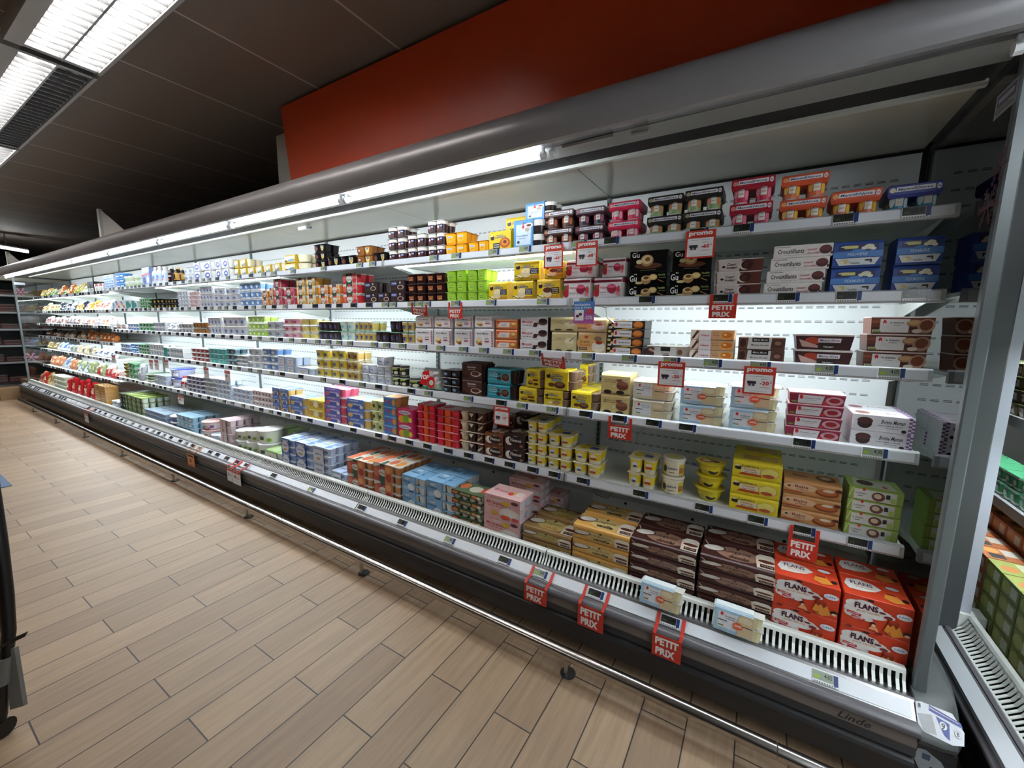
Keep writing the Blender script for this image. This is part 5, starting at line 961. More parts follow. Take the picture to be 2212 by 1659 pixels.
de('grey_choc', 'carton', 'grey_dessert_carton', 'grey dessert carton with black label', 'dessert box', c='#9a948e', art=[('e', .1, .5, .14, .4, '#4c2c24'), ('p', ((.05, .6), (.2, .4), (.25, .5), (.08, .8)), '#b89a86'), ('r', .2, .06, .75, .9, '#c4c0ba'), ('r', .36, .55, .6, .9, '#1b1a1e'), ('t', .48, .38, .2, .12, 'Tiramisu', '#4a3a36'), ('r', .42, .14, .58, .26, '#6a3a2c'), ('e', .86, .5, .1, .4, '#b09a8c'), ('e', .84, .5, .06, .24, '#6a4636')])
de('brulee_black', 'carton', 'black_gold_creme_brulee_carton', 'slim black and gold creme brulee carton', 'dessert box', c='#1d1614', art=[('e', .05, .75, .05, .15, '#e0c070'), ('e', .13, .4, .04, .2, '#d8b868'), ('e', .4, .95, .2, .05, '#d8b868'), ('e', .58, .05, .2, .05, '#d8b868'), ('r', .17, .14, .66, .86, '#dedade'), ('e', .23, .55, .035, .24, '#cf2a2e'), ('t', .48, .5, .3, .2, 'la creme brulee', '#3c383c'), ('e', .82, .5, .14, .42, '#a85a24'), ('e', .82, .56, .11, .28, '#d8843c'), ('r', .02, .06, .12, .3, '#d8d4cc')])
de('brulee_cream', 'sleeve', 'cream_brulee_four_pack', 'beige-orange sleeve with brulee glass', 'dessert pack', c='#cdb07e', nx=2, cup='#dcd2bc', span=(.0, 1), art=[('e', .45, .5, .5, .5, '#d4aa68'), ('t', .24, .6, .36, .14, 'Creme', '#8c5a2c'), ('t', .26, .42, .4, .14, 'Brulee', '#d8752c'), ('r', .04, .12, .34, .26, '#4c1e22'), ('t', .19, .19, .24, .07, '4 POTS', '#e8d8c0'), ('e', .3, .86, .07, .08, '#c8443c'), ('e', .74, .3, .24, .28, '#e8dcc8'), ('e', .74, .44, .22, .14, '#f0e8d8'), ('e', .76, .56, .12, .1, '#a8402c'), ('e', .72, .78, .14, .12, '#8f7a68')], top=[('r', 0, 0, 1, 1, '#dcc8a0')])
de('vanilla_cream', 'sleeve', 'vanilla_cream_four_pack', 'pale beige sleeve with vanilla spoon', 'dessert pack', c='#cdbf8f', nx=2, cup='#e0dcc8', span=(0, 1), art=[('t', .3, .78, .24, .08, 'Creme', '#8a5a4c'), ('t', .3, .66, .44, .07, 'saveur Vanille', '#8a5a4c'), ('e', .74, .5, .2, .28, '#d9cfa0'), ('e', .72, .6, .17, .16, '#eee6c4'), ('p', ((.7, .62), (.96, .9), (.98, .86), (.76, .56)), '#9a9a8a'), ('e', .3, .02, .14, .08, '#3c382c'), ('e', .75, .02, .14, .08, '#3c382c')], top=[('r', 0, 0, 1, 1, '#d8cca4')])
de('mousse_white', 'carton', 'white_mousse_carton', 'white mousse carton with brown cup', 'dessert box', c='#e0dde0', side=[('r', 0, 0, 1, 1, '#2c1f20')], art=[('t', .15, .86, .18, .08, 'Framprix', '#8c2c3a'), ('t', .26, .6, .38, .26, 'Mousse', '#b8243c'), ('t', .26, .3, .34, .14, 'chocolat noir', '#33282c'), ('e', .82, .6, .16, .3, '#5c4038'), ('e', .82, .7, .15, .2, '#33201c'), ('e', .55, .35, .07, .2, '#38221e'), ('p', ((.5, .15), (.7, .5), (.62, .55), (.44, .2)), '#442a24')])
de('orange_creme', 'sleeve', 'orange_caramel_pack', 'orange caramel pot pack with white label', 'dessert pack', c='#d9824a', nx=2, all=1, span=(0, .96), cup='#c8762c', art=[('r', .0, .9, 1, 1, '#e0552c'), ('p', ((.1, .12), (.16, .82), (.68, .82), (.62, .12)), '#e0d8d6'), ('e', .13, .78, .05, .14, '#cf2a2e'), ('t', .38, .55, .24, .1, 'la creme', '#4c3c38'), ('t', .38, .36, .22, .1, 'caramel', '#4c3c38'), ('e', .84, .5, .13, .36, '#c27a34'), ('e', .84, .62, .1, .2, '#e8c080')])
de('maman_white', 'sleeve', 'white_gingham_dessert_pack', 'white dessert pack with red gingham edge', 'dessert pack', c='#cfcdd2', span=(0, 1), nx=2, cup='#e0dcd8', art=[('r', 0, 0, 1, 1, '#e6e4e8'), ('t', .42, .82, .6, .12, 'Bonne Maman', '#3c383e', .35), ('e', .24, .34, .16, .22, '#c9924a'), ('e', .24, .42, .14, .12, '#ead8a4'), ('e', .32, .18, .1, .08, '#8c4a24'), ('t', .66, .5, .22, .07, 'creme', '#5a5054'), ('r', .55, .3, .78, .38, '#b8404c')]+[('r', .9+.033*(i % 2), .02+i*.08, .933+.033*(i % 2), .1+i*.08, '#a8242e') for i in range(12)]+[('r', .966-.0*(i % 2), .02+i*.16, 1, .1+i*.16, '#a8242e') for i in range(6)], top=[('r', 0, 0, 1, 1, '#d4d2d6')])
de('muffin_box', 'carton', 'white_muffin_carton', 'long white chocolate muffin carton with violet gingham', 'dessert box', c='#e2dfe6', art=[('e', .21, .45, .12, .3, '#33181a'), ('e', .21, .64, .13, .22, '#4c2624'), ('t', .66, .66, .38, .26, 'Bonne Maman', '#2a262e', .4), ('t', .62, .42, .4, .09, 'coeurs coulants au chocolat', '#3c343c', .3), ('t', .66, .28, .2, .06, 'chocolat noir', '#3c343c', .3), ('e', .84, .16, .04, .1, '#3c1a1e')]+[('r', .9+.05*(i % 2), i/9, .95+.05*(i % 2), (i+1)/9, '#7a4c86') for i in range(9)], top=[('r', 0, 0, 1, 1, '#e6e3ea'), ('e', .2, .4, .13, .26, '#7a4c46'), ('t', .6, .5, .36, .14, 'Bonne Maman', '#2a262e', .4)]+[('r', .9+.05*(i % 2), i/9, .95+.05*(i % 2), (i+1)/9, '#8f68a0') for i in range(9)], pn='carton')
de('panna_pink', 'carton', 'raspberry_panna_cotta_carton', 'magenta panna cotta carton with white label', 'dessert box', flare=.045, rim='#dfb8bc', c='#8e2040', side=[('r', 0, 0, 1, 1, '#c8b4b8')], art=[('r', 0, .88, 1, 1, '#a82a4a'), ('p', ((.15, .08), (.17, .86), (.64, .86), (.6, .08)), '#d6d2d6'), ('e', .22, .66, .035, .2, '#cf2a2e'), ('t', .43, .58, .28, .13, 'la panna cotta', '#3c383c'), ('t', .42, .4, .18, .06, 'fruits rouges', '#6c686c'), ('e', .82, .48, .16, .38, '#c89aa0'), ('e', .82, .5, .1, .22, '#a0202c'), ('e', .66, .22, .05, .12, '#c8303c'), ('r', .03, .15, .13, .3, '#6f9a4c')], top=[('r', 0, 0, 1, 1, '#dfb8bc'), ('r', .3, .2, .9, .8, '#e8d4d4')])
FP = lambda t1, t2, c: [('r', 0, 0, 1, 1, c), ('r', .1, .12, .62, .88, '#dcdfe4'), ('e', .2, .78, .04, .08, '#d2303a'), ('r', .19, .82, .21, .9, '#d2303a'), ('t', .42, .72, .26, .07, t1, '#3a4456'), ('t', .42, .62, .22, .06, t2, '#3a4456'), ('r', .1, .46, .34, .5, '#33363e'), ('r', .12, .2, .26, .26, '#6fa050'), ('r', .22, .2, .26, .26, '#c8542e'), ('t', .5, .24, .1, .04, '4 pots', '#4a5260'), ('p', ((.62, 0), (1, 0), (1, 1), (.66, 1), (.6, .7)), '#cbb894'), ('e', .8, .78, .17, .14, '#ddd0b0'), ('r', .68, .46, .98, .5, '#4a4640')]
ST = [('e', .62, .42, .13, .17, '#d9603a'), ('t', .62, .43, .2, .1, '-30%', '#f4efe9')]
de('semoule_blue', 'clear', 'semolina_dessert_pack', 'pale blue speckled semolina pack with orange discount sticker', 'dessert pack', c='#a9c8dd', fill='#d9cfa6', art=FP('la semoule', 'au lait nature', '#a4c6df')+ST)
de('riz_lait', 'clear', 'rice_pudding_pack', 'cream floral rice pudding pack', 'dessert pack', c='#d8d2bc', fill='#ded6bc', art=FP('le riz au lait', 'saveur vanille', '#d4cdb4'))
de('choc_cream', 'sleeve', 'beige_chocolate_cream_pack', 'beige sleeve with chocolate cream glass', 'dessert pack', c='#c4ae74', nx=2, cup='#3a2018', span=(0, 1), art=[('t', .3, .76, .4, .09, 'Creme au', '#4c3420'), ('t', .3, .64, .44, .09, 'Chocolat', '#4c3420'), ('e', .74, .42, .2, .26, '#6a3c2a'), ('e', .74, .56, .19, .13, '#8a5844'), ('e', .66, .74, .14, .1, '#7a4636'), ('p', ((.7, .74), (.96, .98), (.98, .94), (.74, .68)), '#a8a494'), ('e', .24, .02, .14, .12, '#2a211a'), ('e', .68, .02, .14, .12, '#2a211a'), ('e', .46, .38, .05, .07, '#c8c4a4')], top=[('r', 0, 0, 1, 1, '#d9c794'), ('t', .3, .5, .3, .2, 'Chocolat', '#6a5440')])
MT = [('r', .05, .1, .95, .9, '#d9c22c'), ('t', .5, .5, .5, .3, 'Laitiere', '#2b56a4', .25)]
def mou(name, look, t1, blobs): de(name, 'sleeve', 'yellow_mousse_pack', look, 'dessert pack', c='#d9bf22', nx=2, nz=2, all=1, cup='#6d5648', ctop='#a08a7c', span=(0, .74), ex=2.4, art=LAIT+blobs+t1, top=MT)
mou('yellow_mousse', 'yellow chocolate mousse four-pack', [('t', .5, .62, .5, .1, 'Mousse', '#33263c'), ('r', .3, .46, .76, .54, '#4f8fc4')], [('e', .3, .22, .14, .12, '#5c3420'), ('e', .66, .22, .24, .2, '#4c2c1e'), ('e', .66, .28, .16, .1, '#8a5c40')])
mou('maron', 'yellow chestnut mousse four-pack', [('t', .52, .5, .84, .15, 'MaronSuis', '#2c1c20')], [('e', .7, .22, .2, .18, '#a8805c'), ('e', .34, .18, .12, .1, '#e0d8c4')])
mou('feuillete', 'yellow layered mousse four-pack', [('t', .56, .62, .5, .1, 'Feuillete', '#33263c'), ('r', .5, .36, .9, .48, '#6a2018')], [('e', .3, .22, .2, .12, '#4a2a18'), ('e', .3, .3, .18, .1, '#a87a34'), ('e', .74, .16, .2, .08, '#3c2014')])
de('teal_choc', 'sleeve', 'teal_chocolate_cream_pack', 'teal sleeve with chocolate bowl', 'dessert pack', c='#2f93a6', nx=2, cup='#2c1c1a', span=(0, .8), all=1, art=[('r', 0.090, 0.840, 0.390, 0.880, '#d98a94'), ('t', .26, .7, .38, .1, 'creme', '#bfe0e4'), ('r', 0.070, 0.515, 0.450, 0.565, '#bfe0e4'), ('r', 0.060, 0.270, 0.460, 0.330, '#8fd0d8'), ('e', .8, .48, .2, .38, '#8ccad2'), ('e', .8, .5, .18, .33, '#4c2a20'), ('e', .8, .56, .12, .14, '#7a4c3a'), ('e', .52, .4, .1, .14, '#3c221c'), ('e', .52, .75, .06, .08, '#4a2c22')], top=[('r', 0, 0, 1, 1, '#247a8a'), ('e', .3, .3, .14, .2, '#2a1c1a'), ('e', .7, .3, .14, .2, '#2a1c1a')])
de('cocoa_cup', 'sleeve', 'cocoa_cream_pack', 'dark cocoa cream pack with white cup', 'dessert pack', c='#4a2a24', nx=2, cup='#241614', span=(0, .84), all=1, art=[('t', .5, .84, .44, .14, 'Danette', '#dfe6f2'), ('t', .5, .66, .4, .09, 'chocolat', '#c8b8ac', .3), ('e', .7, .34, .25, .2, '#d8ccc4'), ('e', .7, .36, .21, .15, '#5a2c20'), ('e', .97, .36, .04, .06, '#d8ccc4'), ('p', ((0, .3), (.4, .1), (.36, 0), (0, 0)), '#2c1714')], top=[('r', 0, 0, 1, 1, '#1f1415'), ('e', .3, .5, .18, .3, '#3a2420'), ('e', .7, .5, .18, .3, '#3a2420')])
de('red_pouch', 'pouch', 'red_cartoon_yogurt_pouch', 'white and red drink pouch pack', 'yogurt pouch', c='#d8d6d8', band='#d8d6d8', edge='#9a9c9e', low='#b8ccb4', lean=.1, th=.04, art=[('p', ((.08, .3), (.2, .85), (.55, .95), (.6, .7), (.45, .25)), '#c8282c'), ('t', .34, .62, .46, .22, 'YOP', '#efe9e6', .25, .05), ('e', .72, .42, .2, .26, '#c8282c'), ('e', .72, .4, .12, .12, '#b8ccb4'), ('r', .2, .12, .5, .2, '#3f8a5c')])
de('grey_pouch', 'pouch', 'grey_cheese_pouch', 'silver-grey cheese pouch', 'cheese bag', c='#a9acb2', band='#c9ccd2', edge='#7d828a', low='#8d9098')
de('lime_jar', 'tub', 'black_label_yogurt_jar', 'small white jar with black label and lime strip', 'yogurt jar', cup='#e0dfd6', band='#2b2c2a', lid='#3a3c38', taper=.92, carve=[('r', 0, 0, .55, .8, '#2a2b29'), ('r', .2, .8, .8, 1, '#a8c83a'), ('e', .7, .35, .16, .26, '#e8e2c8'), ('r', 0.150, 0.325, 0.450, 0.475, '#dfe0d4')])
de('bluewhite_tub', 'tub', 'blue_white_yogurt_jar', 'white yogurt jar with blue smile label', 'yogurt jar', cup='#dfe0e4', band='#dcdfe6', lid='#c9ccd2', taper=.9, carve=[('r', 0, 0, .4, 1, '#3f74b4'), ('e', .65, .5, .2, .3, '#c9ccd4'), ('r', 0.530, 0.560, 0.770, 0.640, '#4a3a44')])
ARCH = lambda bg, txt: [('r', 0, 0, 1, 1, bg), ('e', .5, .45, .44, .42, '#d9dde6'), ('t', .5, .88, .8, .12, 'DANONE', '#24469c' if bg != '#3a64ae' else '#e6ecf6'), ('t', .5, .55, .6, .12, txt, '#24469c'), ('e', .5, .25, .2, .08, '#c3a45c')]
def arch(name, look, bg, txt, cupb): de(name, 'pots', 'arched_label_yogurt_pack', look, 'yogurt pack', cup='#d9dce2', band=cupb, lid='#c4d4ea', lidart=[('e', .25, .3, .14, .2, '#7fa0d4'), ('e', .7, .3, .14, .2, '#7fa0d4'), ('r', .1, .6, .9, .9, '#8fb4e0')], c=bg, nx=2, ny=2, nz=2, pspan=(0, .62, 0), panel=ARCH(bg, txt), top=[('r', 0, 0, 1, 1, '#b8ccea'), ('t', .5, .5, .6, .14, 'DANONE', '#24469c'), ('e', .5, .8, .2, .1, '#dcc87c')], cart=[('e', .5, .5, .3, .3, '#4a74b8')], cat2=1)
arch('arch_white', 'white arch-label yogurt eight-pack', '#c9d2e2', 'nature', '#c4cfe4'); arch('arch_blue', 'blue arch-label yogurt eight-pack', '#3a64ae', 'veloute', '#8fa8d4')
de('white_arch', 'pots', 'arched_label_yogurt_pack', 'white yogurt pack with arched lettering', 'yogurt pack', cup='#d9dce2', band='#b8c8e0', lid='#c4d4ea', c='#c9d2e2', nx=2, pspan=(0, .66, 0), panel=ARCH('#c9d2e2', 'nature'))
de('green_tiramisu', 'carton', 'green_dessert_carton', 'lime green dessert carton with white label', 'dessert box', c='#94a94c', side=[('r', 0, 0, 1, 1, '#8ea852')], art=[('p', ((.0, .2), (.08, 1), (.1, 1), (.02, .2)), '#c0d090'), ('r', .1, .06, .88, .88, '#cfcdc8'), ('e', .28, .88, .03, .12, '#cf2a2e'), ('t', .23, .56, .2, .13, 'le tiramisu', '#3c3a3c'), ('r', 0.170, 0.318, 0.270, 0.363, '#3c3a3c'), ('e', .55, .46, .12, .36, '#6a3c30'), ('e', .54, .5, .07, .2, '#c9b49c'), ('r', .69, .4, .76, .74, '#23262c'), ('r', .78, .12, .86, .5, '#a8c050')], top=[('r', 0, 0, 1, 1, '#8fa64e'), ('p', ((.1, .2), (.15, .9), (.85, .75), (.9, .1)), '#c2c2b4'), ('e', .35, .5, .16, .24, '#4c332c'), ('e', .7, .3, .05, .1, '#cf2a2e')])
de('baba', 'sleeve', 'rum_baba_carton', 'tan and orange rum cake sleeve', 'dessert pack', c='#b8814c', nx=2, cup='#a04a22', span=(0, 1), art=[('r', 0, .0, .34, .12, '#9c3a22'), ('e', .3, .6, .3, .4, '#cfa884'), ('p', ((.1, .72), (.13, .6), (.1, .48), (.06, .6)), '#2c2a2c'), ('t', .32, .66, .24, .24, 'Baba', '#7a2c24'), ('t', .33, .38, .2, .14, 'au Rhum', '#7a2c24', .2), ('e', .76, .42, .2, .38, '#7a3818'), ('e', .76, .5, .17, .28, '#a85a28'), ('e', .78, .66, .1, .14, '#d4c4b0'), ('e', .95, .8, .06, .16, '#5a2412')], top=[('r', 0, 0, 1, 1, '#b48458'), ('t', .3, .5, .26, .3, 'Baba', '#7a2c24'), ('e', .75, .5, .18, .34, '#6e3418'), ('e', .75, .55, .1, .16, '#b8a48c')])
de('egg_cream', 'sleeve', 'egg_cream_pack', 'yellow egg cream sleeve with oval dish', 'dessert pack', c='#d9c31e', nx=2, cup='#d4b03a', span=(0, 1), art=[('e', .12, .62, .08, .16, '#2a2118'), ('e', .1, .8, .05, .07, '#e6cfae'), ('t', .36, .84, .36, .16, 'Laitiere', '#222a5c', .25), ('r', .18, .3, .6, .68, '#d8d0b4'), ('t', .36, .58, .26, .13, 'Creme', '#a82c2c', .2), ('t', .38, .4, .26, .12, 'aux Oeufs', '#8c2c2c', .2), ('p', ((.12, .1), (.2, .3), (.6, .26), (.6, .08)), '#b0481c'), ('e', .76, .48, .2, .42, '#c8a858'), ('e', .76, .5, .17, .36, '#dcd070'), ('e', .74, .26, .12, .14, '#a84a20')], top=[('r', 0, 0, 1, 1, '#dcc622'), ('r', .2, .2, .9, .8, '#b8923c'), ('e', .72, .5, .17, .3, '#cdb45c')])
de('island_bowl', 'bowl', 'floating_island_bowl', 'round yellow film-lidded dessert bowl', 'dessert bowl', cup='#c9b926', band='#d4c42a', lid='#d2bf2a', carve=[('e', .5, .4, .16, .3, '#26201a'), ('t', .5, .75, .5, .2, 'Laitiere', '#222a5c', .2), ('r', .1, .1, .3, .6, '#b8a83a')], lidart=[('e', .35, .5, .22, .2, '#a8662c'), ('e', .35, .52, .14, .12, '#dcc88c'), ('e', .62, .4, .12, .12, '#6a3020'), ('t', .55, .62, .3, .08, 'Laitiere', '#222a5c', .2)])
de('creme_tub', 'tub', 'semolina_tub', 'round cream tub with yellow band', 'dessert tub', cup='#dcd4bc', band='#d8cfa8', lid='#c9c3b0', taper=.86, carve=[('r', 0, 0, 1, 1, '#d9c24a'), ('r', .3, 0, .75, 1, '#e0d8bc'), ('e', .24, .5, .08, .3, '#26201a'), ('t', .52, .6, .34, .24, 'Laitiere', '#222a5c', .25), ('r', 0.400, 0.220, 0.600, 0.280, '#6a4a2c'), ('r', .76, .2, .92, .7, '#b8742c')], lidart=[('e', .5, .5, .4, .4, '#b8ae7c'), ('e', .45, .5, .2, .16, '#c9a83a')])
de('petits_yellow', 'pots', 'yellow_custard_pack', 'yellow and cream custard cup pack', 'dessert pack', cup='#d9d2bc', band='#dcc22e', lid='#d9cfa4', bz=(.32, .86), taper=.8, ex=2.6, nx=2, alt=[dict(cart=[('e', .5, .45, .3, .34, '#dfe2e4'), ('r', .3, .1, .7, .36, '#2c4a9c')]), dict(cart=[('e', .5, .6, .34, .26, '#e4d4ae'), ('r', .18, .14, .82, .42, '#b83a34')])], lidart=[('r', .05, .05, .95, .95, '#dccf98'), ('e', .3, .5, .2, .3, '#d2b82e'), ('r', .5, .3, .8, .6, '#4c5a9c'), ('t', .5, .8, .5, .14, 'Laitiere', '#222a5c', .2)])
def vie(name, look, c, b): de(name, 'pots', 'whipped_cream_dessert_pack', look, 'dessert pack', cup=b, lid='#cfc3bc', c=c, lidart=[('r', .04, .04, .96, .96, c), ('e', .3, .5, .2, .3, '#e0d6cc'), ('e', .7, .5, .2, .3, '#c8a890'), ('t', .5, .85, .6, .12, 'Viennois', '#e8e0da', .2)], taper=.85, ex=3, nx=2, panel=[('r', 0, 0, 1, .1, b), ('e', .25, .45, .2, .3, '#ddd2c8'), ('e', .25, .55, .14, .18, '#efe9e2'), ('e', .58, .52, .36, .34, '#1a1214'), ('t', .58, .56, .56, .26, 'Viennois', '#ece6e2', .3), ('t', .56, .84, .2, .07, 'NESTLE', '#cfc6c0'), ('e', .85, .2, .08, .08, '#a87a5c')], ptop=0)
vie('viennois_dark', 'dark brown whipped cream dessert pack', '#3a2123', '#33191b'); vie('viennois_brown', 'chestnut brown whipped cream dessert pack', '#7a4426', '#4c2a20')
de('striped_pots', 'pots', 'striped_liegeois_pack', 'cream and chocolate striped cup pack', 'dessert pack', lid='#c9a894', taper=.72, ex=2.4, nx=3, alt=[dict(cup='#cdbc9c', cart=[('p', ((0, .9), (1, .9), (.6, .3)), '#dcd0b8')]), dict(cup='#34191a', cart=[('p', ((.1, .95), (.9, .95), (.5, .4)), '#d8ccb8')]), dict(cup='#4c281e', cart=[('p', ((0, .3), (1, .9), (1, .6), (.2, .1)), '#cdbc9c')])], cup='#cdbc9c')
de('red_pots', 'pots', 'red_fruit_cup_pack', 'bright red and orange cup pack', 'yogurt pack', lid='#e2707a', taper=.86, ex=5, nx=3, alt=[dict(cup='#d2183c'), dict(cup='#e4521c'), dict(cup='#d61f3a')], cup='#d2183c', lidart=[('r', .05, .05, .95, .95, '#e8a4ac'), ('e', .3, .5, .15, .3, '#e04a6a'), ('e', .7, .5, .15, .3, '#f2c4c8')])
de('pink_danonino', 'carton', 'pink_fruit_yogurt_carton', 'hot pink fruit yogurt carton', 'yogurt pack', c='#cf2a6a', art=[('e', .3, .3, .22, .26, '#e0a828'), ('e', .6, .35, .22, .28, '#7aa83a'), ('e', .86, .3, .12, .18, '#e8d44a'), ('e', .5, .78, .4, .14, '#e9e4ec'), ('t', .5, .78, .6, .16, 'Danonino', '#2c3a8c', .2)], top=[('r', 0, 0, 1, 1, '#d9346f'), ('t', .5, .5, .6, .3, 'Danonino', '#e8e4f4', .2)])
de('flan_blue', 'pots', 'blue_flan_pack', 'blue flan pack with orange tops', 'dessert pack', cup='#dca05c', lid='#e0a878', c='#3f7ec4', panel=[('t', .38, .5, .6, .4, 'Flanby', '#c82434', .2), ('e', .82, .5, .14, .36, '#d8923c'), ('r', 0, .88, 1, 1, '#8cb8e4')], ptop=0)
sp('cow_green_pots', 'cow_print_yogurt_pack', 'white cup pack with green and black spots', '#dfe2d2', '#c8d08c', '#c4cf7c', '#3a4434')
def vel(name, look, c, blob, lidc): de(name, 'pots', 'smooth_yogurt_pack', look, 'yogurt pack', cup='#dfd6d4', band=blob, lid=lidc, c=c, nx=2, pspan=(0, .76, 0), panel=[('p', ((0, 0), (1, 0), (1, .3), (0, .7)), '#3d5ba8'), ('e', .2, .3, .15, .24, blob), ('t', .45, .84, .5, .16, 'DANONE', '#e6e9f4'), ('t', .6, .5, .56, .2, 'veloute', '#f0ecf0', .25), ('e', .88, .25, .1, .18, '#e4dcd4')], top=[('r', 0, 0, 1, 1, lidc), ('e', .3, .5, .2, .3, blob), ('t', .6, .6, .4, .2, 'DANONE', '#3d5ba8')], lidart=[('e', .5, .5, .3, .3, blob)])
vel('veloute_blue', 'blue and white smooth yogurt pack', '#5c7fc4', '#d8b46a', '#a8c0e4'); vel('veloute_pink', 'blue and pink smooth yogurt pack', '#7a6ab4', '#cf5a74', '#d8a4b4')
de('yellow_fruit_box', 'carton', 'yellow_fruit_dessert_box', 'yellow dessert box with fruit circles', 'dessert box', c='#d9bd2c', art=[('e', .2, .5, .14, .3, '#c89a4c'), ('e', .5, .5, .14, .3, '#e6dfc8'), ('e', .8, .5, .14, .3, '#a8783c'), ('r', .1, .82, .9, .95, '#f0e6b0')], top=[('e', .3, .5, .2, .3, '#e4d48a'), ('e', .7, .5, .2, .3, '#c8b04c')])
de('tall_red_bottle', 'bottle', 'red_cap_drink_bottle', 'white bottle with red patterned shoulder', 'bottle', cup='#dcd8da', band='#c9c4c8', lid='#b83a42', carve=[('r', .1, .6, .9, 1, '#b4343e'), ('e', .5, .3, .2, .2, '#6a6a78')])
de('blue_lid_tub', 'tub', 'blue_lid_fromage_tub', 'white tub with royal blue lid', 'cheese tub', cup='#d4d6ea', band='#b8bede', lid='#3a48a8', carve=[('r', .2, .2, .8, .7, '#e4e6f0'), ('r', .3, .3, .5, .6, '#3a48a8')])
de('green_lid_tub', 'tub', 'green_lid_cheese_tub', 'small white tub with green lid', 'cheese tub', cup='#dfe0d4', band='#d2d4c4', lid='#3c6a3a', carve=[('e', .5, .5, .2, .3, '#d87a34')])
de('red_green_tub', 'tub', 'green_red_cheese_tub', 'green cheese tub with red tomato print', 'cheese tub', cup='#8a8f4c', band='#b83a34', lid='#7a8a44', carve=[('e', .3, .5, .2, .4, '#c83a2c'), ('e', .8, .5, .15, .4, '#8a9a3c')])
def FLN(): return [('e', u, v, ru, rv, '#e2dedd') for u, v, ru, rv in ((.1, .55, .08, .14), (.1, .42, .07, .1), (.16, .72, .13, .13), (.3, .78, .15, .12), (.45, .7, .14, .13), (.58, .62, .13, .1), (.68, .58, .08, .06), (.3, .55, .26, .16), (.45, .52, .2, .11), (.24, .4, .18, .12), (.36, .36, .1, .07))]+[('t', .34, .72, .34, .18, 'FLANS', '#4c1630', 0, .04), ('t', .37, .57, .34, .09, 'gout vanille', '#d9a468', .15), ('p', ((.07, .5), (.28, .46), (.28, .38), (.07, .42)), '#c0303a'), ('t', .17, .44, .16, .04, 'NAPPES', '#f0e6e2'), ('p', ((.14, .39), (.34, .34), (.34, .27), (.14, .32)), '#c0303a'), ('t', .24, .33, .16, .04, 'CARAMEL', '#f0e6e2'),
    ('e', .87, .72, .11, .09, '#dfe3ea'), ('t', .87, .72, .14, .05, 'LAIT', '#2c4a9c'), ('e', .57, .68, .05, .03, '#6a1c20'), ('e', .66, .58, .06, .05, '#7a2018'),
    ('p', ((.62, .18), (.68, .5), (.8, .5), (.9, .14), (.76, .04)), '#d98a34'), ('p', ((.67, .5), (.66, .4), (.7, .34), (.74, .42), (.78, .3), (.82, .4), (.81, .5)), '#8c2414'), ('e', .74, .5, .07, .04, '#a83218'), ('e', .7, .12, .02, .06, '#b8641c'), ('e', .46, .28, .04, .05, '#221418'), ('e', .47, .24, .03, .04, '#e8b890'), ('p', ((.4, .1), (.44, .2), (.52, .2), (.56, .04), (.5, .1), (.46, .1)), '#e2a070'), ('e', .94, .24, .06, .08, '#221418'), ('e', .94, .2, .04, .04, '#e8b890'), ('e', .12, .02, .05, .04, '#7c2014'), ('e', .56, .04, .05, .04, '#7c2014'), ('e', .38, .97, .05, .04, '#3c1410')]
# (the drawn children on the red carton stay plain little figures, no known character)
de('flan_red', 'carton', 'red_flan_carton', 'large red vanilla flan carton', 'dessert box', c='#cf3f20', art=FLN(), top=[('p', ((.04, .5), (.1, .8), (.3, .9), (.5, .8), (.62, .6), (.5, .4), (.3, .3), (.1, .3)), '#d9d4d3'), ('t', .32, .66, .34, .18, 'FLANS', '#4c1630'), ('t', .36, .48, .3, .1, 'gout vanille', '#d9a468', .15), ('e', .8, .8, .1, .08, '#dfe3ea'), ('p', ((.6, .2), (.66, .5), (.8, .5), (.9, .16), (.74, .06)), '#d98a34'), ('r', .66, .42, .8, .5, '#8c2414'), ('e', .92, .3, .05, .08, '#221418')])
def lie(name, look, c, c2, sub, subc, txc):
    A = lambda s_: [('e', .3+.2, .5, .3, .42, c2), ('e', .155, .54, .15, .27, '#4c231a', -22), ('e', .165, .58, .13, .2, '#cfc8c0', -22), ('p', ((.01, .98), (.035, .97), (.085, .72), (.07, .7)), '#b8b2ac'), ('p', ((.5, .94), (.53, .84), (.5, .74), (.47, .84)), '#2c1c1e'), ('t', .5, .58, .36, .28, 'Liegeois', txc), ('t', .52, .26, .28, .24, sub, subc, .3, .03),
        ('p', ((.76, .0), (.74, .7), (.8, .9), (.96, .9), (1, .7), (1, 0)), '#cdc0ae'), ('e', .88, .72, .12, .16, '#dcd4c6'), ('e', .88, .46, .11, .1, '#5a2c1c'), ('r', .8, .06, .98, .26, '#3a1814'), ('t', .89, .16, .14, .1, '4 x 100g', '#cbb8a4')]
    de(name, 'sleeve', 'liegeois_four_pack', look, 'dessert pack', c=c, nx=4, cup='#d4c8b8', band='#4a2a20', span=(0, 1), art=A(0), top=A(1))
lie('lieg_choc', 'dark brown chocolate liegeois pack', '#3e1c18', '#8c6a58', 'chocolat', '#2c1210', '#4a3430')
lie('lieg_van', 'golden vanilla liegeois pack', '#c9964a', '#c4ac70', 'vanille', '#3c2a1c', '#8a7a54')
lie('lieg_cafe', 'olive-gold coffee liegeois pack', '#8a6a3e', '#b0a060', 'cafe', '#a8783c', '#8a7a4c')
BR = lambda bg, tx: [('r', 0, 0, 1, 1, bg), ('t', .3, .9, .4, .04, 'franprix', tx), ('e', .4, .82, .16, .06, '#d8c8c4'), ('t', .36, .66, .6, .14, 'Brasses', tx, .25), ('t', .36, .52, .5, .05, 'aux fruits', tx), ('e', .72, .3, .28, .26, '#dcd2cc'), ('e', .72, .34, .2, .17, '#e9e2dc'), ('e', .3, .2, .1, .1, '#d9a83a')]
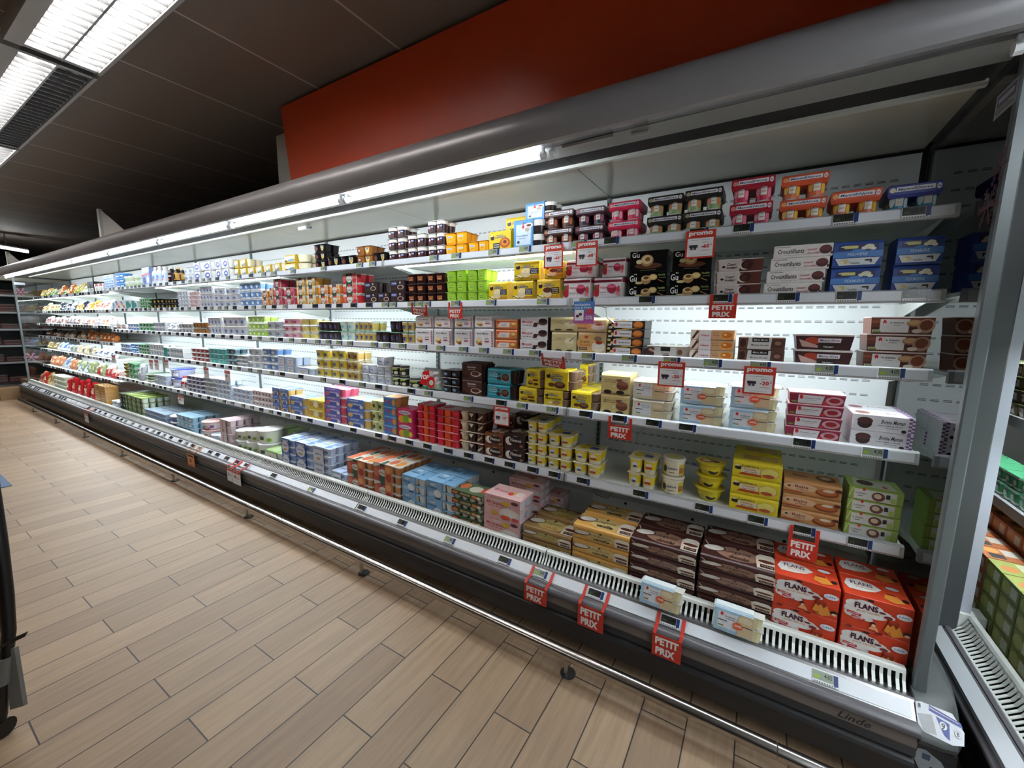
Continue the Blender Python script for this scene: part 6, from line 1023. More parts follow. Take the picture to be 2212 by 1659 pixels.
de('brasse_pink', 'pots', 'pink_stirred_yogurt_pack', 'pale pink fruit yogurt eight-pack', 'yogurt pack', cup='#c3c0c8', lid='#dfb4b6', c='#dcb0ac', nx=4, ny=2, nz=2, pspan=(0, .98, 0), panel=BR('#d9aaa8', '#a8323c')+[('e', .62, .74, .12, .1, '#d8b03a'), ('e', .86, .84, .1, .08, '#5c2a3c'), ('e', .62, .1, .14, .1, '#d8503c'), ('e', .88, .1, .1, .08, '#c8444c')], top=[('r', 0, 0, 1, 1, '#e0b8b6'), ('t', .3, .5, .4, .2, 'Brasses', '#b84450', .25), ('e', .6, .4, .08, .14, '#d8503c'), ('e', .7, .5, .07, .12, '#d8b03a'), ('e', .82, .5, .12, .2, '#ead6d0')])
de('brasse_blue', 'pots', 'blue_stirred_yogurt_pack', 'sky-blue stirred yogurt eight-pack', 'yogurt pack', cup='#cfd0cc', lid='#7fb6de', c='#6ea6d8', nx=3, ny=2, nz=2, pspan=(0, .58, 0), panel=BR('#7fb0d9', '#27406a')[:5]+[('e', .7, .36, .26, .2, '#dfe3e4'), ('r', .55, .06, .9, .14, '#2c3a5c'), ('e', .3, .26, .2, .1, '#a8c8e2')], top=[('r', 0, 0, 1, 1, '#86b8de'), ('t', .5, .5, .6, .2, 'Brasses', '#27406a', .25), ('e', .5, .8, .2, .1, '#d4e4ee')], lidart=[('r', .02, .02, .98, .98, '#86b8de'), ('t', .5, .5, .4, .2, 'Brasses', '#44649a', .25)])
de('panier_mix', 'pots', 'mixed_fruit_yogurt_pack', 'green and red fruit yogurt twelve-pack', 'yogurt pack', cup='#d2cec6', band='#b87a4c', lid='#ddd5cc', c='#ddd8cc', nx=4, ny=3, nz=2, pspan=(0, .72, 0), lidart=[('r', 0, 0, 1, 1, '#ddd4c8'), ('e', .2, .5, .13, .3, '#c8503a'), ('e', .8, .4, .13, .3, '#e09a54')],
   panel=[('p', ((0, 0), (.3, 0), (.34, .9), (0, .75)), '#a84a34'), ('e', .15, .5, .13, .26, '#c86a4c'), ('p', ((.3, 0), (.62, 0), (.62, 1), (.36, 1)), '#2c5242'), ('e', .5, .52, .22, .2, '#d4d0ca'), ('t', .5, .5, .32, .1, 'Panier', '#3a3434', .2), ('e', .44, .76, .05, .07, '#c8323c'), ('e', .52, .8, .05, .07, '#c8323c'), ('e', .6, .76, .05, .07, '#c8323c'), ('r', .62, 0, 1, 1, '#c9774a'), ('e', .82, .3, .16, .22, '#a83c30'), ('e', .8, .75, .14, .18, '#e2a35c')], top=[('p', ((0, 0), (.3, 0), (.4, 1), (0, 1)), '#d0704c'), ('p', ((.4, 0), (.6, 0), (.6, 1), (.45, 1)), '#2c5242'), ('e', .5, .6, .2, .24, '#d4d0ca'), ('e', .8, .4, .16, .3, '#cf6a44'), ('e', .8, .8, .12, .14, '#e8b070')])
de('veg_jars', 'pots', 'small_fruit_jar_pack', 'green-banded small fruit jar pack', 'yogurt pack', cup='#d2cfc6', lid='#b8a88c', c='#3c4c34', taper=.74, ex=2.2, nx=4, ny=2, panel=[('r', 0, 0, 1, 1, '#3c5038'), ('r', .3, .3, .62, .8, '#c0ae7c'), ('t', .46, .54, .22, .26, 'Panier', '#4a3a2c'), ('e', .12, .6, .1, .4, '#cf6a3c'), ('e', .76, .6, .09, .4, '#d9823a'), ('e', .9, .5, .07, .4, '#e8dcc4')], pspan=(0, 1, .55), top=[('r', 0, 0, 1, 1, '#5a7050'), ('e', .2, .6, .14, .3, '#d87a4a'), ('e', .6, .5, .2, .3, '#cfc8b8'), ('e', .86, .6, .1, .3, '#cf5a3a')])
de('green_bio_box', 'pots', 'organic_yogurt_pack', 'grey-white yogurt pack with green edge', 'yogurt pack', cup='#c9ccc8', lid='#b4d49a', c='#c2c9b8', pspan=(0, .7, 0), panel=[('r', 0, .8, 1, 1, '#9cc27a'), ('e', .45, .5, .05, .1, '#cf2a2e'), ('r', 0.250, 0.280, 0.750, 0.320, '#4a4a44')], top=[('r', 0, 0, 1, 1, '#a8cc84'), ('r', .2, .2, .8, .8, '#c8dcae')])
de('white_green_tub', 'tub', 'white_green_yogurt_tub', 'large white tub with small green text', 'yogurt tub', cup='#dfe0dc', band='#dcdfd2', lid='#e4e6e6', carve=[('r', .2, .2, .5, .8, '#c8d2a8'), ('r', .55, .3, .7, .7, '#4a5a44'), ('e', .86, .3, .08, .2, '#7aa03a')])
de('pink_cream_pots', 'pots', 'pink_cream_yogurt_pack', 'rosy white yogurt eight-pack', 'yogurt pack', cup='#cfc0c6', lid='#e2cdd6', c='#d2c2c8', nz=2, nx=2, pspan=(0, .6, 0), panel=[('r', .4, .2, .5, .9, '#c83a4a'), ('e', .5, .2, .2, .14, '#b08a94')], top=[('r', 0, 0, 1, 1, '#e2c8d2'), ('e', .5, .5, .3, .3, '#eadce2')])
de('white_blue_tub', 'tub', 'white_fromage_tub', 'low white tub with pale blue lid', 'cheese tub', cup='#d8dbe2', band='#c2c8d8', lid='#c9d4e6', carve=[('e', .5, .5, .3, .4, '#8f98b4')])
de('pink_tub', 'tub', 'pink_yogurt_tub', 'clear pink yogurt tub with red print', 'yogurt tub', cup='#dfc4c4', band='#e0d2d2', lid='#d9b4b4', carve=[('e', .5, .15, .3, .2, '#c83a3a'), ('t', .4, .6, .6, .3, 'Cali', '#6a6a72', .2), ('r', .8, .3, .95, .8, '#8a5a9a')])
de('purple_lid_tub', 'tub', 'violet_print_tub', 'white-lidded tub with violet print', 'cheese tub', cup='#c4c0d0', band='#4a3a6c', lid='#e2e4ea', carve=[('r', .1, 0, .35, 1, '#c9c4d8'), ('e', .6, .5, .15, .35, '#3f5a9c')])
de('green_jars', 'pots', 'green_cheese_jar_pack', 'bright green cheese jar pack', 'cheese pack', cup='#c3cfc0', band='#dfe4da', lid='#9ab858', c='#3c6c3c', nx=2, ex=2.4, pspan=(0, .5, 0), panel=[('e', .5, .5, .36, .4, '#6a9a4c'), ('e', .5, .5, .2, .2, '#b8c89c')], top=[('r', 0, 0, 1, 1, '#8fb04c'), ('e', .5, .5, .3, .3, '#cfd88c')])
de('big_white_tub', 'tub', 'big_white_tub', 'tall plain white tub with lid', 'cheese tub', cup='#cfd6e4', band='#c4cde0', lid='#dfe6f2', carve=[('r', .6, .2, .9, .7, '#a8b4cc')])
de('orange_carton', 'carton', 'orange_print_carton', 'orange fruit-print dairy carton', 'yogurt pack', c='#a8572e', art=[('e', .3, .5, .25, .35, '#c8793c'), ('r', .55, .2, .9, .8, '#cfc8b8')], top=[('r', 0, 0, 1, 1, '#b86a3c'), ('r', .1, .55, .6, .95, '#d4ccc0'), ('r', .55, .15, .9, .5, '#3a3836'), ('e', .3, .3, .2, .2, '#d89a4c')], side=[('e', .5, .5, .4, .4, '#8c4a26')])
de('olive_carton', 'carton', 'olive_print_carton', 'olive green dairy carton', 'yogurt pack', c='#7a8438', art=[('e', .3, .5, .25, .35, '#a8a84c'), ('r', .55, .2, .9, .8, '#cfd0b0')], top=[('r', 0, 0, 1, 1, '#98a04c'), ('r', .1, .55, .7, .95, '#d4d4b8'), ('e', .6, .3, .2, .2, '#c87a3c')], side=[('e', .5, .5, .4, .4, '#5c6a2c')])
de('tan_slices', 'carton', 'sliced_cheese_tray', 'flat tan sliced cheese tray', 'cheese pack', c='#b98c4c', mi=3, art=[('r', .05, .3, .95, .6, '#d8b478')])
de('label_pots', 'pots', 'white_label_pot_pack', 'dark pot pack with white square labels', 'yogurt pack', cup='#6a5a3c', lid='#8f9a6c', nx=2, cart=[('r', .1, .15, .9, .85, '#c9c4bc'), ('e', .3, .6, .14, .16, '#b8443c')])
de('dark_meat_pack', 'carton', 'dark_meat_pack', 'dim red and white flat meat pack', 'meat pack', c='#4a2424', art=[('r', .1, .5, .9, .9, '#6a5c58'), ('e', .3, .4, .2, .2, '#7a2c28')])
# ================================================================ PLACING THE PACKAGES
_P = {}
def proto(des, w, d, h, single):
    key = (des, round(w, 3), round(d, 3), round(h, 3), single)
    if key in _P: return _P[key]
    dd = D[des]; parts = KIND[dd['kind']](w, d, h, dd)
    if single:
        m = M()
        for _, pm, (dx, dy, dz) in parts: m.add(pm, dx, dy, dz)
        out = [(None, m.build(dd['noun']), (0, 0, 0))]
    elif len(parts) == 1: out = [(None, parts[0][1].build(dd['noun']), (0, 0, 0))]
    else:
        ch = {}; out = []
        for nm, pm, l in parts:
            if id(pm) not in ch:
                me = pm.build(nm); ch[id(pm)] = me
                if nm in ('tub_body', 'tub_lid', 'bowl_body', 'film_lid', 'bottle_body', 'bottle_cap', 'yogurt_pot', 'cup'):
                    me.polygons.foreach_set('use_smooth', [True]*len(me.polygons))
                    try: me.set_sharp_from_angle(angle=.7)
                    except Exception: pass
            out.append((nm, ch[id(pm)], l))
    _P[key] = out
    return out
def place(des, w, d, h, x, yf, z, label, group=None, single=False, rz=0, wild=0):
    dd = D[des]; pr = proto(des, w, d, h, single); loc = (x, yf+d/2, z)
    if pr[0][0] is None: r = put(dd['noun'], pr[0][1], loc, rz)
    else:
        r = put(dd['noun'], None, loc, rz)
        for nm, me, l in pr: put(nm, me, l, 0, r)
    r['label'] = label; r['category'] = dd['cat']
    if group: r['group'] = group
    return r
def levelname(i, n):
    if n == 1: return ''
    if n == 2: return ['lower one', 'upper one'][i]
    if n == 3: return ['bottom one', 'middle one', 'top one'][i]
    return 'bottom one' if i == 0 else 'top one' if i == n-1 else ORD[i]+' from bottom'
def stackname(i, n):
    if n == 1: return ''
    if n == 2: return ['left stack', 'right stack'][i]
    if i == 0: return 'leftmost stack'
    if i == n-1: return 'rightmost stack'
    return ORD[i]+' stack from left' if i < n/2 else ORD[n-1-i]+' stack from right'
STK = []
for (sh, x0, x1, yf, zb, h, n, des, k, deep) in ROWS:
    w = (x1-x0)/k; plus = zb > (ZB[sh] if sh < 6 else .3)+.004
    for i in range(k): STK.append(dict(sh=sh, x=x0+w*(i+.5), w=w, y=yf, z=zb, h=h, n=n, des=des, deep=deep, plus=plus, rear=yf > (1.86 if sh < 6 else 1.70) and not plus))
def clip16(s):
    w_ = s.split(); return ' '.join(w_[:16])
for s in STK:
    same = sorted([t for t in STK if t['sh'] == s['sh'] and t['des'] == s['des'] and t['plus'] == s['plus'] and t['rear'] == s['rear']], key=lambda t: t['x'])
    s['sname'] = stackname(same.index(s), len(same))
    s['hasup'] = any(t['plus'] for t in STK if t['sh'] == s['sh'] and t['des'] == s['des'])
for s in STK:
    dd = D[s['des']]; kd = dd['kind']; w = s['w']-.004
    d = {"tub": w, "bowl": w, 'bottle': .07, 'jar': .13, 'pouch': .09, 'clear': .12}.get(kd, .125 if s['w'] < .22 else .14)
    if kd == 'bottle': w = min(w, .075)
    single = s['x'] < -4.7
    extra = ''
    for row in range(s['deep']):
        for i in range(s['n']):
            nm = [dd['look']]
            if s['plus']: nm.append('lying on top')
            elif s['hasup'] and s['n'] == 1: nm.append('below')
            if s['rear'] or row: nm.append('rear row' if row < 2 else 'third row back')
            l = levelname(i, s['n'])
            if l: nm.append(l)
            if s['sname']: nm.append(s['sname'] if s['n'] > 1 else s['sname'].replace(' stack', ' one') if 'stack from' not in s['sname'] else s['sname'].replace(' stack from', ' from'))
            nm.append(SHN[s['sh']])
            yy = s['y']+row*(d+.006)
            jx = random.uniform(-.0015, .0015); rz = random.uniform(-.012, .012)
            if kd in ('bowl',): rz = random.uniform(-.3, .3)
            nmx = i == s['n']-1 and s['des'] == 'croustillant'
            tz = s['z']+i*s['h']
            if s['des'] == 'tiramisu_strip': jx += i*.004
            if s['des'] in ('croustillant',): jx += i*.006
            o = place(s['des'], w, d, s['h']-.0006, s['x']+jx, yy, tz, clip16(', '.join(nm)), '%ss on the %s' % (dd['noun'].replace('_', ' '), SHN[s['sh']]), single, rz)

# two semolina packs leaning on the air grille of the bottom deck
for x, t in ((-.247, 'left of two leaning on the front grille, bottom deck'), (.016, 'right of two leaning on the front grille, bottom deck')):
    o = place('semoule_blue', .154, .05, .088, x, 1.545, .3, 'blue speckled semolina pack, '+t, 'semolina packs leaning on the grille'); o.rotation_euler = (-.2, 0, -.03); o.location = (x, 1.555, .303)

# -------------------------------------------------------------- left bays: bags and small packs
BAGC = {1: [('#d8b04c', '#e0d8b0', 'mustard yellow'), ('#c9cfa0', '#5a8a4a', 'pale green'), ('#cf7434', '#e8d8c0', 'orange'), ('#d9c878', '#a8b04a', 'straw yellow'), ('#ddd9cc', '#b8c46a', 'whitish')],
        2: [('#b8c49a', '#d87a5c', 'green and salmon'), ('#c9c9cc', '#8a8f98', 'clear grey'), ('#3a4454', '#a8b0bc', 'dark blue'), ('#c8963a', '#e8d49a', 'amber'), ('#dcdcda', '#c86a5a', 'white and coral')],
        3: [('#b4a8a8', '#8a4a4c', 'greyish pink'), ('#c9c6c8', '#6a6068', 'silver'), ('#d8bcae', '#a86a5c', 'peach'), ('#e0dedc', '#b0a8b4', 'milky white')],
        4: [('#3c2c2a', '#8a5a4c', 'dark brown'), ('#6a625c', '#a89a8c', 'dull taupe'), ('#d87a3a', '#f0c9a0', 'glowing orange')],
        5: [('#8a7a54', '#c9b88a', 'olive beige'), ('#5c7ab8', '#d4dcea', 'blue and white'), ('#9aa09a', '#55605a', 'grey green'), ('#b8a078', '#d9c8ae', 'sandy'), ('#d4d8dc', '#4a5a7c', 'white and navy')],
        6: [('#b87a5c', '#e0b898', 'copper orange'), ('#6a84a8', '#c4cfdc', 'steel blue'), ('#8f9a72', '#c4c9a4', 'sage green'), ('#c9a8a0', '#a83a3c', 'pinkish')],
        7: [('#c98a6a', '#a8322c', 'salmon and red'), ('#c9b04c', '#b83a2c', 'yellow and red'), ('#c4242c', '#e0c0a8', 'bright red'), ('#b08a5c', '#dcc49a', 'tan')]}
for k_, v in BAGC.items():
    for i, (c, b, nm) in enumerate(v):
        D['bag%d_%d' % (k_, i)] = dict(kind='pouch', noun='cheese_bag', look=nm+' film cheese bag', cat='cheese bag', c=c, band=b, edge=c, low=b if i % 2 else c, lean=[.3, .55, .15][i % 3], th=.028)
rb = random.Random(11)
def bags(row, xa, xb, z, yf, step, hh, shname):
    cols = BAGC[row]; n = int((xb-xa)/step); per = {}
    seq = []
    for i in range(n):
        c = min(len(cols)-1, int(i/n*len(cols)+rb.uniform(-.8, .8))); c = max(0, c); seq.append(c)
    for i in range(n):
        c = seq[i]; x = xa+(i+.5)*step; per[c] = per.get(c, 0)+1
        tot = seq.count(c); k = 'bag%d_%d' % (row, c)
        which = ORD[per[c]-1]+' such from left, ' if tot > 1 else ''
        o = place(k, step*.95, .1, hh*rb.choice((.75, .9, 1.0, 1.12)), x, yf+rb.uniform(0, .02), z, clip16('%s, %s%s, left bays' % (D[k]['look'], which, shname)), 'cheese bags in the leftmost bays', True, rb.uniform(-.1, .1))
S6N = {1: 'top shelf', 2: 'second shelf', 3: 'third shelf', 4: 'fourth shelf', 5: 'fifth shelf', 6: 'sixth shelf'}
bags(1, -10.65, -7.95, ZB6[1], 1.83, .142, .15, S6N[1])
for s, hh in ((2, .13), (3, .115), (4, .12), (5, .12), (6, .16)): bags(s, -10.65, -7.1, ZB6[s], 1.83, .148, hh, S6N[s])
bags(7, -10.6, -9.6, .30, 1.66, .16, .2, 'bottom deck')
for i in range(9): place('bag7_2', .138, .1, .2+.02*(i % 3), -8.85+.145*i, 1.66+.03*(i % 2), .30, clip16('bright red film cheese bag with tan foot, %s such from left, bottom deck' % ORD[i]), 'red cheese bags on the bottom deck', True, .08*((i % 3)-1))
for i in range(4):
    for l in range(3): place('white_tub', .15, .15, .07, -9.5+.16*i, 1.66, .30+.07*l, clip16('white tub with pale green band, %s column from left, %s, far bottom deck' % (ORD[i], levelname(l, 3))), 'white tubs at the far bottom deck', True)
for i in range(2):
    for l in range(7): place('tan_slices', .2, .13, .034, -7.35+.215*i, 1.65, .30+.0345*l, clip16('flat tan sliced cheese tray, %s from bottom, %s stack, bottom deck' % (ORD[l], ['left', 'right'][i])), 'flat tan cheese trays on the bottom deck', True)
BOX = [('white_red_box', 'white box'), ('blue_box', 'blue')]
for i, (x, des, z) in enumerate(((-7.35, 'teal_box', ZB6[2]), (-7.55, 'blue_box', ZB6[3]), (-7.8, 'orange_white_box', ZB6[3]))): pass

# -------------------------------------------------------------- price tags on the rails
TAGM = {}
def tag_mesh(kind):
    if kind not in TAGM:
        b = M(); b.box(-.034, .034, -.004, .002, -.018, .018, '#c9ccd0', 1, bv=.0015); b.box(.022, .0335, -.0046, -.003, -.013, .0175, '#24386e', 1)
        b.box(-.032, .032, -.0045, -.003, -.0175, -.010, '#d4d6d8', 1)
        for i in range(9): b.face([(-.029+i*.0065, -.0048, -.0165), (-.025+i*.0065, -.0048, -.0165), (-.025+i*.0065, -.0048, -.0135), (-.029+i*.0065, -.0048, -.0135)], '#4a4c50', 1)
        s = M(); s.box(-.032, .021, -.0050, -.0035, -.0085, .0168, '#2b2d28' if kind == 'dark' else '#8a9484', 1)
        t1, t2 = ('#141512', '#3a4630') if kind == 'dark' else ('#2a2e28', '#8fae3c')
        s.face([(-.028, -.0052, -.005), (-.014, -.0052, -.005), (-.014, -.0052, .004), (-.028, -.0052, .004)], t2, 1)
        vs, fs = tmesh('2.89' if kind == 'dark' else '4.05'); s.mesh([(.008+x*.02, -.0053, .006+y*.013) for x, y in vs], fs, t1, 1)
        TAGM[kind] = (b.build('price_tag_housing'), s.build('display'))
    return TAGM[kind]
def near_look(sh, x):
    c = [s for s in STK if s['sh'] == sh and not s['plus'] and not s['rear']]; s = min(c, key=lambda t: abs(t['x']-x)); return D[s['des']]['look'], s
used = {}
def price_tag(sh, x, dark, single=False, lipz=None):
    b, s = tag_mesh('dark' if dark else 'light'); lz = lipz or (LIPZ.get(sh) if sh < 6 else None)
    if sh < 6: loc = (x, 1.781, lz-.0195); rx = -.11
    else: loc = (x, 1.519, .2785); rx = -.85
    lk, st = near_look(sh, x); lab_ = 'electronic price tag under %s, %s%s' % (lk, st['sname']+', ' if st['sname'] else '', SHN[sh] + ' rail')
    if lab_ in used: used[lab_] += 1; lab_ = lab_.replace('electronic', ['', 'second', 'third', 'fourth', 'fifth', 'sixth'][min(5, used[lab_]-1)]+' electronic', 1)
    else: used[lab_] = 1
    r = put('price_tag', b, loc); r.rotation_euler = (rx, 0, 0); r['label'] = clip16(lab_); r['category'] = 'price tag'; r['group'] = 'electronic price tags on the rails'
    c = put('display', s, (0, 0, 0), 0, r)
    return r
rt = random.Random(5)
for sh, xs in TAGS.items():
    for i, x in enumerate(xs): price_tag(sh, x, (sh in (1, 2) and x > -.6) or (sh >= 4 and rt.random() < .7) or (sh == 5))
    lo = min(xs)-.15
    if sh < 6:
        x = lo
        while x > -7.0: price_tag(sh, x, rt.random() < .6); x -= rt.choice((.12, .15, .19))
    else:
        x = lo
        while x > -7.0: price_tag(sh, x, rt.random() < .5); x -= rt.choice((.13, .16, .2))
m = M()                                                                  # the remaining tags of the three leftmost bays
for s in range(1, 7):
    x = -7.08
    while x > -10.7: m.box(x-.03, x+.03, 1.772, 1.781, ZB6[s]+.008-.036, ZB6[s]+.008-.003, '#2c2f30' if rt.random() < .65 else '#b8bcc2', 1); x -= .125
x = -7.05
while x > -10.7:
    m.extrude([(1.506, .272), (1.502, .2685), (1.532, .2935), (1.536, .294)], x-.035, x+.035, '#3a3c40' if rt.random() < .5 else '#d4d8dc', 1); x -= .13
put('price_tags_far', m.build('price_tags_far'), kind='stuff', label='rows of tiny price tags on the rails of the three leftmost bays', category='price tags')

# -------------------------------------------------------------- hanging signs
def sign(kind, x0, x1, z0, z1, i):
    w, h = x1-x0, z1-z0; m = M(); R_ = '#c2301f'; wh = '#eceaec'; deck = kind in ('petitd', 'smalld', 'orange')
    t = .0012; F = lambda u, v, e: (-w/2+u*w, -e-t, v*h)
    if kind.startswith('promo'):
        m.box(-w/2, w/2, -t, 0, 0, h, '#c63a28'); pct = {'promo': '-60', 'promo20': '-20', 'promo25': '-25'}[kind]
        art(m, [('r', .07, .06, .93, .72, wh), ('t', .5, .86, .8, .17, 'promo', '#f0ecec', 0, .045), ('r', .2, .645, .8, .655, '#6a6a70'), ('t', .68, .42, .28, .14, pct, '#cf2e2a', 0, .04), ('t', .87, .46, .06, .07, '%', '#cf2e2a'), ('r', .56, .55, .76, .57, '#8a8488'), ('r', .14, .38, .42, .48, '#3c3440'), ('r', .18, .3, .26, .38, '#5a4a54'), ('r', .3, .3, .38, .38, '#5a4a54'), ('r', .57, .26, .83, .275, '#cf6a66'), ('r', .2, .12, .8, .128, '#a8a4a8')], F)
        nm, look, cat = 'promo_sign', 'square red-edged promo sign reading minus %s percent' % pct[1:], 'sign'
    elif kind.startswith('petit'):
        hb = h if deck else min(h*.62, .075); m.box(-w/2, w/2, -t, 0, 0, hb, R_)
        for a in () if deck else (-w/2, w/2-.012): m.box(a, a+.012, -t, 0, hb, h, R_)
        G = lambda u, v, e: (-w/2+u*w, -e-t, v*hb)
        art(m, [('t', .5, .72, .8, .34, 'PETIT', '#ece6e4', 0, .05), ('t', .46, .27, .66, .34, 'PRIX', '#ece6e4', 0, .05)], G)
        nm, look, cat = 'petit_prix_sign', 'red strap sign with white letters PETIT PRIX', 'sign'
    elif kind == 'excl':
        m.box(-w/2, w/2, -t, 0, 0, h, '#b45aa8')
        art(m, [('r', 0, .5, 1, 1, '#4c7fc4'), ('t', .42, .86, .78, .12, 'exclusivite', '#e8ecf4'), ('t', .45, .72, .84, .1, 'carte de fidelite', '#e8ecf4'), ('r', .06, .14, .5, .62, wh), ('e', .2, .34, .08, .07, '#5c2a4c'), ('e', .34, .42, .08, .07, '#5c2a4c'), ('r', .64, .46, .95, .66, '#c8404c'), ('t', .74, .27, .4, .17, '-50%', '#ece8f0')], F)
        nm, look, cat = 'loyalty_sign', 'blue and violet loyalty card sign reading minus 50 percent', 'sign'
    elif kind == 'orange':
        m.box(-w/2, w/2, -t, 0, 0, h, '#d9813a'); art(m, [('r', .1, .78, .9, .94, '#2c2420'), ('t', .45, .45, .26, .26, '1', '#3c2a1c'), ('r', .2, .1, .8, .14, '#8c5a34')], F)
        nm, look, cat = 'orange_price_sign', 'orange price sign with black heading', 'sign'
    else:
        m.box(-w/2, w/2, -t, 0, 0, h, wh); art(m, [('r', 0, .74, 1, 1, R_), ('t', .5, .86, .7, .12, 'promo', '#f0e8e8'), ('r', .2, .4, .5, .6, '#8a8488'), ('t', .7, .45, .3, .12, '-20', '#cf2e2a')], F)
        nm, look, cat = 'small_promo_sign', 'small white promo sign with red heading', 'sign'
    y = 1.4575 if deck else 1.771
    o = put(nm, m.build(nm), ((x0+x1)/2, y, z0)); return o, look, cat
SW = ['on the top rail, rightmost', 'on the top rail, middle one', 'on the top rail, left one', 'on the third rail, right one', 'on the third rail, left one', 'hanging above the whipped cream packs', 'on the second rail near the bay joint',
      'on the second rail under the molten cake cartons', 'on the second rail under the lime green packs', 'bent and dull, under the dark brown packs', 'tilted, on the third rail under the beige packs', 'on the fourth rail under the rice pudding', 'on the fifth rail under the rum cakes', 'on the bottom rail, left of three', 'on the bottom rail, middle of three', 'on the bottom rail, right of three',
      'leftmost of three on the fourth rail', 'middle of three on the fourth rail', 'rightmost of three on the fourth rail', 'fourth rail, left of the two nearest', 'fourth rail, nearest the camera', 'fifth rail above the pale blue packs', 'fourth rail farthest left', 'on the bottom rail far left', 'bottom rail, farthest away', 'bottom rail, left of the near pair', 'bottom rail, right of the near pair']
for i, (kd, a, b, z0, z1) in enumerate(SIGNS):
    if kd == 'petitd': z1 = max(z1, .262); 
    if kd in ('petitd', 'smalld', 'orange'):
        o, look, cat = sign(kd, a, b, z0-.004, min(z1, .258), i)
        w = b-a
        for u in ((a, a+.012), (b-.012, b)): s_ = M(); s_.extrude([(1.4575, .2575), (1.472, .2675), (1.497, .2665), (1.535, .2955), (1.534, .2975), (1.496, .2685), (1.471, .2695), (1.4563, .2585)], *u, '#c2301f' if kd == 'petitd' else '#d9813a' if kd == 'orange' else '#c2301f'); put('strap', s_.build('strap'), [-c for c in o.location], 0, o)
    else: o, look, cat = sign(kd, a, b, z0, z1, i)
    if i == 9: o.rotation_euler = (.3, .12, .2)
    if i == 10: o.rotation_euler = (.5, .1, 0); o.location.y -= .02
    o['label'] = clip16(look+', '+SW[i]); o['category'] = cat; o['group'] = 'signs hanging on the price rails'
# a white sign hook next to the loyalty sign, two hooks on the back wall
m = M(); m.tube((-.60, 1.78, 1.47), (-.60, 1.80, 1.43), .003, 8, '#d9dcdc', 1); m.tube((-.60, 1.80, 1.43), (-.565, 1.82, 1.40), .003, 8, '#d9dcdc', 1); put('wire_hook', m.build('wire_hook'), label='white wire hook below the second rail beside the loyalty sign', category='hook')
# -------------------------------------------------------------- stickers
st = M(); P0 = Vector((.482, 1.5365, .3015)); VD = Vector((0, -.062, -.052)); 
def SF(u, v, e): return (.484+u*.098, 1.541-(1-v)*.060-e*.7, .3035-(1-v)*.056+e*.8)
art(st, [('p', ((0, .95), (.15, 1), (.8, .96), (1, .5), (.95, .1), (.7, 0), (.1, .1), (0, .3)), '#c9ccd6'), ('p', ((.02, .6), (.34, .7), (.4, .12), (.1, .1)), '#9a9c9f'), ('p', ((.3, .98), (.95, .75), (.98, .6), (.28, .8)), '#2c3a86'), ('p', ((.42, .7), (.7, .6), (.66, .1), (.56, .2)), '#2c3a86'), ('p', ((.3, .92), (.9, .72), (.9, .7), (.3, .88)), '#b8a8b4'), ('e', .56, .48, .08, .12, '#c9ccd6'), ('t', .56, .46, .08, .2, '9', '#1c1c24', .2), ('e', .85, .38, .07, .12, '#a8a8b0'), ('e', .85, .38, .06, .1, '#cdd0d8'), ('t', .85, .38, .05, .14, '8', '#1c1c24'), ('t', .08, .86, .05, .12, '1', '#3a3c48')], SF)
put('torn_label_sticker', st.build('torn_label_sticker'), label='torn blue and white sticker with handwritten 9 and 8 on the corner moulding', category='sticker')
st = M(); SF2 = lambda u, v, e: (.488+u*.075, 1.4985-e, .105+v*.085)
art(st, [('p', ((0, .55), (.08, .95), (.3, .98), (.75, .75), (1, .4), (.98, 0), (.3, 0)), '#9fa3a8'), ('r', .22, .62, .45, .84, '#4a5a70'), ('t', .6, .3, .4, .28, '19', '#1c1c22', .3)], SF2)
put('paper_sticker', st.build('paper_sticker'), label='grey-white sticker with handwritten 19 below the corner moulding', category='sticker')
st = M(); SF3 = lambda u, v, e: (XR-.0005-e, 1.665-u*.115, 1.945+v*.06+u*0)
art(st, [('r', 0, 0, 1, 1, '#b4b8bc'), ('r', .08, .4, .92, .9, '#5c6684'), ('r', .15, .55, .85, .75, '#c4c8d0'), ('r', .1, .15, .9, .2, '#4a4c54'), ('r', .1, .27, .7, .31, '#4a4c54')], SF3)
put('glass_sticker', st.build('glass_sticker'), label='small white and blue sticker at the top of the right glass panel', category='sticker')
def flake(cx, cz, x, R_, col, lab_):
    st = M(); F = lambda u, v, e: (x-e, cx+(u-.5)*R_*2, cz+(v-.5)*R_*2); pr = []
    for k in range(6):
        a = k*math.pi/3; c, s_ = math.cos(a), math.sin(a); q = lambda r_, t_: (.5+c*r_-s_*t_, .5+s_*r_+c*t_)
        pr.append(('p', (q(.02, -.02), q(.48, -.02), q(.48, .02), q(.02, .02)), col))
        for r_ in (.2, .33): pr += [('p', (q(r_, 0), q(r_+.1, .1), q(r_+.13, .08), q(r_+.04, 0)), col), ('p', (q(r_, 0), q(r_+.1, -.1), q(r_+.13, -.08), q(r_+.04, 0)), col)]
    art(st, pr, F, 0, .0001); put('snowflake_decal', st.build('snowflake_decal'), label=lab_, category='decal')
flake(1.66, 1.82, XL+.001, .085, '#c890a8', 'pink snowflake decal high on the far left glass end')
flake(1.66, .72, XL+.001, .09, '#c890a8', 'pink snowflake decal low on the far left glass end')
flake(1.63, 1.72, XR+.0075, .06, '#6a2a34', 'faint red snowflake decal on the right glass panel')
flake(1.60, 1.81, XR+.0075, .05, '#6a2a34', 'small faint red decal above the snowflake, right glass')
m = M(); m.box(XL-.002, XL+.003, 1.60, 1.72, 1.945, 1.985, '#c8ccd6'); put('rectangular_sticker', m.build('rectangular_sticker'), label='plain white rectangular sticker at the top of the far left glass end', category='sticker')
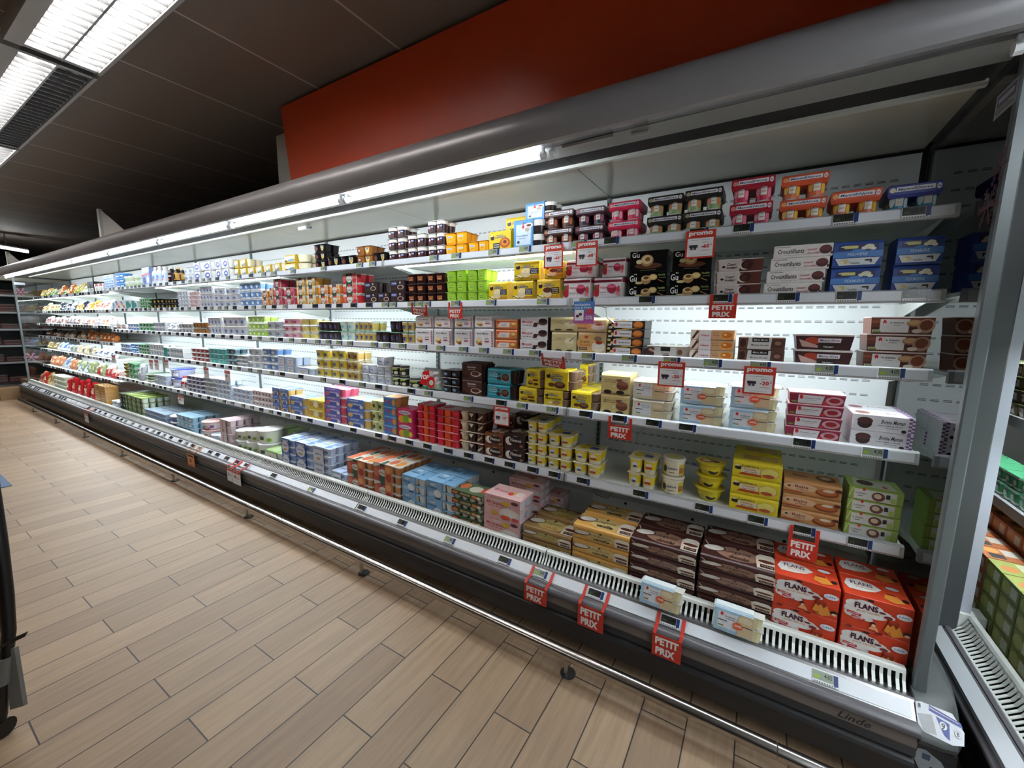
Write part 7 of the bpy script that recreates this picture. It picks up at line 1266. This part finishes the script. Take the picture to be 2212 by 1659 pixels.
# spare sockets on the inner ceiling: a small white sensor
m = M(); m.box(-3.02, -2.92, 1.86, 1.89, 2.065, 2.09, '#dfe2e2', 1, bv=.003); m.box(-2.92, -2.88, 1.865, 1.885, 2.07, 2.082, '#5c6064', 1); put('temperature_sensor', m.build('temperature_sensor'), label='small white sensor box under the inner ceiling, third bay from right', category='sensor')

# -------------------------------------------------------------- goods of the right-hand corner case and the dark case
rr_ = random.Random(3); cnt = {'orange_carton': 0, 'olive_carton': 0}
for j, y in enumerate([2.80-.118*i for i in range(17)]):
    for c, x in enumerate((.80, .925, 1.05)):
        for l in range(4 if c == 0 else 5):
            des = 'orange_carton' if (l+c*2+j//3) % 5 > 1 or l > 2 else 'olive_carton'
            if j > 5 and c == 0: des = 'olive_carton'
            o = place(des, .112, .115, .062, x+.055, y-.0575, .30+l*.0625, clip16('%s, %s from bottom, %s row from the post, %s, corner refrigerator' % (D[des]['look'], ORD[l], ORD[j], ['front', 'middle', 'back'][c])), 'cartons stacked in the corner refrigerator', True, -math.pi/2)
            o.location = (x+.055, y, .30+l*.0625)
for j, y in enumerate([2.85-.13*i for i in range(12)]):
    for l in range(4):
        o = place('label_pots', .12, .1, .055, .99, y, 1.06+l*.056-.355*0, 'x', 'labelled pot packs in the corner refrigerator', True, -math.pi/2); o.location = (.985, y, 1.041+l*.0555)
        o['label'] = clip16('dark pot pack with white label, %s from bottom, %s from far end, corner shelf' % (ORD[l], ORD[j]))
    for l in range(2):
        o = place('green_pots', .12, .1, .06, .99, y, .70, 'x', 'green packs in the corner refrigerator', True, -math.pi/2); o.location = (.985, y, .691+l*.061)
        o['label'] = clip16('green and white pack, %s one, %s from far end, low corner shelf' % (['lower', 'upper'][l], ORD[j]))
    o = place('blue_tub', .11, .11, .07, .99, y, 1.38, 'blue cream tub, %s from far end, third corner shelf' % ORD[j], 'blue tubs in the corner refrigerator', True); o.location = (.985, y, 1.371)
for s, z in enumerate((.16, .55, .87, 1.18, 1.5, 1.82)):
    for j in range(9):
        for l in range(rr_.choice((2, 3))):
            o = place('dark_meat_pack', .24, .14, .05, -12.4, 1, z, clip16('dim flat meat pack, %s from bottom, %s from near end, %s shelf up, dark case' % (ORD[l], ORD[j], ORD[s])), 'meat packs in the dark refrigerator', True, math.pi/2); o.location = (-12.40, .7+j*.25, z+.001+l*.051)
